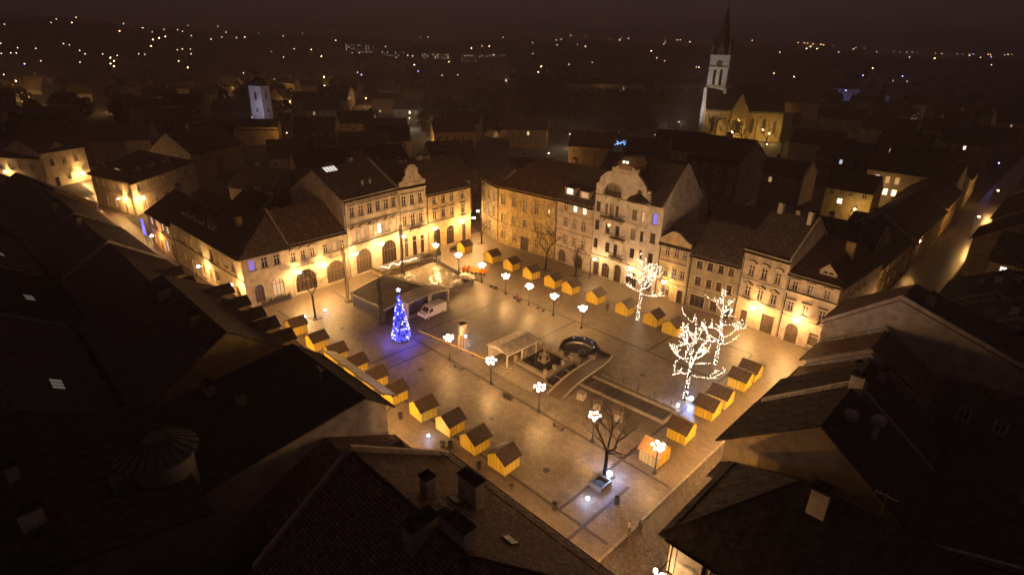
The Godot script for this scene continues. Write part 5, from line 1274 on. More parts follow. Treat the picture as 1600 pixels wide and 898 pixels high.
	# ordinary houses filling the blocks: x, z of the front's left end, length, turn in degrees, depth, eaves, ridge
	var f := [
		[-14.0, 44.0, 18, 90, 12, 8.5, 12.5], [-15.0, 24.0, 16, 88, 13, 9.5, 15], [-18.0, 4.0, 18, 92, 12, 10.5, 16], [-36.0, 48.0, 15, 0, 11, 9, 13], [-44.0, 28.0, 15, 60, 12, 8, 12.5], [-40.0, 6.0, 17, 80, 12, 8.5, 13], [-38.0, -16.0, 15, 70, 12, 9, 14], [-62.0, 38.0, 16, 20, 12, 8, 13], [-66.0, 16.0, 18, 75, 12, 9, 14], [-64.0, -8.0, 15, 82, 11, 9, 13], [-60.0, -30.0, 17, 60, 12, 8.5, 13],
		[-12.0, -22.0, 13, 40, 12, 10, 15], [6.0, -26.0, 18, 0, 14, 9, 14], [24.0, -30.0, 17, 2, 10, 10, 15], [48.0, -24.0, 18, 0, 14, 8.5, 13.5], [66.0, -26.0, 15, 0, 14, 9, 14], [-6.0, -58.0, 16, 10, 12, 9, 14], [14.0, -62.0, 15, 0, 12, 9, 13.5], [66.0, -66.0, 14, 0, 11, 5, 7.5],
		[-90.0, 14.0, 16, 70, 12, 9, 14], [-92.0, -14.0, 18, 65, 13, 9, 14], [-100.0, -34.0, 14, 60, 12, 9, 14], [-118.0, -40.0, 18, 55, 12, 10, 15], [-140.0, -18.0, 18, 50, 12, 10, 15], [-150.0, 24.0, 20, 66, 13, 9, 14], [-165.0, 50.0, 20, 62, 13, 9, 14], [-185.0, 70.0, 20, 60, 13, 9, 14], [-160.0, -50.0, 18, 52, 12, 9, 14], [-44.0, -88.0, 17, 30, 12, 9, 14], [-22.0, -96.0, 16, 26, 12, 9, 13], [4.0, -98.0, 18, 10, 12, 9, 13], [28.0, -96.0, 16, 0, 12, 9, 13],
		[-110.0, -70.0, 18, 44, 12, 9, 14], [-130.0, -96.0, 16, 40, 12, 9, 14], [-94.0, -104.0, 18, 40, 12, 9, 14], [-210.0, 20.0, 20, 60, 12, 10, 15], [-215.0, -60.0, 20, 56, 12, 10, 15], [-240.0, -20.0, 20, 56, 12, 10, 15], [30.0, -150.0, 18, 0, 12, 9, 14], [52.0, -158.0, 18, 0, 12, 9, 14], [10.0, -176.0, 20, 0, 12, 9, 14], [40.0, -190.0, 20, 0, 13, 10, 15], [56.0, -226.0, 20, 0, 13, 10, 15], [110.0, -70.0, 18, 0, 13, 9, 14], [120.0, -110.0, 18, 0, 13, 9, 14], [112.0, -150.0, 22, 0, 13, 10, 15], [104.0, -200.0, 22, 0, 13, 10, 15], [20.0, -240.0, 24, 0, 14, 11, 16], [-10.0, -270.0, 24, 20, 14, 11, 16],
		[-230.0, 110.0, 22, 56, 13, 9, 14], [-260.0, 60.0, 22, 56, 13, 9, 14], [-290.0, -10.0, 22, 54, 13, 10, 15], [-270.0, -80.0, 22, 50, 13, 10, 15], [-310.0, -120.0, 22, 46, 13, 10, 15], [-200.0, -110.0, 20, 46, 13, 9, 14], [-180.0, -170.0, 22, 40, 13, 10, 15], [-250.0, -190.0, 22, 40, 13, 10, 15]]
	# the wider town: plain houses scattered out to 650 m, a lit window here and there
	var g2 := RandomNumberGenerator.new()
	g2.seed = 51
	var put := []
	for q in f: put.append(Vector2(q[0], q[1]))
	for q in [[-33, -222], [-51, -224], [-190, -27], [-200, -326], [-150, -387], [-80, -560], [-40, -570], [-58, -138], [-95, 50], [-130, 65], [-170, -14], [-186, -5], [-118, 20], [-85, -62], [-60, -180], [-40, -190], [-80, -160]]: put.append(Vector2(q[0], q[1]))
	for i in 900:
		if put.size() > 150: break
		var a := deg_to_rad(g2.randf_range(-46, 46))
		var d := g2.randf_range(250, 650)
		var x := 103.7 + (-0.7 * cos(a) + 0.714 * sin(a)) * d
		var z := 93.6 + (-0.714 * cos(a) - 0.7 * sin(a)) * d
		if (x > 64 and x < 112) or Vector2(x + 42, z + 215).length() < 90 or (d > 300 and a > deg_to_rad(-9) and a < deg_to_rad(17)): continue
		var ok := true
		for q in put:
			if q.distance_to(Vector2(x, z)) < 27.0: ok = false
		if not ok: continue
		put.append(Vector2(x, z))
		f.append([x, z, g2.randf_range(13, 22), g2.randf_range(10, 80) if x < -60 else g2.randf_range(-10, 30), g2.randf_range(10, 13), g2.randf_range(6.5, 11), g2.randf_range(11.5, 16)])
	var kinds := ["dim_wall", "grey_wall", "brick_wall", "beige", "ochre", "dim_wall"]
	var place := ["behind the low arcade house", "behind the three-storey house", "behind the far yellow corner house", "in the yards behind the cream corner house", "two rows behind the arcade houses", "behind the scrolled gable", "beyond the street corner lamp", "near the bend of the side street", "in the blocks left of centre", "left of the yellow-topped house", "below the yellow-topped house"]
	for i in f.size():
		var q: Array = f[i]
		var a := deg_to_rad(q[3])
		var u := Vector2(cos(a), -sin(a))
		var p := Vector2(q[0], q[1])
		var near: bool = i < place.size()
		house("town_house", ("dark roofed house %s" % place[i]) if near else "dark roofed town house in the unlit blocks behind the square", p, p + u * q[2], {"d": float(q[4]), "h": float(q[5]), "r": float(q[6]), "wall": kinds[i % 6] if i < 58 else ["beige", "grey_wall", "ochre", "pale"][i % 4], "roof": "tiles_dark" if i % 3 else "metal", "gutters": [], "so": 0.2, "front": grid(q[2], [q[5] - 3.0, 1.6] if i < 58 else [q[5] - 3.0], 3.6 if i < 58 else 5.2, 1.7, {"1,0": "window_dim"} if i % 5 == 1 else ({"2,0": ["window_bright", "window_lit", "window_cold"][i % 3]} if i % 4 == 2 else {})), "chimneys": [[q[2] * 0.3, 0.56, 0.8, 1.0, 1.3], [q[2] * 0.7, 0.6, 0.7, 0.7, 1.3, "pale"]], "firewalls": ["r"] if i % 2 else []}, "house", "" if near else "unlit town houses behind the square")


func church_and_tower() -> void:
	var c := house("church_nave", "long church nave lit yellow from below, with a pointed side gable, behind bare trees", Vector2(-49.0, -210.0), Vector2(-15.0, -231.0), {"d": 17.0, "h": 15.4, "r": 26.0, "wall": "ochre", "roof": "tiles_dark", "gutters": [], "bands": [[14.8, 0.4, 0.25]], "front": [w(4.5, 1.8, 4.0, 12.0, "a"), w(10.5, 1.8, 4.0, 12.0, "a"), w(25.0, 1.8, 4.0, 12.0, "a"), w(31.0, 1.8, 4.0, 12.0, "a"), w(36.5, 1.6, 4.0, 11.0, "a")]}, "church")
	front.church = c
	var tr := Shape.new()
	slab_from(tr, [Vector2(13.4, 0.0), Vector2(21.6, 0.0), Vector2(21.6, 16.0), Vector2(17.5, 24.0), Vector2(13.4, 16.0)], 0.01, 3.0)
	part("side_gable", tr, M["ochre"], c)
	var sg := window_meshes({"w": 2.6, "y0": 0.0, "y1": 9.0, "k": "a", "hood": ""})
	var sn := part("window", sg[0], M["frame_dark"], c, Vector3(17.5, 4.0, 3.06))
	part("pane", sg[1], M["pane"], sn)
	for x in [1.5, 7.5, 12.6, 22.4, 28.0, 34.0, 39.4]:
		var b := Shape.new()
		b.box(Vector3(x - 0.5, 0, 0.01), Vector3(x + 0.5, 11.0, 1.3)); b.box(Vector3(x - 0.45, 11.0, 0.01), Vector3(x + 0.45, 13.4, 0.7))
		part("buttress", b, M["ochre"], c)
	var t := thing("church_tower", "tall pale church tower with a clock and a dark slender spire", "church tower", Vector3(-51.5, 0, -224.0), 0.36)
	var wl := Shape.new()
	for i in 4:
		wl.t = Transform3D(Basis(UP, i * PI / 2), Vector3.ZERO) * Transform3D(Basis.IDENTITY, Vector3(-5.0, 0, 5.0))
		wall_sheet(wl, 10.0, 42.6, [w(3.3, 1.5, 27.5, 35.6, "a"), w(6.7, 1.5, 27.5, 35.6, "a"), w(5.0, 2.6, 37.4, 40.0, "n")], 0.5)
	wl.t = Transform3D.IDENTITY
	part("wall", wl, M["white_wall"], t)
	for i in 4:
		var b := Transform3D(Basis(UP, i * PI / 2), Vector3.ZERO)
		for x in [-1.7, 1.7]:
			var wm := window_meshes({"w": 1.5, "y0": 0.0, "y1": 8.1, "k": "a", "hood": ""})
			var n := part("window", wm[0], M["frame_dark"], t)
			n.transform = b * Transform3D(Basis.IDENTITY, Vector3(x, 27.5, 4.6))
			part("pane", wm[1], M["pane"], n)
		var ck := Shape.new()
		ck.t = Transform3D(Basis(Vector3.RIGHT, PI / 2), Vector3.ZERO)
		ck.lathe(Vector3.ZERO, [Vector2(0, -0.05), Vector2(1.5, -0.05), Vector2(1.5, 0.12), Vector2(1.3, 0.12), Vector2(1.3, 0.06), Vector2(0.0, 0.06)], 20)
		ck.t = Transform3D.IDENTITY
		ck.box(Vector3(-0.06, 0, 0.07), Vector3(0.06, 1.0, 0.13)); ck.box(Vector3(0, -0.06, 0.07), Vector3(0.7, 0.06, 0.13))
		var cn := part("clock", ck, M["stone_dark"], t)
		cn.transform = b * Transform3D(Basis.IDENTITY, Vector3(0, 38.7, 4.95))
		var q := Shape.new()
		for x in [-5.0, 5.0]: q.box(Vector3(x - 0.7, 0, 4.2), Vector3(x + 0.7, 26.0, 6.0))
		var bt := part("buttress", q, M["white_wall"], t)
		bt.transform = b
	var bd := Shape.new()
	for y in [26.0, 36.3, 42.3]: bd.box(Vector3(-5.4, y, -5.4), Vector3(5.4, y + 0.6, 5.4))
	part("cornice", bd, M["white_wall"], t)
	var sp := Shape.new()
	sp.lathe(Vector3(0, 42.9, 0), [Vector2(5.0, 0.0), Vector2(3.6, 6.0), Vector2(1.5, 17.0), Vector2(0.15, 24.0)], 8)
	part("spire", sp, M["tiles_dark"], t)
	for x in [-4.3, 4.3]:
		for z in [-4.3, 4.3]:
			var pn := Shape.new()
			pn.box(Vector3(x - 0.7, 42.9, z - 0.7), Vector3(x + 0.7, 47.5, z + 0.7))
			pn.lathe(Vector3(x, 47.5, z), [Vector2(0.95, 0), Vector2(0.05, 4.5)], 6)
			part("pinnacle", pn, M["tiles_dark"], t)
	for i in 4:
		var pd := Shape.new()
		slab_from(pd, [Vector2(-2.6, 42.9), Vector2(2.6, 42.9), Vector2(0, 49.5)], 3.4, 5.0)
		var pg := part("spire_gable", pd, M["tiles_dark"], t)
		pg.transform = Transform3D(Basis(UP, i * PI / 2), Vector3.ZERO)
	var cr := Shape.new()
	cr.box(Vector3(-0.1, 66.8, -0.1), Vector3(0.1, 69.4, 0.1)); cr.box(Vector3(-0.7, 68.3, -0.08), Vector3(0.7, 68.5, 0.08))
	part("cross", cr, M["iron"], t)
	# floodlights on the ground that wash the tower and the nave
	floodlight(Vector3(-70.0, 0, -196.0), Vector3(-52, 30, -222), Color(0.85, 0.8, 1.0), 1000.0, "cold floodlight on the ground at the foot of the church tower", 34.0)
	floodlight(Vector3(-54.0, 0, -190.0), Vector3(-50, 33, -222), Color(1.0, 0.78, 0.55), 900.0, "warm floodlight below the church tower, nearest the nave", 34.0)
	for q in [[-32.0, -208.0], [-17.0, -219.0]]: street_post(Vector3(q[0], 0, q[1]), 5.5, Color(1.0, 0.64, 0.18), 150.0, "street lamp among the trees in front of the church nave", "light_far", 0.55, "lamps before the church")
	# the small floodlit tower further left
	var s := thing("small_tower", "small floodlit violet-white tower with a dark cap, far left of centre", "tower", Vector3(-190.0, 0, -27.0), 0.5)
	var sw := Shape.new()
	for i in 4:
		sw.t = Transform3D(Basis(UP, i * PI / 2), Vector3.ZERO) * Transform3D(Basis.IDENTITY, Vector3(-3.4, 0, 3.4))
		wall_sheet(sw, 6.8, 25.0, [w(3.4, 1.4, 18.6, 22.4, "a"), w(3.4, 0.9, 13.0, 14.6, "w")], 0.3)
	part("wall", sw, M["white_wall"], s)
	for i in 4:
		var wm := window_meshes({"w": 1.4, "y0": 0.0, "y1": 3.8, "k": "a", "hood": ""})
		var n := part("window", wm[0], M["frame_dark"], s)
		n.transform = Transform3D(Basis(UP, i * PI / 2), Vector3.ZERO) * Transform3D(Basis.IDENTITY, Vector3(0, 18.6, 3.2))
		part("pane", wm[1], M["pane"], n)
	var cp := Shape.new()
	cp.box(Vector3(-3.8, 25.0, -3.8), Vector3(3.8, 25.5, 3.8))
	cp.lathe(Vector3(0, 25.5, 0), [Vector2(3.8, 0), Vector2(3.3, 1.6), Vector2(1.8, 2.8), Vector2(1.0, 3.4), Vector2(1.3, 4.4), Vector2(0.9, 5.4), Vector2(0.1, 8.5)], 10)
	part("cap", cp, M["metal"], s)
	floodlight(Vector3(-176.0, 11.5, -16.0), Vector3(-189, 19, -27), Color(0.72, 0.66, 1.0), 170.0, "violet floodlight aimed at the small tower from a roof", 45.0)


func floodlight(at: Vector3, to: Vector3, c: Color, e: float, label: String, cone: float) -> void:
	var t := thing("floodlight", label, "floodlight", at)
	var b := Shape.new()
	b.box(Vector3(-0.4, 0.0, -0.3), Vector3(0.4, 0.5, 0.3))
	if at.y > 1.0: b.box(Vector3(-0.1, -6.0, -0.1), Vector3(0.1, 0.0, 0.1))
	part("housing", b, M["iron"], t)
	var l := SpotLight3D.new()
	l.name = "flood_beam"
	l.light_color = c.linear_to_srgb()
	l.light_energy = e
	l.light_size = 0.3
	l.spot_range = 200.0
	l.spot_attenuation = 2.0
	l.spot_angle = cone
	l.spot_angle_attenuation = 0.8
	l.shadow_enabled = true
	t.add_child(l)
	l.position = Vector3(0, 0.9, 0)
	l.look_at(to, UP)
	var g := Shape.new()
	g.ball(Vector3(0, 0.62, 0), 0.22, 8, 5)
	part("lamp_lens", g, M["light_white"], t)


# a plain street lamp: post, bent arm, lens
func street_post(at: Vector3, h: float, c: Color, e: float, label: String, lens: String, r: float, group: String) -> Node3D:
	var key := "post %.1f %.2f" % [h, r]
	if not cache.has(key):
		var p := Shape.new()
		p.tube([Vector3.ZERO, Vector3(0, h * 0.9, 0), Vector3(0.25, h + r * 0.5, 0), Vector3(0.9, h + r, 0)], [0.12, 0.08, 0.06, 0.05], 6)
		var g := Shape.new()
		g.ball(Vector3(0.9, h, 0), r, 8, 6, 0.8)
		cache[key] = [p.mesh(), g.mesh()]
	var t := thing("street_lamp", label, "street lamp", at, 0, group)
	part("post", cache[key][0], M["iron"], t)
	part("lens", cache[key][1], M[lens], t)
	if e > 0.0: lamp(t, Vector3(0.9, h - r * 0.85 - 0.12, 0), c, e, minf(r, 0.4))
	return t


func far_town() -> void:
	# o sodium, w white, b blue, p pink: street lamps and yard lights out to the hills
	var list := "w -1272 -52;w -991 -12;w -828 6;w -921 -21;w -838 -9;w -915 -39;w -1013 -86;w -839 -4;b -691 3;p -729 -16;o -501 33;o -421 37;w -540 22;w -569 33;o -1268 -220;o -784 -93;o -737 -86;o -695 -73;o -659 -68;w -826 -110;w -845 -98;w -896 -83;w -840 -78;w -712 -48;o -1029 -205;o -1059 -218;o -1110 -242;o -1161 -267;w -1298 -284;w -1423 -342;w -1438 -374;w -1370 -363;w -1210 -328;w -853 -149;w -863 -144;w -954 -221;w -971 -234;w -971 -246;w -868 -213;o -634 -133;w -1105 -327;w -1177 -373;w -1365 -453;w -1157 -394;o -451 -100;o -382 -38;o -350 -35;o -245 -34;w -541 -157;w -1318 -507;w -1232 -525;b -783 -313;w -1371 -640;w -1601 -847;o -801 -384;w -967 -420;o -465 -207;o -426 -186;o -456 -152;o -419 -137;w -514 -275;b -481 -260;o -299 -152;w -888 -491;w -892 -508;o -621 -433;b -508 -356;w -377 -265;w -437 -337;w -834 -574;w -816 -572;o -250 -153;w -269 -201;w -174 -87;w -177 -105;w -165 -144;o -136 -135;w -343 -346;w -295 -264;w -435 -358;o -842 -738;o -871 -814;w -887 -808;w -1226 -1361;w -1263 -1442;w -946 -1119;w -789 -942;w -1410 -1832;w -501 -697;w -973 -1393;w -1300 -1913;b -1278 -1929;o -582 -996;w -1159 -2005;w -837 -1473;o -1122 -2027;w -754 -1327;o -791 -1527;w -1116 -2031;w -523 -924;w -467 -860;w -492 -627;o -481 -552;o -414 -473;o -188 -297;o -128 -335;b -114 -306;o -111 -271;b -96 -243;w -71 -221;w -78 -129;w -62 -126;o -738 -2206;o -621 -1936;o -709 -2217;o -693 -2223;o -590 -1994;o -559 -1924;o -430 -1423;o -476 -1580;o -424 -1476;w -630 -2243;w -351 -1398;b -516 -2096;w -538 -2270;w -357 -1720;w -486 -2284;w -479 -2411;w -376 -2036;w -354 -2021;w -400 -2303;w -385 -2307;w -231 -1487;o -340 -2338;o -319 -2319;o -187 -1503;w -249 -2134;w -264 -2328;w -131 -1682;b -119 -1744;w -249 -2330;o -200 -2337;w -233 -2333;b -238 -2332;w -51 -1213;w -142 -2343;b -75 -537;b -81 -589;b -141 -830;b -106 -884;b -108 -973;w 12 -385;o 61 -110;o 88 -97;o 87 -141;b 80 -205;o 82 -60"
	for e in list.split(";"):
		var q := e.split(" ")
		var x := float(q[1])
		var z := float(q[2])
		var d := Vector2(x - 103.7, z - 93.6).length()
		var lens: String = {"o": "light_far", "w": "light_far_white", "b": "light_far_blue", "p": "light_far_pink"}[q[0]]
		var c: Color = {"o": Color(1.0, 0.5, 0.14), "w": Color(1.0, 0.8, 0.55), "b": Color(0.2, 0.25, 1.0), "p": Color(1.0, 0.4, 0.4)}[q[0]]
		var kind: String = {"o": "orange", "w": "white", "b": "blue", "p": "pink"}[q[0]]
		var zone := "far" if d > 600 else "nearer"
		street_post(Vector3(x, rise_at(x, z), z), 6.0 if d < 600 else (11.0 if d < 1200 else 19.0), c, (clampf(d * 0.3, 60, 160) * (0.02 if q[0] == "b" else 1.0)) if d < 650 else 0.0, "%s street lamp in the %s part of the town" % [kind, zone], lens, clampf(d / 1500.0, 0.26, 1.1) * (1.0 if q[0] == "o" else 0.8), "%s lamps in the %s town" % [kind, zone])
	var g3 := RandomNumberGenerator.new()
	g3.seed = 63
	for i in 78:
		var near := i < 30
		var a := deg_to_rad(g3.randf_range(-43, 43))
		var d := g3.randf_range(230, 600) if near else 700.0 + 1700.0 * pow(g3.randf(), 0.8)
		var x := 103.7 + (-0.7 * cos(a) + 0.714 * sin(a)) * d
		var z := 93.6 + (-0.714 * cos(a) - 0.7 * sin(a)) * d
		if Vector2(x + 42, z + 215).length() < 50.0: continue
		var warm := g3.randf() < 0.55
		street_post(Vector3(x, rise_at(x, z), z), 6.0 if near else (11.0 if d < 1200 else 19.0), Color(1.0, 0.52, 0.15), g3.randf_range(40, 110) if near else 0.0, "%s street lamp in the %s part of the town" % ["orange" if warm or near else "white", "nearer" if near else "far"], "light_far" if warm or near else "light_far_white", clampf(d / 1900.0, 0.2, 0.9), "%s lamps in the %s town" % ["orange" if warm or near else "white", "nearer" if near else "far"])
	# blocks of flats on the rise
	var flats := [[-1030.0, -560.0, 60.0, 38.0, 18.0, 0.5, "cold"], [-900.0, -560.0, 46.0, 36.0, 15.0, 0.5, "cold"], [-880.0, -640.0, 60.0, 34.0, 12.0, 0.45, "cold"], [-760.0, -640.0, 30.0, 40.0, 15.0, 0.35, "warm"], [-840.0, -735.0, 70.0, 38.0, 9.0, 0.5, "cold"]]
	for i in flats.size():
		var q: Array = flats[i]
		var p := Vector2(q[0], q[1])
		var u := Vector2(0.714, -0.7)
		var lit := {}
		var rows := []
		for y in range(1, int(q[4] / 3.0)): rows.append(y * 3.0)
		var k := int(q[2] / 5.0)
		for a in k:
			for b in rows.size():
				if rng.randf() < q[5]: lit["%d,%d" % [a, b]] = ["window_cold", "window_bright", "window_bright", "window_lit"][rng.randi() % 4]
		var hb := house("block_of_flats", ["long block of flats with cold lit windows, left of its twin on the rise", "second block of flats with cold lit windows on the rise", "low block of flats with a lit row of windows on the rise", "narrow tall block of flats with a few warm windows", "long flat-roofed block with a single bright row of windows on the skyline"][i], p, p + u * q[2], {"d": 12.0, "h": float(q[4]), "r": q[4] + 0.5, "flat": true, "wall": "dim_wall", "front": grid(q[2], rows, 5.0, 1.9, lit), "frame": "frame_dark"}, "block of flats")
		hb.position.y = rise_at(q[0], q[1]) - 0.5
	# the big school-like building in the middle distance, hardly lit
	house("long_public_building", "long dim public building with three rows of windows, left of the church tower", Vector2(-222.0, -300.0), Vector2(-178.0, -352.0), {"d": 16.0, "h": 17.0, "r": 21.0, "wall": "grey_wall", "roof": "tiles_dark", "gutters": [], "front": grid(68.0, [12.4, 7.4, 2.4], 4.2, 2.6, {"11,0": "window_dim"}), "bands": [[16.2, 0.6, 0.4]]}, "public building")
	house("long_public_building", "right wing of the long dim public building, beside the church tower", Vector2(-170.0, -362.0), Vector2(-128.0, -412.0), {"d": 16.0, "h": 18.0, "r": 22.0, "wall": "grey_wall", "roof": "tiles_dark", "gutters": [], "front": grid(65.0, [13.0, 7.8, 2.6], 4.2, 2.6, {"9,1": "window_lit"}), "bands": [[17.2, 0.6, 0.4]]}, "public building")
	# blue-lit hall on the right and its gabled neighbour
	front.hall = house("blue_lit_hall", "gabled house washed in blue light, far right of the church", Vector2(-92.0, -560.0), Vector2(-70.0, -566.0), {"d": 24.0, "h": 13.0, "r": 21.0, "wall": "white_wall", "roof": "tiles_dark", "gutters": [], "front": grid(22.0, [8.0, 3.0], 6.0, 2.4)}, "hall")
	house("grey_hall", "long low hall beside the blue-lit gable", Vector2(-66.0, -560.0), Vector2(-14.0, -580.0), {"d": 20.0, "h": 9.0, "r": 14.0, "wall": "white_wall", "roof": "metal_light", "gutters": [], "front": grid(55.0, [3.0], 6.0, 2.6)}, "hall")
	house("floodlit_hall", "hall with its gable end in cold light, under the far lights on the right", Vector2(-150.0, -905.0), Vector2(-92.0, -925.0), {"d": 30.0, "h": 16.0, "r": 24.0, "wall": "white_wall", "roof": "metal_light", "gutters": [], "front": grid(60.0, [8.0, 3.0], 8.0, 3.0, {"3,0": "window_cold", "5,0": "window_lit"})}, "hall")
	floodlight(Vector3(-84.0, 0.5, -550.0), Vector3(-84, 9, -562), Color(0.35, 0.42, 1.0), 500.0, "blue floodlight before the gabled hall", 60.0)
	floodlight(Vector3(-60.0, 0.5, -550.0), Vector3(-56, 6, -562), Color(0.4, 0.5, 1.0), 160.0, "blue floodlight before the long low hall", 60.0)
	floodlight(Vector3(-132.0, 0.5, -895.0), Vector3(-130, 12, -908), Color(0.45, 0.6, 1.0), 1500.0, "blue floodlight before the far hall, the left of two", 55.0)
	floodlight(Vector3(-104.0, 0.5, -905.0), Vector3(-104, 12, -918), Color(0.75, 0.75, 0.6), 1500.0, "white floodlight before the far hall, the right of two", 55.0)
	# the row of blue string lights in a garden behind the square
	var gd := thing("blue_garden_lights", "row of blue and white string lights hung over a garden behind the white house", "string lights", Vector3(-58.0, 0, -138.0), 0.75)
	var gp := Shape.new()
	for i in 6: gp.tube([Vector3(i * 2.6 - 6.5, 0, 0), Vector3(i * 2.6 - 6.5, 4.4, 0)], [0.06, 0.05], 5)
	for i in 5: gp.tube([Vector3(i * 2.6 - 6.5, 4.3, 0), Vector3(i * 2.6 - 5.2, 3.9, 0), Vector3(i * 2.6 - 3.9, 4.3, 0)], [0.02, 0.02, 0.02], 4)
	part("post", gp, M["iron"], gd)
	var bulb := Shape.new()
	bulb.ball(Vector3.ZERO, 0.16, 6, 4)
	var bm := bulb.mesh()
	var spots := []
	for i in 70: spots.append(Transform3D(Basis.IDENTITY, Vector3(rng.randf_range(-6.5, 6.5), rng.randf_range(2.4, 4.3), rng.randf_range(-0.4, 0.4))))
	var gl := many("string_light", bm, glow("sky blue bulb light", Color(0.16, 0.4, 1.0), 5.0), spots, gd)
	lamp(gd, Vector3(0, 3.0, 1.2), Color(0.3, 0.5, 1.0), 20.0, 0.4)
	# trees between the houses and up the hills
	var crown := Shape.new()
	var tr := RandomNumberGenerator.new()
	tr.seed = 4
	crown.tube([Vector3.ZERO, Vector3(0, 0.5, 0), Vector3(0.02, 0.9, 0.01)], [0.03, 0.02, 0.008], 5, false)
	for i in 150:
		var y := tr.randf_range(0.22, 1.0)
		var rr := 0.36 * sin(clampf((y - 0.12) / 0.92, 0, 1) * PI) + 0.03
		var a := tr.randf() * TAU
		var p := Vector3(cos(a) * rr * sqrt(tr.randf()), y, sin(a) * rr * sqrt(tr.randf()))
		var s := tr.randf_range(0.03, 0.075)
		var b := Basis(Vector3(tr.randf_range(-1, 1), tr.randf_range(-1, 1), tr.randf_range(-1, 1)).normalized(), tr.randf() * TAU)
		crown.tri(p + b * Vector3(-s, 0, 0), p + b * Vector3(s, 0, 0), p + b * Vector3(0, s * 1.6, 0)); crown.tri(p + b * Vector3(0, 0, -s), p + b * Vector3(0, 0, s), p + b * Vector3(0, -s * 1.4, 0))
	var cm := crown.mesh()
	var far := []
	for i in 5200:
		var a := deg_to_rad(rng.randf_range(-50, 50))
		var d := sqrt(rng.randf_range(330.0 * 330.0, 2500.0 * 2500.0))
		var x := 103.7 + (-0.7 * cos(a) + 0.714 * sin(a)) * d
		var z := 93.6 + (-0.714 * cos(a) - 0.7 * sin(a)) * d
		if Vector2(x + 33, z + 220).length() < 60.0 or (x > 70 and x < 96) : continue
		var h := rng.randf_range(8, 15) if d < 700 else rng.randf_range(5, 9)
		far.append(Transform3D(Basis(UP, rng.randf() * TAU).scaled(Vector3(h, h, h)), Vector3(x, rise_at(x, z) - 0.3, z)))
	for i in 700:   # the wooded slope left of the church
		var a := deg_to_rad(rng.randf_range(-9, 17))
		var d := sqrt(rng.randf_range(310.0 * 310.0, 640.0 * 640.0))
		var x := 103.7 + (-0.7 * cos(a) + 0.714 * sin(a)) * d
		var z := 93.6 + (-0.714 * cos(a) - 0.7 * sin(a)) * d
		if Vector2(x + 40, z + 218).length() < 42.0: continue
		var h := rng.randf_range(9, 16)
		far.append(Transform3D(Basis(UP, rng.randf() * TAU).scaled(Vector3(h, h, h)), Vector3(x, rise_at(x, z) - 0.3, z)))
	var wood := many("distant_wood", cm, M["shrub"], far, self)
	wood.set_meta("label", "distant dark wood and garden trees up to the hills")
	wood.set_meta("category", "wood")
	var gt := [[-70.0, -190.0], [-60.0, -196.0], [-40.0, -200.0], [-30.0, -206.0], [-24.0, -204.0], [-14.0, -212.0], [-4.0, -216.0], [-78.0, -150.0], [-66.0, -160.0], [-50.0, -160.0], [-40.0, -165.0], [-90.0, -165.0], [-20.0, -180.0], [0.0, -196.0]]
	for i in gt.size():
		var t := bare_tree(Vector3(gt[i][0], 0, gt[i][1]), 12.0 + (i * 37 % 5), 40 + i, 4, 0.3)
		tag(t, "bare tree in front of the lit church nave" if i < 7 else "bare tree in the garden between the square and the church", "tree", "bare trees before the church" if i < 7 else "bare trees in the church garden")
	var fir := thing("dark_fir_tree", "tall dark fir standing against the blue-lit hall", "tree", Vector3(-18.0, 0, -430.0))
	var fs := Shape.new()
	for i in 9:
		var y := 3.0 + i * 2.4
		fs.lathe(Vector3(0, y, 0), [Vector2(6.2 - i * 0.62, -0.6), Vector2(3.0 - i * 0.3, 1.6), Vector2(0.2, 3.6)], 9)
	part("crown", fs, M["leaf"], fir)
	var ft := Shape.new()
	ft.tube([Vector3.ZERO, Vector3(0, 5, 0)], [0.5, 0.4], 7)
	part("trunk", ft, M["bark"], fir)


# ---------------------------------------------------------------- trees
func grow(s: Shape, lines: Array, p: Vector3, d: Vector3, length: float, r: float, depth: int, g: RandomNumberGenerator, spread: float) -> void:
	var pts := [p]
	var rad := [r]
	var q := p
	var dd := d
	var k := 3 if depth > 1 else 2
	for i in k:
		dd = (dd + Vector3(g.randf_range(-0.2, 0.2), g.randf_range(-0.05, 0.22), g.randf_range(-0.2, 0.2))).normalized()
		q += dd * length / k
		pts.append(q)
		rad.append(lerpf(r, r * 0.55, (i + 1.0) / k))
	s.tube(pts, rad, 6 if depth > 2 else 4, false)
	lines.append([pts, r])
	if depth <= 0: return
	var n := 3 if depth > 2 else g.randi_range(2, 4)
	for i in n:
		var f := g.randf_range(0.45, 1.0) if i else 1.0
		var at: Vector3 = pts[0].lerp(q, f) if i else q
		if i:
			var seg := int(f * k * 0.999)
			at = pts[seg].lerp(pts[seg + 1], f * k - seg)
		var side := Vector3(g.randf_range(-1, 1), g.randf_range(-0.3, 0.5), g.randf_range(-1, 1)).normalized()
		var nd := (dd + side * spread * g.randf_range(0.7, 1.4)).normalized()
		grow(s, lines, at, nd, length * g.randf_range(0.62, 0.86), r * (0.56 if i else 0.52), depth - 1, g, spread)


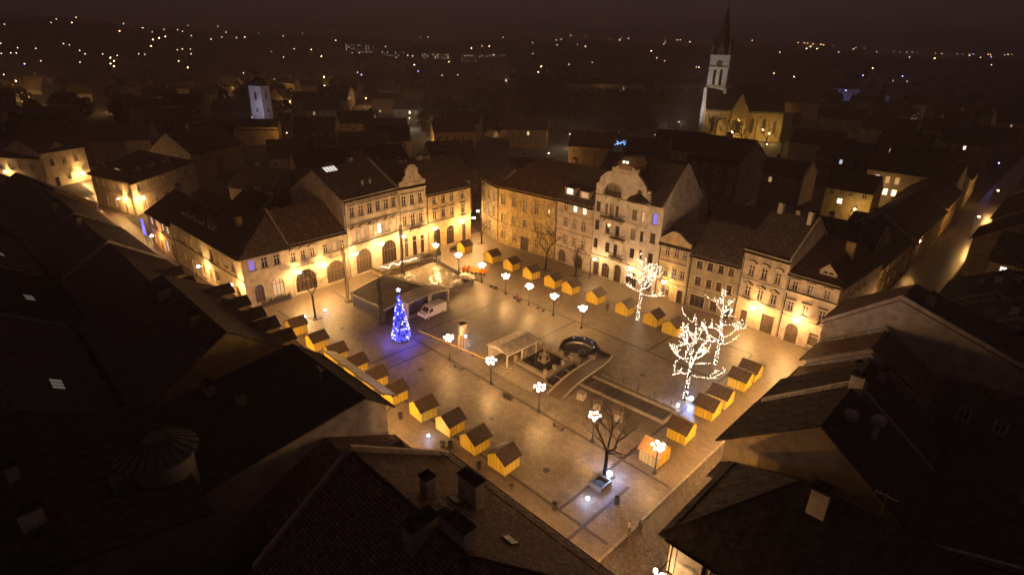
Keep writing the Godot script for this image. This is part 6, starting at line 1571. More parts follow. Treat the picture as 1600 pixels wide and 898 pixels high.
func bare_tree(at: Vector3, h: float, sd: int, depth := 5, r := 0.2, trunk := 0.3, spread := 1.0) -> Node3D:
	var t := thing("bare_tree", "bare tree", "tree", at)
	var g := RandomNumberGenerator.new()
	g.seed = sd
	var s := Shape.new()
	var c := Shape.new()
	var lines := []
	var top := Vector3(g.randf_range(-0.2, 0.2), h * trunk, g.randf_range(-0.2, 0.2))
	s.tube([Vector3.ZERO, top * 0.5 + Vector3(0.03, 0, 0.02), top], [r * 1.25, r, r * 0.85], 8, false)
	lines.append([[Vector3.ZERO, top * 0.5, top], r])
	for i in 3:
		var a := TAU * (i + g.randf() * 0.6) / 3
		grow(c, lines, top, Vector3(cos(a) * 0.8, 1.0, sin(a) * 0.8).normalized(), h * 0.27, r * 0.62, depth, g, spread)
	part("trunk", s, M["bark"], t)
	part("crown", c, M["bark"], t)
	t.set_meta("lines", lines)
	return t


# ---------------------------------------------------------------- lamps
func wall_lamps() -> void:
	var g := "flood lamps along the arcade fronts"
	wall_lamp(front.wing, 33.8, 5.2, 95.2, "wall flood lamp on the rounded corner where the side street meets the square", 2.0, g)
	wall_lamp(front.wing, 18.3, 4.4, 81.6, "wall flood lamp half way along the long cream wing")
	wall_lamp(front.far_wing, 6.6, 4.3, 68.0, "wall flood lamp on the orange house in the side street")
	wall_lamp(front.n1, 0.8, 5.2, 95.2, "wall flood lamp left of the wide arch of the low arcade house", 2.0, g)
	wall_lamp(front.n1, 6.2, 5.2, 95.2, "wall flood lamp on the pilaster between the arches of the low arcade house", 2.0, g)
	wall_lamp(front.n2, 0.7, 5.7, 95.2, "wall flood lamp at the left edge of the three-storey house", 2.0, g)
	wall_lamp(front.n2, 7.7, 5.9, 95.2, "wall flood lamp between the two broad arches", 2.0, g)
	wall_lamp(front.n2, 14.0, 6.0, 95.2, "wall flood lamp beside the balcony of the scrolled gable house", 2.0, g)
	wall_lamp(front.n4, 0.9, 5.9, 95.2, "wall flood lamp left of the arches of the far yellow house", 2.0, g)
	wall_lamp(front.n4, 9.4, 6.0, 95.2, "wall flood lamp over the door of the far yellow house", 2.0, g)
	wall_lamp(front.n4, 13.2, 6.0, 95.2, "wall flood lamp at the far corner of the yellow house", 2.0, g)
	wall_lamp(front.e1n, 0.3, 5.4, 61.2, "single lamp on the narrow end of the old corner house", 1.3)
	wall_lamp(front.e3, 11.4, 4.7, 40.0, "wall flood lamp on the white house behind the lit tree")
	wall_lamp(front.e4, 2.7, 4.1, 47.6, "small wall lamp on the bell gable house")
	wall_lamp(front.e6, 4.1, 4.4, 88.4, "wall flood lamp over the doors of the ornate yellow house")
	wall_lamp(front.e7, 3.0, 4.9, 88.4, "wall flood lamp over the arched doorway of the pale rose house")
	wall_lamp(front.b1, 18.6, 4.6, 120.0, "lamp left of the bend on the cream street corner house")
	wall_lamp(front.b2, 1.6, 4.6, 160.0, "lamp right of the bend on the cream street corner house")
	wall_lamp(front.a2, 10.6, 3.0, 160.0, "lamp on the taller yellow house at the left edge")
	wall_lamp(front.a1, 9.0, 5.0, 50.0, "lamp on the lower yellow house at the left edge", 1.6)
	wall_lamp(front.se1, 0.2, 6.0, 9.0, "little lamp on the corner of the hip roofed house")
	for q in [["sw1", 5.0], ["sw1", 15.0], ["sw2", 4.0], ["sw2", 12.0], ["sw3", 6.0], ["sw3", 17.0]]: wall_lamp(front[q[0]], q[1], 4.9, 80.0, "wall flood lamp under the eaves of the near row, hidden from above", 1.0, "hidden lamps of the near row")
	for q in [["se2", 3.4], ["se3", 3.6], ["se4", 4.4], ["se5", 4.6]]: wall_lamp(front[q[0]], q[1], 4.9, 70.0, "wall flood lamp under the eaves along the cobbled road", 1.0, "hidden lamps of the cobbled road")
	street_post(Vector3(37.0, 0, 2.2), 4.6, Color(1.0, 0.6, 0.24), 30.0, "tall single lamp before the left arches of the white house", "light_globe", 0.34, "")
	street_post(Vector3(85.2, 0, -22.0), 3.6, Color(1.0, 0.52, 0.15), 40.0, "lamp in the alley behind the pale rose house", "light_far", 0.2, "")
	street_post(Vector3(62.0, 0, -84.0), 5.0, Color(1.0, 0.6, 0.16), 26.0, "post lamp in the yard before the lit yellow house", "light_far", 0.3, "")


func street_lamps() -> void:
	# a post that opens into a blossom of globes
	var t := thing("blossom_lamp", "", "street lamp")
	var p := Shape.new()
	p.lathe(Vector3.ZERO, [Vector2(0.22, 0), Vector2(0.2, 0.3), Vector2(0.1, 0.5), Vector2(0.07, 1.4), Vector2(0.055, 3.5), Vector2(0.08, 3.6), Vector2(0.0, 3.7)], 10)
	part("post", p, M["iron"], t)
	var a := Shape.new()
	var gm := Shape.new()
	gm.ball(Vector3.ZERO, 0.19, 10, 7)
	var gmesh := gm.mesh()
	var spots := [Vector3(0, 4.25, 0)]
	for i in 5: spots.append(Vector3(cos(TAU * i / 5) * 0.66, 3.98, sin(TAU * i / 5) * 0.66))
	for i in 3: spots.append(Vector3(cos(TAU * (i + 0.3) / 3) * 0.36, 3.5, sin(TAU * (i + 0.3) / 3) * 0.3))
	for s in spots: a.tube([Vector3(0, 3.5, 0), Vector3(s.x * 0.6, lerpf(3.5, s.y, 0.4), s.z * 0.6), s], [0.025, 0.02, 0.02], 5)
	part("branch", a, M["iron"], t)
	for s in spots: part("lamp_globe", gmesh, M["light_globe"], t, s)
	lamp(t, Vector3(0, 3.98, 0), Color(1.0, 0.52, 0.165), 62.0, 0.25)
	var east := [[7.2, 19.8], [15.5, 20.2], [23.3, 20.6], [30.9, 21.2], [37.5, 21.5], [43.7, 21.6], [50.4, 21.8]]
	var west := [[43.1, 45.4], [52.5, 45.4], [61.9, 45.4], [70.7, 45.2], [79.2, 44.6]]
	var ord := ["first", "second", "third", "fourth", "fifth", "sixth", "seventh"]
	var first := true
	for i in east.size():
		var l := "%s blossom lamp of the far row, counted from the arcade houses" % ord[i]
		if first:
			t.position = Vector3(east[i][0], 0, east[i][1])
			t.set_meta("label", l); t.set_meta("group", "blossom lamps on the square")
			first = false
		else: copy(t, Vector3(east[i][0], 0, east[i][1]), i * 0.4, l)
	for i in west.size(): copy(t, Vector3(west[i][0], 0, west[i][1]), 0.3 + i * 0.5, ["blossom lamp beside the white box on stilts", "blossom lamp in front of the white tent", "blossom lamp beside the fountain steps", "blossom lamp behind the crown of the nearest bare tree", "blossom lamp over the bright orange stall roof"][i])


# ---------------------------------------------------------------- market stalls
func stalls() -> void:
	var t := thing("market_stall", "", "market stall")
	var wl := Shape.new()
	var W := 1.32
	var D := 1.2
	var H := 1.95
	var P := 2.85
	for z in [D, -D]:
		var f := Transform3D(Basis(UP, 0.0 if z > 0 else PI), Vector3.ZERO)
		wl.t = f * Transform3D(Basis.IDENTITY, Vector3(-W, 0.12, D))
		wall_sheet(wl, 2 * W, H - 0.12, [w(1.72, 0.8, 0.05, 1.75)] if z > 0 else [w(1.32, 1.7, 0.8, 1.7)], 0.05)
		wl.t = f
		wl.tri(Vector3(-W, H, D), Vector3(W, H, D), Vector3(0, P - 0.1, D))
	wl.t = Transform3D.IDENTITY
	wl.quad(Vector3(W, 0.12, D), Vector3(W, 0.12, -D), Vector3(W, H, -D), Vector3(W, H, D)); wl.quad(Vector3(-W, 0.12, -D), Vector3(-W, 0.12, D), Vector3(-W, H, D), Vector3(-W, H, -D))
	part("wall", wl, M["boards"], t)
	var b := Shape.new()
	b.box(Vector3(-W - 0.02, 0, -D - 0.02), Vector3(W + 0.02, 0.12, D + 0.02))
	part("base", b, M["stone_dark"], t)
	for x in [-1, 1]:
		for z in [-1, 1]:
			var tr := Shape.new()
			tr.box(Vector3(x * W - 0.05, 0.122, z * D - 0.05), Vector3(x * W + 0.05, H - 0.1, z * D + 0.05))
			part("corner_post", tr, M["boards_pale"], t)
	var d := Shape.new()
	d.box(Vector3(0.03, 0.17, D - 0.06), Vector3(0.79, 1.86, D - 0.01)); d.box(Vector3(0.08, 0.5, D - 0.008), Vector3(0.74, 0.58, D + 0.02)); d.box(Vector3(0.08, 1.4, D - 0.008), Vector3(0.74, 1.48, D + 0.02))
	var dn := part("door", d, M["boards"], t)
	var hd := Shape.new()
	hd.box(Vector3(0.66, 0.95, D - 0.008), Vector3(0.72, 1.1, D + 0.04))
	part("handle", hd, M["iron"], dn)
	var sh := Shape.new()
	sh.box(Vector3(-0.84, 0.93, -D + 0.01), Vector3(0.84, 1.81, -D + 0.05)); sh.box(Vector3(-0.9, 0.84, -D - 0.22), Vector3(0.9, 0.9, -D + 0.06))
	part("hatch", sh, M["boards_pale"], t)
	for s in [-1, 1]:
		var r := Shape.new()
		var k := (P - H) / W
		var e := W + 0.28
		var a0 := Vector3(s * e, P - k * e, D + 0.3)
		var a1 := Vector3(s * e, P - k * e, -D - 0.3)
		var r0 := Vector3(0, P, D + 0.3)
		var r1 := Vector3(0, P, -D - 0.3)
		var dn2 := Vector3(0, -0.07, 0)
		if s > 0:
			r.quad(a0, a1, r1, r0); r.quad(r0 + dn2, r1 + dn2, a1 + dn2, a0 + dn2); r.quad(a0 + dn2, a1 + dn2, a1, a0); r.quad(r0 + dn2, a0 + dn2, a0, r0); r.quad(a1 + dn2, r1 + dn2, r1, a1)
		else:
			r.quad(a1, a0, r0, r1); r.quad(r1 + dn2, r0 + dn2, a0 + dn2, a1 + dn2); r.quad(a1 + dn2, a0 + dn2, a0, a1); r.quad(a0 + dn2, r0 + dn2, r0, a0); r.quad(r1 + dn2, a1 + dn2, a1, r1)
		part("roof_slope", r, M["shingle"], t)
	var cap := Shape.new()
	cap.bar(Vector3(0, P + 0.02, D + 0.3), Vector3(0, P + 0.02, -D - 0.3), 0.2, 0.06)
	part("ridge_cap", cap, M["ridge_felt"], t)
	var ord := ["first", "second", "third", "fourth", "fifth", "sixth", "seventh", "eighth", "ninth", "tenth", "eleventh"]
	# near row, doors towards the houses
	var near := [[18.5, 58.2], [25.6, 58.2], [31.1, 58.0], [36.2, 57.6], [41.2, 57.5], [46.2, 57.6], [51.9, 57.0], [56.7, 56.4], [61.4, 56.4], [66.3, 56.3]]
	var far := [[6.3, 10.6], [15.7, 10.4], [22.0, 10.6], [28.3, 11.0], [34.4, 11.0], [39.0, 10.9], [45.2, 11.0], [52.0, 11.0], [58.0, 11.0], [62.2, 11.6]]
	var right := [[77.8, 16.0], [77.8, 19.4], [77.9, 25.6], [77.9, 29.4], [77.9, 36.4], [77.9, 42.6]]
	var first := true
	for i in near.size():
		var l := "%s market stall of the near row, counted from the side street" % ord[i]
		if i == near.size() - 1: l = "market stall at the right end of the near row, nearest the viewer"
		if first:
			t.position = Vector3(near[i][0], 0, near[i][1])
			t.set_meta("label", l); t.set_meta("group", "wooden market stalls on the square")
			first = false
		else: copy(t, Vector3(near[i][0], 0, near[i][1]), rng.randf_range(-0.04, 0.04), l)
	for i in far.size(): copy(t, Vector3(far[i][0], 0, far[i][1]), rng.randf_range(-0.05, 0.05), "%s market stall of the far row, counted from the arcade houses" % ord[i])
	for i in right.size():
		var c := copy(t, Vector3(right[i][0], 0, right[i][1]), PI / 2 + rng.randf_range(-0.03, 0.03), "%s market stall of the row beside the cobbled road, counted from the far end" % ord[i])
		if i == right.size() - 1:
			c.set_meta("label", "market stall with a bright orange roof beside the cobbled road, under a lamp")
			for k in c.get_children():
				if String(k.name).begins_with("roof_slope"): k.set_surface_override_material(0, M["roof_orange"])
				if String(k.name).begins_with("wall"): k.set_surface_override_material(0, M["boards_pale"])


# ---------------------------------------------------------------- the blue fir and the wrapped trees
func fir_with_lights() -> void:
	var t := thing("christmas_tree", "slim cone-shaped fir covered in blue lights and white baubles with a star on top", "christmas tree", Vector3(32.6, 0, 47.0))
	var g := RandomNumberGenerator.new()
	g.seed = 8
	var n := Shape.new()
	for i in 900:
		var y := 0.5 + 7.9 * (1.0 - sqrt(g.randf()))
		var r := 1.55 * (1.0 - (y - 0.4) / 8.6)
		var a := g.randf() * TAU
		var d := Vector3(cos(a), -0.25, sin(a)).normalized()
		var p := Vector3(0, y, 0)
		var q := p + d * r * g.randf_range(0.75, 1.0)
		var s := d.cross(UP).normalized() * g.randf_range(0.1, 0.24)
		n.tri(p + d * r * 0.3, q - s * 0.6 + Vector3(0, -0.05, 0), q + s * 0.6); n.tri(q - s + Vector3(0, -0.1, 0), q + s + Vector3(0, -0.1, 0), q + d * 0.3)
	part("branches", n, M["leaf"], t)
	var tk := Shape.new()
	tk.tube([Vector3.ZERO, Vector3(0, 8.6, 0)], [0.16, 0.03], 8)
	part("trunk", tk, M["bark"], t)
	var st := Shape.new()
	st.lathe(Vector3.ZERO, [Vector2(1.3, 0), Vector2(1.3, 0.3), Vector2(0.2, 0.5)], 12)
	part("stand", st, M["stone_dark"], t)
	var b := Shape.new()
	b.ball(Vector3.ZERO, 0.052, 5, 4)
	var where := []
	for i in 800:
		var y := 0.45 + 8.0 * (1.0 - sqrt(g.randf()))
		var r := 1.58 * (1.0 - (y - 0.4) / 8.5)
		var a := g.randf() * TAU
		where.append(Transform3D(Basis.IDENTITY, Vector3(cos(a) * r, y, sin(a) * r)))
	many("blue_lights", b.mesh(), M["light_blue"], where, t)
	var ball := Shape.new()
	ball.ball(Vector3.ZERO, 0.1, 8, 6)
	var bm := ball.mesh()
	for i in 76:
		var y := 0.6 + 7.2 * (1.0 - sqrt(g.randf()))
		var r := 1.6 * (1.0 - (y - 0.4) / 8.5) + 0.06
		var a := g.randf() * TAU
		part("bauble_light", bm, M["light_white"], t, Vector3(cos(a) * r, y, sin(a) * r))
	var sr := Shape.new()
	for i in 5:
		var a := TAU * i / 5
		var d := Vector3(sin(a) * 0.714, cos(a), -sin(a) * 0.7)
		var e := Vector3(sin(a + TAU / 10) * 0.714, cos(a + TAU / 10), -sin(a + TAU / 10) * 0.7) * 0.22
		var e2 := Vector3(sin(a - TAU / 10) * 0.714, cos(a - TAU / 10), -sin(a - TAU / 10) * 0.7) * 0.22
		for z in [-1, 1]:
			var k: Vector3 = Vector3(0.7, 0, 0.714) * 0.09 * z
			if z < 0:
				sr.tri(k, e, d * 0.48); sr.tri(k, d * 0.48, e2)
			else:
				sr.tri(k, d * 0.48, e); sr.tri(k, e2, d * 0.48)
	part("star_light", sr, M["light_white"], t, Vector3(0, 8.95, 0))
	for q in [[2.0, 1.0], [-1.4, 1.9], [1.2, -1.8], [-2.0, -0.9]]: lamp(t, Vector3(q[0], 1.3, q[1]), Color(0.1, 0.09, 1.0), 4.5, 0.4)


# a tree with one leader and side branches that reach out and turn up
func led_tree(at: Vector3, h: float, sd: int, first: float, reach: float, lean: float, count: int) -> Node3D:
	var t := thing("wrapped_tree", "", "tree", at)
	var g := RandomNumberGenerator.new()
	g.seed = sd
	var s := Shape.new()
	var c := Shape.new()
	var lines := []
	var pts := []
	var rad := []
	for i in 9:
		var f := i / 8.0
		pts.append(Vector3(lean * f * f * h + g.randf_range(-0.12, 0.12) * f * 2, h * f, lean * 0.4 * f * h + g.randf_range(-0.12, 0.12) * f * 2))
		rad.append(lerpf(0.24, 0.03, pow(f, 0.8)))
	s.tube(pts, rad, 8, false)
	for i in 8: lines.append([[pts[i], pts[i + 1]], rad[i]])
	for i in count:
		var f := lerpf(first, 0.93, (i + g.randf() * 0.5) / count)
		var k := int(f * 8)
		var p: Vector3 = pts[k].lerp(pts[k + 1], f * 8 - k)
		var a := i * 2.4 + g.randf_range(-0.5, 0.5)
		var d := Vector3(cos(a), g.randf_range(-0.15, 0.4), sin(a)).normalized()
		var l := reach * lerpf(1.0, 0.35, (f - first) / (1 - first)) * g.randf_range(0.7, 1.15)
		limb(c, lines, p, d, l, lerpf(0.06, 0.03, f), 3, g)
	part("trunk", s, M["bark"], t)
	part("crown", c, M["bark"], t)
	t.set_meta("lines", lines)
	return t


func limb(c: Shape, lines: Array, p: Vector3, d: Vector3, l: float, r: float, depth: int, g: RandomNumberGenerator) -> void:
	var pts := [p]
	var rad := [r]
	var turn := Vector3(g.randf_range(-0.3, 0.3), g.randf_range(-0.05, 0.35), g.randf_range(-0.3, 0.3))
	for i in 4:
		d = (d + turn * 0.5 + Vector3(g.randf_range(-0.2, 0.2), g.randf_range(-0.15, 0.2), g.randf_range(-0.2, 0.2))).normalized()
		pts.append(pts[i] + d * l / 4)
		rad.append(r * (1 - 0.18 * (i + 1)))
	c.tube(pts, rad, 5, false)
	lines.append([pts, r])
	if depth <= 0: return
	for i in 2 if depth > 1 else 1:
		var k := g.randi_range(1, 3)
		var nd := (d + Vector3(g.randf_range(-1, 1), g.randf_range(-0.4, 0.8), g.randf_range(-1, 1))).normalized()
		limb(c, lines, pts[k], nd, l * g.randf_range(0.35, 0.6), r * 0.6, depth - 1, g)


func wrap_lights(t: Node3D, step: float, sd: int, limit: float) -> void:
	var g := RandomNumberGenerator.new()
	g.seed = sd
	var b := Shape.new()
	b.ball(Vector3.ZERO, 0.05, 5, 4)
	var where := []
	for l in t.get_meta("lines"):
		if l[1] < limit: continue
		var pts: Array = l[0]
		for i in pts.size() - 1:
			var p: Vector3 = pts[i]
			var q: Vector3 = pts[i + 1]
			var k: int = int(p.distance_to(q) / step * clampf(l[1] / 0.045, 0.7, 7.0) + g.randf())
			for j in k:
				var o: Vector3 = Vector3(g.randf_range(-1, 1), g.randf_range(-1, 1), g.randf_range(-1, 1)).normalized() * (l[1] * 1.05 + 0.03)
				where.append(Transform3D(Basis.IDENTITY, p.lerp(q, (j + g.randf()) / maxf(k, 1)) + o))
	many("string_lights", b.mesh(), M["light_led"], where, t)


func trees_on_square() -> void:
	var a := led_tree(Vector3(55.3, 0, 11.8), 12.2, 5, 0.42, 5.0, 0.03, 15)
	tag(a, "tree wrapped in white lights before the white art nouveau house", "tree", "light-wrapped trees")
	wrap_lights(a, 0.18, 1, 0.012)
	var b := led_tree(Vector3(72.6, 0, 16.6), 12.4, 23, 0.28, 3.9, -0.05, 13)
	tag(b, "slender tree wrapped in white lights, the right one of the three", "tree", "light-wrapped trees")
	wrap_lights(b, 0.18, 2, 0.012)
	var c := led_tree(Vector3(74.1, 0, 28.5), 12.8, 31, 0.3, 5.2, -0.02, 18)
	tag(c, "nearest tree wrapped in white lights, with a blue flood lamp at its foot", "tree", "light-wrapped trees")
	wrap_lights(c, 0.18, 3, 0.012)
	for t in [a, b, c]:
		for k in 3:
			var h := 3.0 + k * 3.0
			lamp(t, Vector3(0.5 * cos(k * 2.1 + 0.4), h, 0.5 * sin(k * 2.1 + 0.4)), Color(1.0, 0.72, 0.45), 3.0, 0.5)
	for q in [["nearest bare tree, dark, with a bright cold lamp at its foot", 75.6, 49.3, 10.2, 17, 5, 0.22, 0.34], ["bare tree standing before the beige dormer house", 27.5, 5.6, 9.6, 19, 4, 0.17, 0.42], ["thin tree before the arches of the low arcade house", 15.6, 53.4, 9.0, 29, 4, 0.13, 0.5], ["small bare tree before the stained house", 4.6, 3.6, 6.5, 37, 4, 0.12, 0.35], ["small bare tree left of the white house", 34.2, 3.4, 7.0, 43, 4, 0.12, 0.35]]:
		var t := bare_tree(Vector3(q[1], 0, q[2]), q[3], q[4], q[5], q[6], q[7])
		tag(t, q[0], "tree", "bare trees on the square")
		var p := Shape.new()
		p.box(Vector3(-0.9, 0.0, -0.9), Vector3(0.9, 0.08, 0.9))
		part("tree_grate", p, M["iron"], t)
	# cold flood lamps on the ground
	for q in [["large cold flood lamp at the foot of the nearest bare tree", 76.0, 49.0, 0.32, 24.0, 0.6], ["smaller cold lamp on the paving before the nearest bare tree", 76.5, 53.6, 0.2, 8.0, 0.35], ["blue-white flood lamp at the foot of the nearest wrapped tree", 74.9, 28.4, 0.28, 22.0, 0.6], ["small white lamp on the paving near the wrapped tree", 74.3, 30.8, 0.18, 7.0, 0.35], ["small white lamp behind the stalls of the near row", 56.1, 59.4, 0.16, 4.0, 0.35], ["left of the two small lamps beside the thin arcade tree", 14.5, 54.8, 0.16, 4.0, 0.35], ["right of the two small lamps beside the thin arcade tree", 14.4, 50.9, 0.16, 3.0, 0.35], ["white lamp beside the box on stilts", 39.9, 39.4, 0.18, 6.0, 0.7]]:
		var t := thing("ground_lamp", q[0], "flood lamp", Vector3(q[1], 0, q[2]))
		var s := Shape.new()
		s.lathe(Vector3.ZERO, [Vector2(0.22, 0), Vector2(0.2, 0.08), Vector2(0.05, 0.12), Vector2(0.04, q[5] - q[3] * 0.5)], 8)
		part("foot", s, M["iron"], t)
		var b2 := Shape.new()
		b2.ball(Vector3(0, q[5], 0), q[3], 10, 7)
		part("lamp_lens", b2, M["light_cold"], t)
		lamp(t, Vector3(0, q[5] + (0.0 if q[3] < 0.24 else q[3] + 0.12), 0), Color(0.26, 0.46, 1.0), q[4], 0.1)
	var bx := thing("planter_box", "dark square planter round the foot of the nearest bare tree", "planter", Vector3(75.9, 0, 50.6))
	var ps := Shape.new()
	ps.box(Vector3(-0.9, 0, -1.0), Vector3(0.9, 0.5, -0.85)); ps.box(Vector3(-0.9, 0, 0.85), Vector3(0.9, 0.5, 1.0)); ps.box(Vector3(-0.9, 0, -0.849), Vector3(-0.75, 0.5, 0.849)); ps.box(Vector3(0.75, 0, -0.849), Vector3(0.9, 0.5, 0.849))
	part("rim", ps, M["stone_dark"], bx)
	var so := Shape.new()
	so.box(Vector3(-0.749, 0.01, -0.849), Vector3(0.749, 0.2, 0.849))
	part("soil", so, M["fruit"], bx)


# ---------------------------------------------------------------- stage, wet sheeting, masts
func stage_and_rink() -> void:
	var t := thing("event_pavilion", "low event pavilion with a dark ribbed roof and a white canopy over blue banners", "pavilion", Vector3(20.0, 0, 40.0))
	var A := Vector3(-4.6, 2.5, 6.0)
	var B := Vector3(5.6, 2.5, 5.4)
	var C := Vector3(4.0, 3.4, -4.6)
	var D := Vector3(-6.4, 3.4, -2.6)
	var r := Shape.new()
	var dn := Vector3(0, -0.15, 0)
	r.quad(A, B, C, D); r.quad(D + dn, C + dn, B + dn, A + dn); r.quad(A + dn, B + dn, B, A); r.quad(B + dn, C + dn, C, B); r.quad(C + dn, D + dn, D, C); r.quad(D + dn, A + dn, A, D)
	var rn := part("roof", r, M["membrane"], t)
	for i in 17:
		var f := i / 16.0
		var s := Shape.new()
		s.bar(A.lerp(B, f) + Vector3(0, 0.04, 0), D.lerp(C, f) + Vector3(0, 0.04, 0), 0.1, 0.1)
		part("rib", s, M["kerb"], rn)
	for e in [[A, B], [B, C], [C, D], [D, A]]:
		var s := Shape.new()
		s.bar(e[0] + Vector3(0, 0.0, 0), e[1] + Vector3(0, 0.0, 0), 0.26, 0.3)
		part("edge_beam", s, M["kerb"], rn)
	var wl := Shape.new()
	for e in [[A, B], [D, A], [C, D]]:
		var p: Vector3 = e[0] * Vector3(0.97, 1, 0.97) + dn
		var q: Vector3 = e[1] * Vector3(0.97, 1, 0.97) + dn
		wl.quad(Vector3(p.x, 0, p.z), Vector3(q.x, 0, q.z), q, p)
	part("side_screen", wl, M["screen"], t)
	# white canopy, curved in its length, open towards the van
	var c := Shape.new()
	var k := 10
	for i in k:
		var f0 := i / float(k)
		var f1 := (i + 1) / float(k)
		var p := [Vector3(7.2, 2.9 + 0.55 * sin(f0 * PI), lerpf(1.6, -7.8, f0)), Vector3(7.2, 2.9 + 0.55 * sin(f1 * PI), lerpf(1.6, -7.8, f1)), Vector3(4.0, 3.3 + 0.55 * sin(f1 * PI), lerpf(1.9, -7.5, f1)), Vector3(4.0, 3.3 + 0.55 * sin(f0 * PI), lerpf(1.9, -7.5, f0))]
		c.quad(p[0], p[1], p[2], p[3])
		c.quad(p[0] + Vector3(0, -0.12, 0), p[3] + Vector3(0, -0.12, 0), p[2] + Vector3(0, -0.12, 0), p[1] + Vector3(0, -0.12, 0)); c.quad(p[1] + Vector3(0, -0.12, 0), p[1], p[0], p[0] + Vector3(0, -0.12, 0))
	part("canopy", c, M["canvas"], t)
	var ps := Shape.new()
	for z in [1.5, -3.1, -7.6]:
		ps.box(Vector3(6.9, 0, z - 0.08), Vector3(7.06, 3.1, z + 0.08)); ps.box(Vector3(4.1, 0, z - 0.08), Vector3(4.26, 3.6, z + 0.08))
	ps.box(Vector3(4.1, 0.02, 1.62), Vector3(7.1, 3.0, 1.7))
	part("post", ps, M["canvas"], t)
	var fl := Shape.new()
	fl.box(Vector3(4.0, 0.0, -7.6), Vector3(7.2, 0.7, 1.6))
	part("stage_floor", fl, M["planks"], t)
	for i in 5:
		var b := Shape.new()
		var z := 1.3 - i * 1.78
		b.box(Vector3(6.5 if i % 2 else 6.3, 1.5 if i % 2 else 0.9, z - 1.55), Vector3(6.53 if i % 2 else 6.33, 3.2, z))
		part("banner", b, M["banner_blue"], t)
	# light masts: square trusses
	for q in [[13.1, 45.4, 10.6, "tall light mast at the left corner of the pavilion"], [25.6, 46.2, 8.4, "light mast beside the blue fir"], [9.8, 30.6, 11.2, "tall light mast in front of the balcony house"], [9.0, 20.4, 7.6, "light mast at the far corner of the wet sheeting"]]:
		var m := thing("light_mast", q[3], "mast", Vector3(q[0], 0, q[1]), 0.1)
		var s := Shape.new()
		var h: float = q[2]
		for x in [-0.24, 0.24]:
			for z in [-0.24, 0.24]: s.tube([Vector3(x, 0, z), Vector3(x, h, z)], [0.06, 0.06], 6)
		part("chord", s, M["steel"], m)
		var d := Shape.new()
		for i in int(h / 0.5):
			var y := i * 0.5
			var e := 0.24 if i % 2 else -0.24
			for z in [-0.24, 0.24]: d.tube([Vector3(-e, y, z), Vector3(e, y + 0.5, z)], [0.03, 0.03], 4, false)
			for x in [-0.24, 0.24]: d.tube([Vector3(x, y, -e), Vector3(x, y + 0.5, e)], [0.03, 0.03], 4, false)
		part("brace", d, M["steel"], m)
		var b := Shape.new()
		b.box(Vector3(-0.6, 0, -0.6), Vector3(0.6, 0.15, 0.6))
		part("foot_plate", b, M["stone_dark"], m)
	# wet sheeting left from the rink
	var rk := thing("rink_sheeting", "shiny wet plastic sheeting of an ice rink being taken down", "ice rink", Vector3(14.6, 0, 25.6))
	var sh := Shape.new()
	var nz := noise(31, 0.35, 3)
	for i in 28:
		for j in 16:
			var p := []
			for q in [[i, j + 1], [i + 1, j + 1], [i + 1, j], [i, j]]:
				var x: float = -7.4 + q[0] * 15.6 / 28
				var z: float = -4.2 + q[1] * 8.4 / 16 + 0.12 * x
				p.append(Vector3(x, 0.06 + 0.09 * (nz.get_noise_2d(x * 2, z * 2) + 0.5), z))
			sh.quad(p[0], p[1], p[2], p[3])
	part("sheet", sh, M["sheet"], rk)
	for q in [[6.3, -0.4, 1.5, 0.5], [7.4, 1.6, 1.0, 0.4], [-3.4, 4.2, 1.4, 0.35], [-2.0, 4.8, 1.0, 0.3], [3.4, 3.8, 1.2, 0.3], [6.0, 3.6, 1.4, 0.4]]:
		var s := Shape.new()
		s.ball(Vector3(q[0], 0.05, q[1]), q[2], 12, 8, q[3])
		part("ice_heap", s, M["snow"], rk)
	for q in [[-7.6, -5.2, 8.2, -3.2], [8.3, -3.0, 8.3, 4.8], [-7.6, 3.0, -7.6, -5.0]]:
		var s := Shape.new()
		s.bar(Vector3(q[0], 0.5, q[1]), Vector3(q[2], 0.5, q[3]), 0.08, 1.0)
		part("barrier", s, M["glass_roof"], rk)
	van()


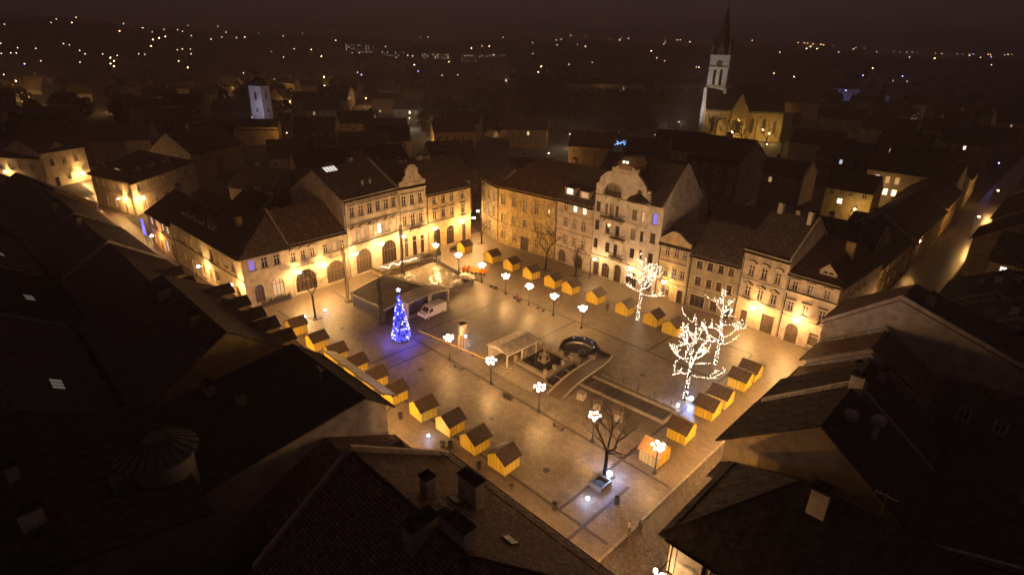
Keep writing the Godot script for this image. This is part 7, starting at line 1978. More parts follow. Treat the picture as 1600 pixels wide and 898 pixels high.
func van() -> void:
	var t := thing("delivery_van", "white delivery van parked beside the blue banners", "van", Vector3(28.7, 0, 37.6), 0.06)
	# outline seen from the side: (along, up); front towards +z
	var prof := [Vector2(-2.6, 0.42), Vector2(2.5, 0.42), Vector2(2.62, 0.8), Vector2(2.5, 1.12), Vector2(1.75, 1.3), Vector2(1.1, 2.05), Vector2(0.75, 2.2), Vector2(-2.5, 2.22), Vector2(-2.62, 2.1), Vector2(-2.66, 0.8)]
	var b := Shape.new()
	b.t = Transform3D(Basis(Vector3(0, 0, 1), UP, Vector3(-1, 0, 0)), Vector3.ZERO)
	slab_from(b, prof, -0.95, 0.95)
	part("body", b, M["paint"], t)
	var g := Shape.new()
	g.quad(Vector3(-0.78, 1.36, 1.73), Vector3(0.78, 1.36, 1.73), Vector3(0.7, 2.0, 1.18), Vector3(-0.7, 2.0, 1.18))
	part("windscreen", g, M["pane"], t, Vector3(0, 0.02, 0.02))
	for s in [-1, 1]:
		var sw := Shape.new()
		if s > 0: sw.quad(Vector3(0.96, 1.3, 1.6), Vector3(0.96, 1.3, 0.55), Vector3(0.96, 1.95, 0.55), Vector3(0.96, 1.95, 1.08))
		else: sw.quad(Vector3(-0.96, 1.3, 0.55), Vector3(-0.96, 1.3, 1.6), Vector3(-0.96, 1.95, 1.08), Vector3(-0.96, 1.95, 0.55))
		part("side_window", sw, M["pane"], t)
		var hl := Shape.new()
		hl.ball(Vector3(s * 0.7, 0.92, 2.5), 0.16, 8, 6, 0.8)
		part("headlight", hl, M["steel"], t)
		var tl := Shape.new()
		tl.box(Vector3(s * 0.8 - 0.1, 0.9, -2.7), Vector3(s * 0.8 + 0.1, 1.5, -2.6))
		part("tail_light", tl, M["orange_paint"], t)
		var mi := Shape.new()
		mi.box(Vector3(s * 1.0 - 0.04, 1.3, 1.35), Vector3(s * 1.0 + 0.14 * s + 0.04, 1.6, 1.45))
		part("mirror", mi, M["rubber"], t)
		for z in [1.7, -1.6]:
			var ty := Shape.new()
			ty.t = Transform3D(Basis(Vector3(0, 0, 1), PI / 2), Vector3(s * 0.86, 0.36, z))
			ty.lathe(Vector3.ZERO, [Vector2(0.2, -0.12), Vector2(0.36, -0.12), Vector2(0.36, 0.12), Vector2(0.2, 0.12)], 14)
			var wn := part("wheel", ty, M["rubber"], t)
			var rm := Shape.new()
			rm.t = ty.t
			rm.lathe(Vector3.ZERO, [Vector2(0, -0.1), Vector2(0.2, -0.1), Vector2(0.2, 0.1), Vector2(0, 0.1)], 12)
			part("rim", rm, M["steel"], wn)
	var bp := Shape.new()
	bp.box(Vector3(-0.94, 0.4, 2.5), Vector3(0.94, 0.68, 2.72)); bp.box(Vector3(-0.94, 0.4, -2.76), Vector3(0.94, 0.62, -2.6))
	part("bumper", bp, M["rubber"], t)


# ---------------------------------------------------------------- fountain, sunken ruins, footbridge
func fountain_and_trench() -> void:
	var t := thing("fountain", "square stone fountain basin with a statue on a pedestal in dark water", "fountain", Vector3(53.8, 0, 35.4))
	var rim := Shape.new()
	for q in [[-3.3, -3.4, 3.3, -2.8], [-3.3, 2.8, 3.3, 3.4]]: rim.box(Vector3(q[0], 0, q[1]), Vector3(q[2], 0.62, q[3]))
	for q in [[-3.3, -2.799, -2.7, 2.799], [2.7, -2.799, 3.3, 2.799]]: rim.box(Vector3(q[0], 0, q[1]), Vector3(q[2], 0.62, q[3]))
	part("rim", rim, M["stone"], t)
	var wa := Shape.new()
	wa.quad(Vector3(-2.7, 0.3, 2.8), Vector3(2.7, 0.3, 2.8), Vector3(2.7, 0.3, -2.8), Vector3(-2.7, 0.3, -2.8))
	part("water", wa, M["water"], t)
	var pst := [[-3.0, -3.1], [-1.0, -3.1], [1.0, -3.1], [3.0, -3.1], [3.0, -1.0], [3.0, 1.0], [-3.0, -1.0], [-3.0, 1.0], [-3.0, 3.1], [3.0, 3.1]]
	for q in pst:
		var s := Shape.new()
		s.box(Vector3(q[0] - 0.2, 0.62, q[1] - 0.2), Vector3(q[0] + 0.2, 1.25, q[1] + 0.2)); s.box(Vector3(q[0] - 0.26, 1.25, q[1] - 0.26), Vector3(q[0] + 0.26, 1.36, q[1] + 0.26))
		part("post", s, M["stone"], t)
	var pd := Shape.new()
	pd.lathe(Vector3.ZERO, [Vector2(0.7, 0.2), Vector2(0.55, 0.5), Vector2(0.32, 0.7), Vector2(0.26, 1.2), Vector2(0.8, 1.42), Vector2(0.84, 1.5), Vector2(0.36, 1.46), Vector2(0.24, 1.6), Vector2(0.28, 2.0), Vector2(0.0, 2.02)], 16)
	part("pedestal", pd, M["stone"], t)
	for i in 4:
		var a := TAU * (i + 0.5) / 4
		var s := Shape.new()
		s.ball(Vector3(cos(a) * 0.8, 0.55, sin(a) * 0.8), 0.2, 8, 6, 1.4)
		s.ball(Vector3(cos(a) * 0.88, 0.92, sin(a) * 0.88), 0.11, 8, 6)
		part("spout_figure", s, M["stone"], t)
	var st := Shape.new()
	var J := Vector3(0, 2.0, 0)
	body(st, [[J + Vector3(-0.1, 0.02, 0), J + Vector3(-0.1, 0.5, 0.03), 0.07, 0.1, 0], [J + Vector3(0.1, 0.02, 0.06), J + Vector3(0.1, 0.5, 0.02), 0.07, 0.1, 0], [J + Vector3(0, 0.5, 0), J + Vector3(0, 0.9, 0), 0.15, 0.18, 0], [J + Vector3(0, 0.95, 0), J + Vector3(0, 1.15, 0.02), 0.07, 0.11, 0], [J + Vector3(-0.18, 0.92, 0), J + Vector3(-0.34, 0.75, 0.1), 0.07, 0.06, 0], [J + Vector3(-0.34, 0.75, 0.1), J + Vector3(-0.4, 1.05, 0.2), 0.055, 0.04, 0], [J + Vector3(0.18, 0.92, 0), J + Vector3(0.36, 0.7, 0.05), 0.07, 0.05, 0]], [Color.WHITE], 0.04, 0.05)
	st.tube([J + Vector3(-0.42, 0.0, 0.2), J + Vector3(-0.42, 1.45, 0.2)], [0.025, 0.025], 6)
	part("statue", st, M["bronze"], t)
	# steps on the near side
	var tr := thing("stone_terrace", "shallow stone steps with small ground lights before the fountain", "steps", Vector3(53.5, 0, 41.4))
	for i in 4:
		var s := Shape.new()
		s.box(Vector3(-3.6, 0.012, -2.2 + i * 0.9), Vector3(4.4, 0.3 - i * 0.075, -1.305 + i * 0.9))
		part("step", s, M["stone"], tr)
	for i in 4:
		var s := Shape.new()
		s.box(Vector3(-2.0 + i * 0.12, 0.3 - i * 0.075, -1.9 + i * 0.9), Vector3(-1.75 + i * 0.12, 0.34 - i * 0.075, -1.65 + i * 0.9))
		part("ground_light", s, M["canvas"], tr)
	# curled rim with four lamps
	var e := thing("curled_shelter", "curled violet-grey shelter with four small lamps on its rim, behind the fountain", "shelter", Vector3(55.4, 0, 28.2))
	e.scale = Vector3.ONE * 0.86
	var hi := [Vector3(-3.2, 0.35, 2.2), Vector3(-3.7, 0.7, 0.4), Vector3(-3.0, 0.95, -1.4), Vector3(-1.0, 1.05, -2.5), Vector3(1.0, 1.05, -2.3), Vector3(2.4, 0.95, -1.3), Vector3(3.5, 0.6, -1.4), Vector3(5.2, 0.15, -2.6)]
	var s1 := Shape.new()
	s1.tube(hi, [0.25, 0.42, 0.58, 0.64, 0.64, 0.58, 0.42, 0.12], 10)
	part("hood", s1, M["violet_gloss"], e)
	var s2 := Shape.new()
	s2.tube([hi[0], Vector3(-1.6, 0.3, 2.8), Vector3(0.4, 0.3, 2.5), Vector3(1.6, 0.3, 1.6), Vector3(2.4, 0.4, 0.4), hi[5]], [0.25, 0.22, 0.22, 0.22, 0.3, 0.5], 8)
	part("rim", s2, M["violet_gloss"], e)
	var s3 := Shape.new()
	s3.prism([Vector2(-3.2, 2.2), Vector2(-3.5, 0.4), Vector2(-2.9, -1.3), Vector2(-1.0, -2.3), Vector2(1.0, -2.1), Vector2(2.3, -1.2), Vector2(2.2, 0.6), Vector2(0.4, 2.4), Vector2(-1.6, 2.7)], 0.012, 0.12)
	part("floor", s3, M["ground"], e)
	var s4 := Shape.new()
	s4.lathe(Vector3(0.6, 0.1, 0.3), [Vector2(0.8, 0.0), Vector2(0.75, 0.25), Vector2(0.5, 0.25), Vector2(0.45, 0.05)], 14)
	part("ring_seat", s4, M["stone"], e)
	for q in [[-2.75, 1.4, -1.1], [-0.95, 1.55, -2.05], [0.95, 1.55, -1.95], [2.2, 1.4, -0.9]]:
		var s := Shape.new()
		s.ball(Vector3(q[0], q[1], q[2]), 0.08, 8, 6)
		part("lamp_lens", s, M["light_white"], e)
		lamp(e, Vector3(q[0], q[1], q[2]), Color(0.8, 0.8, 1.0), 0.5, 0.08)
	for q in [[0.9, 0.35, 3.0, 0.7], [1.9, 0.3, 3.4, 0.5], [3.0, 0.3, 1.2, 0.5]]:
		var b := thing("stone_block", ["larger pale stone block between the fountain and the curled shelter", "smaller pale stone block beside the sunken panes", "pale stone block under the tail of the curled shelter"][int(q[0])  if q[0] < 2.5 else 2], "stone block", e.position + Vector3(q[0], 0, q[2]), 0.4)
		var s := Shape.new()
		s.box(Vector3(-q[3], 0, -q[3] * 0.8), Vector3(q[3], q[1] * 2.6, q[3] * 0.8))
		part("block", s, M["stone"], b)
	# footbridge: a curved deck of boards with two kerbs
	var br := thing("footbridge", "curved footbridge of boards with two raised kerbs beside the fountain", "footbridge", Vector3(60.6, 0, 35.0))
	var line := [Vector3(0.6, 0.1, 6.4), Vector3(0.25, 0.4, 4.2), Vector3(0.0, 0.65, 2.0), Vector3(-0.2, 0.75, -0.4), Vector3(-0.35, 0.7, -2.8), Vector3(-0.7, 0.5, -5.2), Vector3(-1.3, 0.2, -7.4), Vector3(-1.9, 0.05, -8.8)]
	var curve := Curve3D.new()
	for p in line: curve.add_point(p)
	var total := curve.get_baked_length()
	var n := 52
	for i in n:
		var p := curve.sample_baked(total * i / n)
		var q := curve.sample_baked(total * (i + 0.86) / n)
		var s := Shape.new()
		var side := (q - p).normalized().cross(UP).normalized()
		s.quad(p - side * 1.1, p + side * 1.1, q + side * 1.1, q - side * 1.1)
		s.quad(p + side * 1.1, p - side * 1.1, p - side * 1.1 - Vector3(0, 0.07, 0), p + side * 1.1 - Vector3(0, 0.07, 0))
		part("plank", s, M["planks"], br)
	for sd in [-1.2, 1.2]:
		var s := Shape.new()
		var prev := Vector3.ZERO
		for i in 15:
			var f := total * i / 14.0
			var p := curve.sample_baked(f)
			var q := curve.sample_baked(minf(f + 0.1, total))
			var d := q - p if i < 14 else p - curve.sample_baked(f - 0.1)
			var side := d.normalized().cross(UP).normalized()
			var o: Vector3 = p + side * sd + Vector3(0, 0.12, 0)
			if i: s.bar(prev, o, 0.18, 0.3)
			prev = o
		part("kerb_beam", s, M["boards_pale"] if sd > 5 else M["stone"], br)
	# sunken ruins behind low walls
	var ru := thing("excavation", "long dark excavation with low stone walls and a glass cover", "excavation", Vector3(68.2, 0, 34.4))
	for q in [[-6.6, 1.9, 6.5, 1.1], [-6.5, -1.2, 6.5, -2.0]]:
		var s := Shape.new()
		s.bar(Vector3(q[0], 0.2, q[1]), Vector3(q[2], 0.2, q[3]), 0.32, 0.42)
		part("low_wall", s, M["stone"], ru)
	var ew := Shape.new()
	ew.bar(Vector3(6.6, 0.2, 1.3), Vector3(6.6, 0.2, -2.2), 0.32, 0.42)
	part("low_wall", ew, M["stone"], ru)
	var fl := Shape.new()
	fl.quad(Vector3(-6.5, 0.03, 1.8), Vector3(6.45, 0.03, 1.0), Vector3(6.45, 0.03, -1.9), Vector3(-6.5, 0.03, -1.1))
	part("pit_floor", fl, M["stone_dark"], ru)
	for i in 7:
		var s := Shape.new()
		s.bar(Vector3(-5.6 + i * 1.9, 0.1, 1.5 - i * 0.1), Vector3(-5.9 + i * 1.9, 0.1, -1.0 - i * 0.1), 0.3, 0.16)
		part("cross_wall", s, M["stone_dark"], ru)
	for i in 6:
		var s := Shape.new()
		s.box(Vector3(-6.2 + i * 2.1, 0.001, -2.9 - i * 0.12), Vector3(-4.3 + i * 2.1, 0.14, -2.3 - i * 0.12))
		part("kerb_stone", s, M["stone"], ru)
	for i in 5:
		var s := Shape.new()
		s.tube([Vector3(-5.0 + i * 2.6, 0.1, -2.9), Vector3(-5.0 + i * 2.6, 1.05, -2.9)], [0.05, 0.05], 6)
		s.ball(Vector3(-5.0 + i * 2.6, 1.1, -2.9), 0.09)
		part("bollard", s, M["iron"], ru)
	for q in [[63.9, 38.8, 0.2], [66.8, 39.0, 0.5], [70.4, 39.0, 0.35]]:
		var b := thing("stone_cube", ["left", "middle", "right"][int((q[0] - 63.0) / 3.0)] + " one of three pale stone cubes beside the excavation", "stone cube", Vector3(q[0], 0, q[1]), q[2], "three stone cubes")
		var s := Shape.new()
		s.box(Vector3(-0.5, 0, -0.5), Vector3(0.5, 0.9, 0.5)); s.box(Vector3(-0.55, 0.9, -0.55), Vector3(0.55, 1.0, 0.55))
		part("cube", s, M["stone"], b)
	var gl := thing("glass_floor", "two dark panes of glass over ruins between the fountain and the footbridge", "glass floor", Vector3(58.4, 0, 35.6))
	for i in 3:
		var s := Shape.new()
		s.box(Vector3(-0.9, 0.012, -3.2 + i * 2.4), Vector3(0.9, 0.12, -1.0 + i * 2.4))
		part("pane", s, M["water"], gl)
	var fr := Shape.new()
	for i in 4: fr.box(Vector3(-1.05, 0.012, -3.4 + i * 2.4), Vector3(1.05, 0.2, -3.21 + i * 2.4))
	fr.box(Vector3(-1.1, 0.012, -3.4), Vector3(-0.91, 0.19, 3.9)); fr.box(Vector3(0.91, 0.012, -3.4), Vector3(1.1, 0.19, 3.9))
	part("frame", fr, M["stone"], gl)
	# white tent
	var tt := thing("party_tent", "white gabled tent with open sides beside the fountain", "tent", Vector3(49.1, 0, 37.5))
	var po := Shape.new()
	for x in [-2.0, 2.0]:
		for z in [-3.2, 0.0, 3.2]: po.box(Vector3(x - 0.09, 0, z - 0.09), Vector3(x + 0.09, 2.6, z + 0.09))
	part("post", po, M["canvas"], tt)
	for s in [-1, 1]:
		var c := Shape.new()
		var a0 := Vector3(s * 2.35, 2.5, 3.5)
		var a1 := Vector3(s * 2.35, 2.5, -3.5)
		var r0 := Vector3(0, 3.1, 3.5)
		var r1 := Vector3(0, 3.1, -3.5)
		if s > 0: c.quad(a0, a1, r1, r0)
		else: c.quad(a1, a0, r0, r1)
		c.bar(a0 + Vector3(0, -0.1, 0), a1 + Vector3(0, -0.1, 0), 0.06, 0.24)
		part("roof_panel", c, M["canvas"], tt)
	for z in [-3.3, 3.3]:
		var c := Shape.new()
		slab_from(c, [Vector2(-2.1, 2.42), Vector2(2.1, 2.42), Vector2(0, 3.06)], z - 0.03, z + 0.03)
		part("gable_panel", c, M["canvas"], tt)
	var bk := Shape.new()
	bk.box(Vector3(-2.02, 0.02, -3.2), Vector3(-1.98, 2.45, 3.2))
	part("side_panel", bk, M["canvas"], tt)
	for q in [[0.9, -0.8], [0.7, 1.4]]:
		var tb := thing("folding_table", "dark folding table in the %s half of the white tent" % ("far" if q[1] < 0 else "near"), "table", Vector3(49.1 + q[0], 0, 37.5 + q[1]))
		var s := Shape.new()
		s.box(Vector3(-0.4, 0.72, -0.8), Vector3(0.4, 0.76, 0.8))
		part("table_top", s, M["planks"], tb)
		for x in [-0.34, 0.34]:
			for z in [-0.7, 0.7]:
				var l := Shape.new()
				l.box(Vector3(x - 0.03, 0, z - 0.03), Vector3(x + 0.03, 0.72, z + 0.03))
				part("leg", l, M["iron"], tb)


# ---------------------------------------------------------------- small things
func small_things() -> void:
	# white box on stilts with a ladder
	var t := thing("box_on_stilts", "white box with a flared top on tall wooden stilts with a ladder", "tower booth", Vector3(41.4, 0, 41.2), 0.5)
	var bx := Shape.new()
	bx.lathe(Vector3(0, 2.4, 0), [Vector2(0.0, 0.0), Vector2(0.75, 0.0), Vector2(0.72, 1.3), Vector2(0.95, 1.9), Vector2(0.85, 1.9), Vector2(0.65, 1.3), Vector2(0.0, 1.25)], 4)
	part("box", bx, M["canvas"], t)
	var lg := Shape.new()
	for x in [-0.5, 0.5]:
		for z in [-0.5, 0.5]: lg.bar(Vector3(x * 1.3, 0, z * 1.3), Vector3(x, 2.4, z), 0.12, 0.12)
	part("stilt", lg, M["boards_pale"], t)
	var la := Shape.new()
	for x in [-0.25, 0.25]: la.bar(Vector3(x, 0, 1.1), Vector3(x, 2.5, 0.7), 0.07, 0.07)
	for i in 7: la.bar(Vector3(-0.25, 0.3 + i * 0.33, 1.05 - i * 0.053), Vector3(0.25, 0.3 + i * 0.33, 1.05 - i * 0.053), 0.05, 0.05)
	part("ladder", la, M["boards_pale"], t)
	var bl := thing("blue_balloon", "blue ball held up on a thin pole beside the white box on stilts", "balloon", Vector3(40.4, 0, 39.9))
	var bs := Shape.new()
	bs.ball(Vector3(0, 3.1, 0), 0.42, 12, 9)
	part("ball", bs, mat("blue balloon", Color(0.05, 0.04, 0.4), 0.4), bl)
	var bp := Shape.new()
	bp.tube([Vector3.ZERO, Vector3(0, 2.7, 0)], [0.03, 0.03], 5)
	part("pole", bp, M["iron"], bl)
	var yb := thing("yellow_barrier", "long yellow barrier rail lying across the paving from the fir to the tent", "barrier", Vector3(40.0, 0, 42.6))
	var ys := Shape.new()
	ys.bar(Vector3(-7.4, 0.5, 0.9), Vector3(7.4, 0.5, -0.9), 0.1, 0.14)
	part("rail", ys, M["yellow_paint"], yb)
	for i in 7:
		var s := Shape.new()
		s.box(Vector3(-7.0 + i * 2.33 - 0.05, 0, 0.85 - i * 0.283 - 0.05), Vector3(-7.0 + i * 2.33 + 0.05, 0.4, 0.85 - i * 0.283 + 0.05))
		part("leg", s, M["iron"], yb)
	# benches
	var bn := thing("park_bench", "bench facing the near row of stalls, beside the box on stilts", "bench", Vector3(46.0, 0, 46.0), 0.05, "benches on the square")
	for i in 4:
		var s := Shape.new()
		s.box(Vector3(-0.9, 0.43, -0.24 + i * 0.13), Vector3(0.9, 0.47, -0.14 + i * 0.13))
		part("slat", s, M["planks"], bn)
	for x in [-0.7, 0.7]:
		var s := Shape.new()
		s.box(Vector3(x - 0.06, 0, -0.24), Vector3(x + 0.06, 0.43, 0.24))
		part("leg", s, M["stone_dark"], bn)
	for q in [[56.6, 46.0, "bench below the fountain steps"], [66.0, 46.1, "bench between the fountain steps and the nearest bare tree"], [27.0, 20.8, "bench on the dark strip of the far lamp row, between its third and fourth lamps"], [34.2, 21.3, "bench on the dark strip of the far lamp row, between its fourth and fifth lamps"], [40.6, 21.6, "bench on the dark strip of the far lamp row, between its fifth and sixth lamps"]]: copy(bn, Vector3(q[0], 0, q[1]), 0.0, q[2])
	# waste bins
	var bi := thing("waste_bin", "round dark waste bin on the paving by the lower edge", "waste bin", Vector3(74.8, 0, 57.1), 0, "waste bins on the square")
	var bb := Shape.new()
	bb.lathe(Vector3.ZERO, [Vector2(0.26, 0), Vector2(0.3, 0.8), Vector2(0.33, 0.84), Vector2(0.24, 0.84), Vector2(0.22, 0.3), Vector2(0, 0.3)], 14)
	part("bin", bb, M["iron"], bi)
	for q in [[78.9, 51.6, "round dark waste bin near the cold flood lamp"], [50.4, 59.6, "round waste bin behind the middle stalls of the near row"], [59.4, 58.6, "round waste bin between two near stalls"], [64.6, 58.6, "round waste bin behind the last stall but one of the near row"]]: copy(bi, Vector3(q[0], 0, q[1]), 0.0, q[2])
	# flower tubs
	for q in [[58.6, 59.2], [60.0, 59.4], [69.6, 58.4]]:
		var o := thing("plant_tub", ["round tub with a low shrub behind the third stall from the right", "round tub with a low shrub, right of its neighbour behind the near stalls", "round tub with a low shrub beside the last near stall"][0 if q[0] < 59 else (1 if q[0] < 61 else 2)], "plant tub", Vector3(q[0], 0, q[1]))
		var s := Shape.new()
		s.lathe(Vector3.ZERO, [Vector2(0.28, 0), Vector2(0.36, 0.42), Vector2(0.32, 0.42), Vector2(0.0, 0.38)], 12)
		part("tub", s, M["stone_dark"], o)
		var sh := Shape.new()
		var g := RandomNumberGenerator.new()
		g.seed = int(q[0] * 10)
		for i in 60:
			var p := Vector3(g.randf_range(-1, 1), g.randf_range(0, 1.3), g.randf_range(-1, 1)).normalized() * g.randf_range(0.15, 0.4) + Vector3(0, 0.45, 0)
			var d := Vector3(g.randf_range(-1, 1), g.randf_range(-1, 1), g.randf_range(-1, 1)).normalized() * 0.1
			sh.tri(p - d, p + d, p + Vector3(d.z, 0.1, -d.x))
		part("shrub", sh, M["shrub"], o)
	# orange children's train and a trailer at the far lamps
	var tn := thing("childrens_train", "orange and yellow children's train with two open wagons near the far lamps", "fairground train", Vector3(18.4, 0, 18.2), 0.5)
	for i in 3:
		var s := Shape.new()
		var x := -1.9 + i * 1.9
		s.box(Vector3(x - 0.75, 0.35, -0.5), Vector3(x + 0.75, 0.55, 0.5)); s.box(Vector3(x - 0.75, 0.55, -0.5), Vector3(x + 0.75, 1.0, -0.44)); s.box(Vector3(x - 0.75, 0.55, 0.44), Vector3(x + 0.75, 1.0, 0.5)); s.box(Vector3(x - 0.75, 0.55, -0.439), Vector3(x - 0.68, 1.15, 0.439))
		if i == 0:
			s.t = Transform3D(Basis(Vector3(0, 0, 1), PI / 2), Vector3(x + 0.3, 0.95, 0))
			s.lathe(Vector3.ZERO, [Vector2(0, -0.55), Vector2(0.38, -0.5), Vector2(0.38, 0.6), Vector2(0, 0.62)], 12)
			s.t = Transform3D.IDENTITY
			s.box(Vector3(x + 0.55, 0.56, -0.42), Vector3(x + 0.74, 1.7, 0.42)); s.lathe(Vector3(x - 0.1, 1.25, 0), [Vector2(0.1, 0), Vector2(0.1, 0.35), Vector2(0.18, 0.5)], 8)
		part("wagon" if i else "engine", s, M["orange_paint"] if i % 2 == 0 else M["yellow_paint"], tn)
		for z in [-0.52, 0.52]:
			for wx in [-0.45, 0.45]:
				var wh := Shape.new()
				wh.t = Transform3D(Basis(Vector3.RIGHT, PI / 2), Vector3(x + wx, 0.24, z))
				wh.lathe(Vector3.ZERO, [Vector2(0, -0.05), Vector2(0.24, -0.05), Vector2(0.24, 0.05), Vector2(0, 0.05)], 12)
				part("wheel", wh, M["rubber"], tn)
	var tl := thing("flat_trailer", "flat trailer with a pale tarpaulin beside the far lamps", "trailer", Vector3(20.4, 0, 22.2), 0.25)
	var ts := Shape.new()
	ts.box(Vector3(-1.6, 0.5, -0.8), Vector3(1.6, 0.65, 0.8))
	part("bed", ts, M["iron"], tl)
	var tp := Shape.new()
	slab_from(tp, [Vector2(-1.55, 0.65), Vector2(1.55, 0.65), Vector2(1.4, 1.25), Vector2(0.2, 1.45), Vector2(-1.4, 1.2)], -0.75, 0.75)
	part("tarpaulin", tp, M["canvas"], tl)
	for z in [-0.85, 0.85]:
		var wh := Shape.new()
		wh.t = Transform3D(Basis(Vector3.RIGHT, PI / 2), Vector3(0, 0.32, z))
		wh.lathe(Vector3.ZERO, [Vector2(0, -0.09), Vector2(0.32, -0.09), Vector2(0.32, 0.09), Vector2(0, 0.09)], 14)
		part("wheel", wh, M["rubber"], tl)
	var tb := Shape.new()
	tb.bar(Vector3(1.6, 0.55, 0), Vector3(2.7, 0.5, 0), 0.1, 0.1)
	part("drawbar", tb, M["iron"], tl)
	# cafe terraces along the arcade row
	var ca := thing("cafe_terrace", "cafe terrace fenced with planting and looped with white lights before the broad arches", "cafe terrace", Vector3(5.6, 0, 29.6))
	var dk := Shape.new()
	dk.box(Vector3(-1.9, 0.001, -4.6), Vector3(1.6, 0.12, 4.6))
	part("deck", dk, M["planks"], ca)
	var pl := Shape.new()
	for z in [-4.6, 4.4]: pl.box(Vector3(-1.9, 0.12, z), Vector3(1.6, 0.7, z + 0.2))
	pl.box(Vector3(1.6, 0.0, -4.6), Vector3(1.8, 0.7, 4.6))
	part("planter", pl, M["ochre"], ca)
	var sh := Shape.new()
	var g := RandomNumberGenerator.new()
	g.seed = 77
	for i in 700:
		var p := Vector3(1.7 + g.randf_range(-0.2, 0.2), g.randf_range(0.7, 1.25), g.randf_range(-4.6, 4.6))
		if i % 4 == 0: p = Vector3(g.randf_range(-1.9, 1.7), p.y, 4.5 + g.randf_range(-0.2, 0.2))
		var d := Vector3(g.randf_range(-1, 1), g.randf_range(-1, 1), g.randf_range(-1, 1)).normalized() * 0.13
		sh.tri(p - d, p + d, p + Vector3(d.z, 0.14, -d.x))
	part("hedge", sh, M["shrub"], ca)
	var cb := Shape.new()
	cb.ball(Vector3.ZERO, 0.07, 6, 4)
	var cm := cb.mesh()
	var sp := []
	for i in 90:
		var z := -4.4 + 8.8 * i / 89.0
		sp.append(Transform3D(Basis.IDENTITY, Vector3(1.5 + 0.35 * sin(z * 2.6), 1.7 + 0.5 * absf(sin(z * 1.1)), z)))
	many("string_lights", cm, M["light_led"], sp, ca)
	var cp := Shape.new()
	for z in [-4.4, -1.5, 1.4, 4.4]: cp.tube([Vector3(1.7, 0, z), Vector3(1.7, 2.4, z)], [0.04, 0.04], 6)
	part("post", cp, M["iron"], ca)
	for i in 3:
		var z := -3.0 + i * 2.9
		var tt := thing("cafe_table", "small round table on the cafe terrace, %s of three" % ["far one", "middle one", "near one"][i], "table", Vector3(5.4, 0.12, 29.6 + z), 0, "cafe tables")
		var s := Shape.new()
		s.lathe(Vector3.ZERO, [Vector2(0.28, 0), Vector2(0.25, 0.04), Vector2(0.04, 0.06), Vector2(0.04, 0.7)], 10)
		part("leg", s, M["iron"], tt)
		var s2 := Shape.new()
		s2.lathe(Vector3.ZERO, [Vector2(0, 0.7), Vector2(0.42, 0.7), Vector2(0.42, 0.74), Vector2(0, 0.74)], 16)
		part("table_top", s2, M["planks"], tt)
	for q in [[4.4, 19.2, "dark bushes in tubs before the scrolled gable house"], [4.6, 55.4, "row of bushes along the foot of the low arcade house"], [4.4, 10.6, "bushes before the far yellow house"]]:
		var o := thing("bush_row", q[2], "bushes", Vector3(q[0], 0, q[1]))
		var s := Shape.new()
		s.box(Vector3(-0.35, 0, -2.8), Vector3(0.35, 0.5, 2.8))
		part("tub", s, M["stone_dark"], o)
		var f := Shape.new()
		for i in 500:
			var p := Vector3(g.randf_range(-0.5, 0.5), 0.5 + g.randf_range(0, 1.0) * (0.6 + 0.4 * sin(i * 0.7)), g.randf_range(-2.8, 2.8))
			var d := Vector3(g.randf_range(-1, 1), g.randf_range(-1, 1), g.randf_range(-1, 1)).normalized() * 0.14
			f.tri(p - d, p + d, p + Vector3(d.z, 0.15, -d.x))
		part("foliage", f, M["shrub"], o)
	var sg := thing("shop_banner_light", "blue lit banner standing at the mouth of the side street", "lit sign", Vector3(-47.4, 0, 63.3), 0.2)
	var ss := Shape.new()
	ss.box(Vector3(-0.5, 2.4, -0.08), Vector3(0.5, 6.2, 0.08))
	part("sign_panel", ss, glow("blue sign light", Color(0.1, 0.1, 1.0), 1.6), sg)
	var sp2 := Shape.new()
	sp2.tube([Vector3.ZERO, Vector3(0, 2.4, 0)], [0.06, 0.06], 6)
	part("post", sp2, M["iron"], sg)
	lamp(sg, Vector3(0, 4.0, 0.5), Color(0.12, 0.12, 1.0), 6.0, 0.3)


func drains() -> void:
	var spots := [[30.2, 30.4, "between the van and the far lamps"], [44.0, 26.5, "in the open middle of the square"], [66.4, 27.2, "between the curled shelter and the wrapped trees"], [58.6, 51.0, "before the third near stall from the right"], [70.2, 53.2, "near the lower edge of the paving"], [42.4, 50.4, "before the middle stalls of the near row"], [22.4, 52.0, "left of the blue fir"]]
	for q in spots:
		var t := thing("manhole_cover", "round iron manhole cover %s" % q[2], "manhole cover", Vector3(q[0], 0.004, q[1]), 0, "manhole covers")
		var s := Shape.new()
		s.lathe(Vector3.ZERO, [Vector2(0.42, 0), Vector2(0.42, 0.015), Vector2(0.34, 0.015), Vector2(0.33, 0.008), Vector2(0, 0.008)], 18)
		part("cover", s, M["iron"], t)


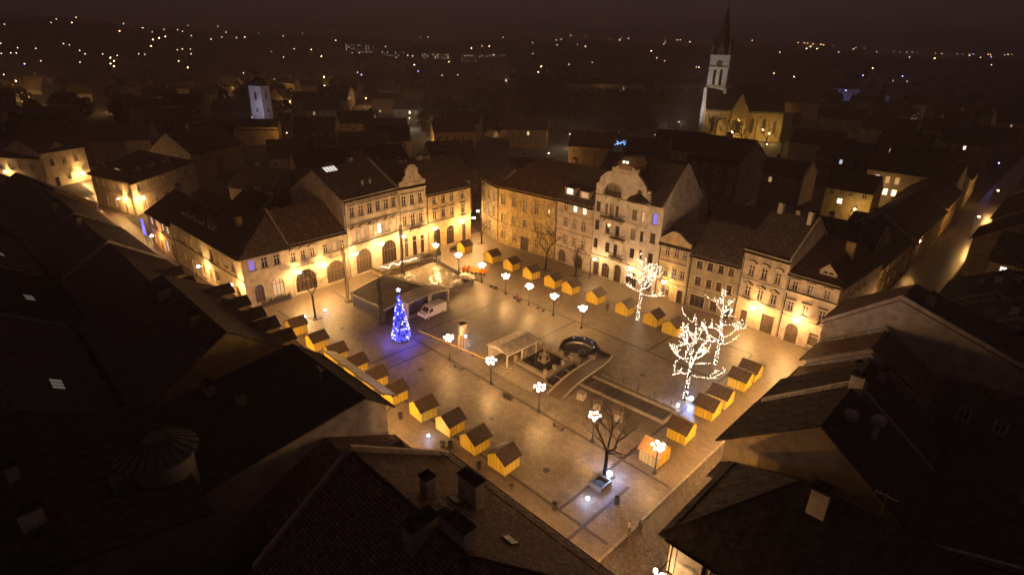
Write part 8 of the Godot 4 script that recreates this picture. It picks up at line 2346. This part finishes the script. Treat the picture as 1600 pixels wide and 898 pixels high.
# ---------------------------------------------------------------- people
# bones: from, to, radius, radius, colour number; joined into one skin by surface nets
func body(s: Shape, bones: Array, colors: Array, cell: float, blend: float) -> void:
	var lo := Vector3.INF
	var hi := -Vector3.INF
	for b in bones:
		for e in 2:
			lo = lo.min(b[e] - Vector3.ONE * (b[2 + e] + cell * 2)); hi = hi.max(b[e] + Vector3.ONE * (b[2 + e] + cell * 2))
	var n := Vector3i(((hi - lo) / cell).ceil()) + Vector3i.ONE
	var f := PackedFloat32Array()
	f.resize(n.x * n.y * n.z)
	f.fill(1.0)
	var i := 0
	for z in n.z:
		for y in n.y:
			for x in n.x:
				var p := lo + Vector3(x, y, z) * cell
				var d := 1.0
				for b in bones:
					var ab: Vector3 = b[1] - b[0]
					var t := clampf((p - b[0]).dot(ab) / ab.length_squared(), 0, 1)
					var k: float = p.distance_to(b[0] + ab * t) - lerpf(b[2], b[3], t)
					var h := maxf(blend - absf(d - k), 0.0) / blend
					d = minf(d, k) - h * h * blend * 0.25
				f[i] = d
				i += 1
	var at := {}
	var sx := 1
	var sy := n.x
	var sz := n.x * n.y
	var offs := [0, sx, sy, sx + sy, sz, sx + sz, sy + sz, sx + sy + sz]
	var pairs := [[0, 1], [2, 3], [4, 5], [6, 7], [0, 2], [1, 3], [4, 6], [5, 7], [0, 4], [1, 5], [2, 6], [3, 7]]
	for z in n.z - 1:
		for y in n.y - 1:
			for x in n.x - 1:
				var o := x + y * sy + z * sz
				var m := Vector3.ZERO
				var c := 0
				for e in pairs:
					var a: float = f[o + offs[e[0]]]
					var b: float = f[o + offs[e[1]]]
					if (a < 0) != (b < 0):
						var t := a / (a - b)
						var pa := Vector3(e[0] & 1, (e[0] >> 1) & 1, e[0] >> 2)
						var pb := Vector3(e[1] & 1, (e[1] >> 1) & 1, e[1] >> 2)
						m += pa.lerp(pb, t)
						c += 1
				if c: at[o] = lo + (Vector3(x, y, z) + m / c) * cell
	var tone := func(p: Vector3) -> Color:
		var best := 1e9
		var r: Color = colors[0]
		for b in bones:
			var ab: Vector3 = b[1] - b[0]
			var t := clampf((p - b[0]).dot(ab) / ab.length_squared(), 0, 1)
			var k: float = p.distance_to(b[0] + ab * t) - lerpf(b[2], b[3], t)
			if k < best:
				best = k
				r = colors[b[4]]
		return r
	for o in at:
		for ax in 3:
			var st: int = [sx, sy, sz][ax]
			var u: int = [sy, sz, sx][ax]
			var v: int = [sz, sx, sy][ax]
			if o + st >= f.size(): continue
			var a := f[o]
			var b := f[o + st]
			if (a < 0) == (b < 0): continue
			if not (at.has(o - u) and at.has(o - v) and at.has(o - u - v)): continue
			var q := [at[o], at[o - u], at[o - u - v], at[o - v]]
			if s.use_col: s.tint = tone.call((q[0] + q[2]) / 2)
			if a < 0: s.quad(q[0], q[1], q[2], q[3])
			else: s.quad(q[0], q[3], q[2], q[1])


func people() -> void:
	var skin := mat("cloth and skin", Color.WHITE, 0.8)
	skin.vertex_color_use_as_albedo = true
	var looks := [
		["person walking on the cobbled road in a dark coat, right of their companion", 82.9, 53.4, 2.4, Color(0.03, 0.03, 0.035), Color(0.02, 0.022, 0.03)], ["person walking on the cobbled road in a light jacket, left of their companion", 82.2, 54.2, 2.4, Color(0.3, 0.22, 0.16), Color(0.03, 0.03, 0.04)],
		["person in a reddish jacket standing by the dark strip under the far lamps", 35.2, 22.2, 0.8, Color(0.2, 0.04, 0.03), Color(0.03, 0.03, 0.04)], ["person in a brown coat standing beside the stall at the wrapped tree", 49.2, 12.6, 3.6, Color(0.08, 0.05, 0.03), Color(0.02, 0.02, 0.02)]]
	for i in looks.size():
		var q: Array = looks[i]
		var t := thing("person", q[0], "person", Vector3(q[1], 0, q[2]), q[3])
		var st := 0.2 if i < 2 else 0.04
		var s := Shape.new()
		s.use_col = true
		var cols := [q[4], q[5], Color(0.45, 0.28, 0.2), Color(0.04, 0.025, 0.015), Color(0.02, 0.018, 0.016)]
		var hip := 0.92
		var bones := []
		for e in [-1, 1]:
			var f: float = st * e
			bones.append([Vector3(e * 0.09, hip, 0), Vector3(e * 0.1, 0.5, f * 0.5 + 0.03), 0.1, 0.068, 1]); bones.append([Vector3(e * 0.1, 0.5, f * 0.5 + 0.03), Vector3(e * 0.1, 0.09, f), 0.065, 0.045, 1]); bones.append([Vector3(e * 0.1, 0.05, f - 0.03), Vector3(e * 0.11, 0.045, f + 0.15), 0.05, 0.04, 4])
			bones.append([Vector3(e * 0.19, 1.42, 0), Vector3(e * 0.25, 1.14, -f * 0.35), 0.065, 0.055, 0]); bones.append([Vector3(e * 0.25, 1.14, -f * 0.35), Vector3(e * 0.23, 0.9, -f * 0.35 + 0.09), 0.052, 0.04, 0]); bones.append([Vector3(e * 0.23, 0.87, -f * 0.35 + 0.1), Vector3(e * 0.225, 0.8, -f * 0.35 + 0.12), 0.034, 0.032, 2])
			for k in 4: s.tube([Vector3(e * 0.225, 0.8, -f * 0.35 + 0.09 + k * 0.02), Vector3(e * 0.22, 0.755, -f * 0.35 + 0.1 + k * 0.022), Vector3(e * 0.205, 0.725 + 0.006 * absf(k - 1.3), -f * 0.35 + 0.1 + k * 0.022)], [0.0095, 0.009, 0.007], 5)
			s.tube([Vector3(e * 0.22, 0.86, -f * 0.35 + 0.12), Vector3(e * 0.205, 0.81, -f * 0.35 + 0.16), Vector3(e * 0.195, 0.78, -f * 0.35 + 0.16)], [0.012, 0.011, 0.008], 5)
		bones.append([Vector3(0, 0.9, 0), Vector3(0, 1.12, 0), 0.15, 0.14, 0]); bones.append([Vector3(-0.07, 1.3, 0), Vector3(0.07, 1.3, 0), 0.145, 0.145, 0]); bones.append([Vector3(-0.13, 1.43, 0), Vector3(0.13, 1.43, 0), 0.07, 0.07, 0])
		bones.append([Vector3(0, 1.45, 0), Vector3(0, 1.56, 0.01), 0.06, 0.055, 2]); bones.append([Vector3(0, 1.6, 0.025), Vector3(0, 1.68, 0.01), 0.075, 0.095, 2]); bones.append([Vector3(0, 1.61, 0.1), Vector3(0, 1.635, 0.108), 0.016, 0.014, 2])
		body(s, bones, cols, 0.03, 0.05)
		part("figure", s, skin, t)
		var h := Shape.new()
		h.ball(Vector3(0, 1.7, -0.012), 0.108, 12, 9, 0.95)
		part("hair", h, mat("dark hair", cols[3], 0.7), t)
		var ey := Shape.new()
		for e in [-1, 1]:
			ey.ball(Vector3(e * 0.034, 1.655, 0.094), 0.011, 6, 4); ey.ball(Vector3(e * 0.093, 1.64, 0.012), 0.022, 6, 5, 1.4)
		ey.box(Vector3(-0.025, 1.578, 0.088), Vector3(0.025, 1.588, 0.1))
		part("face", ey, mat("eyes and lips", Color(0.2, 0.1, 0.08), 0.6), t)
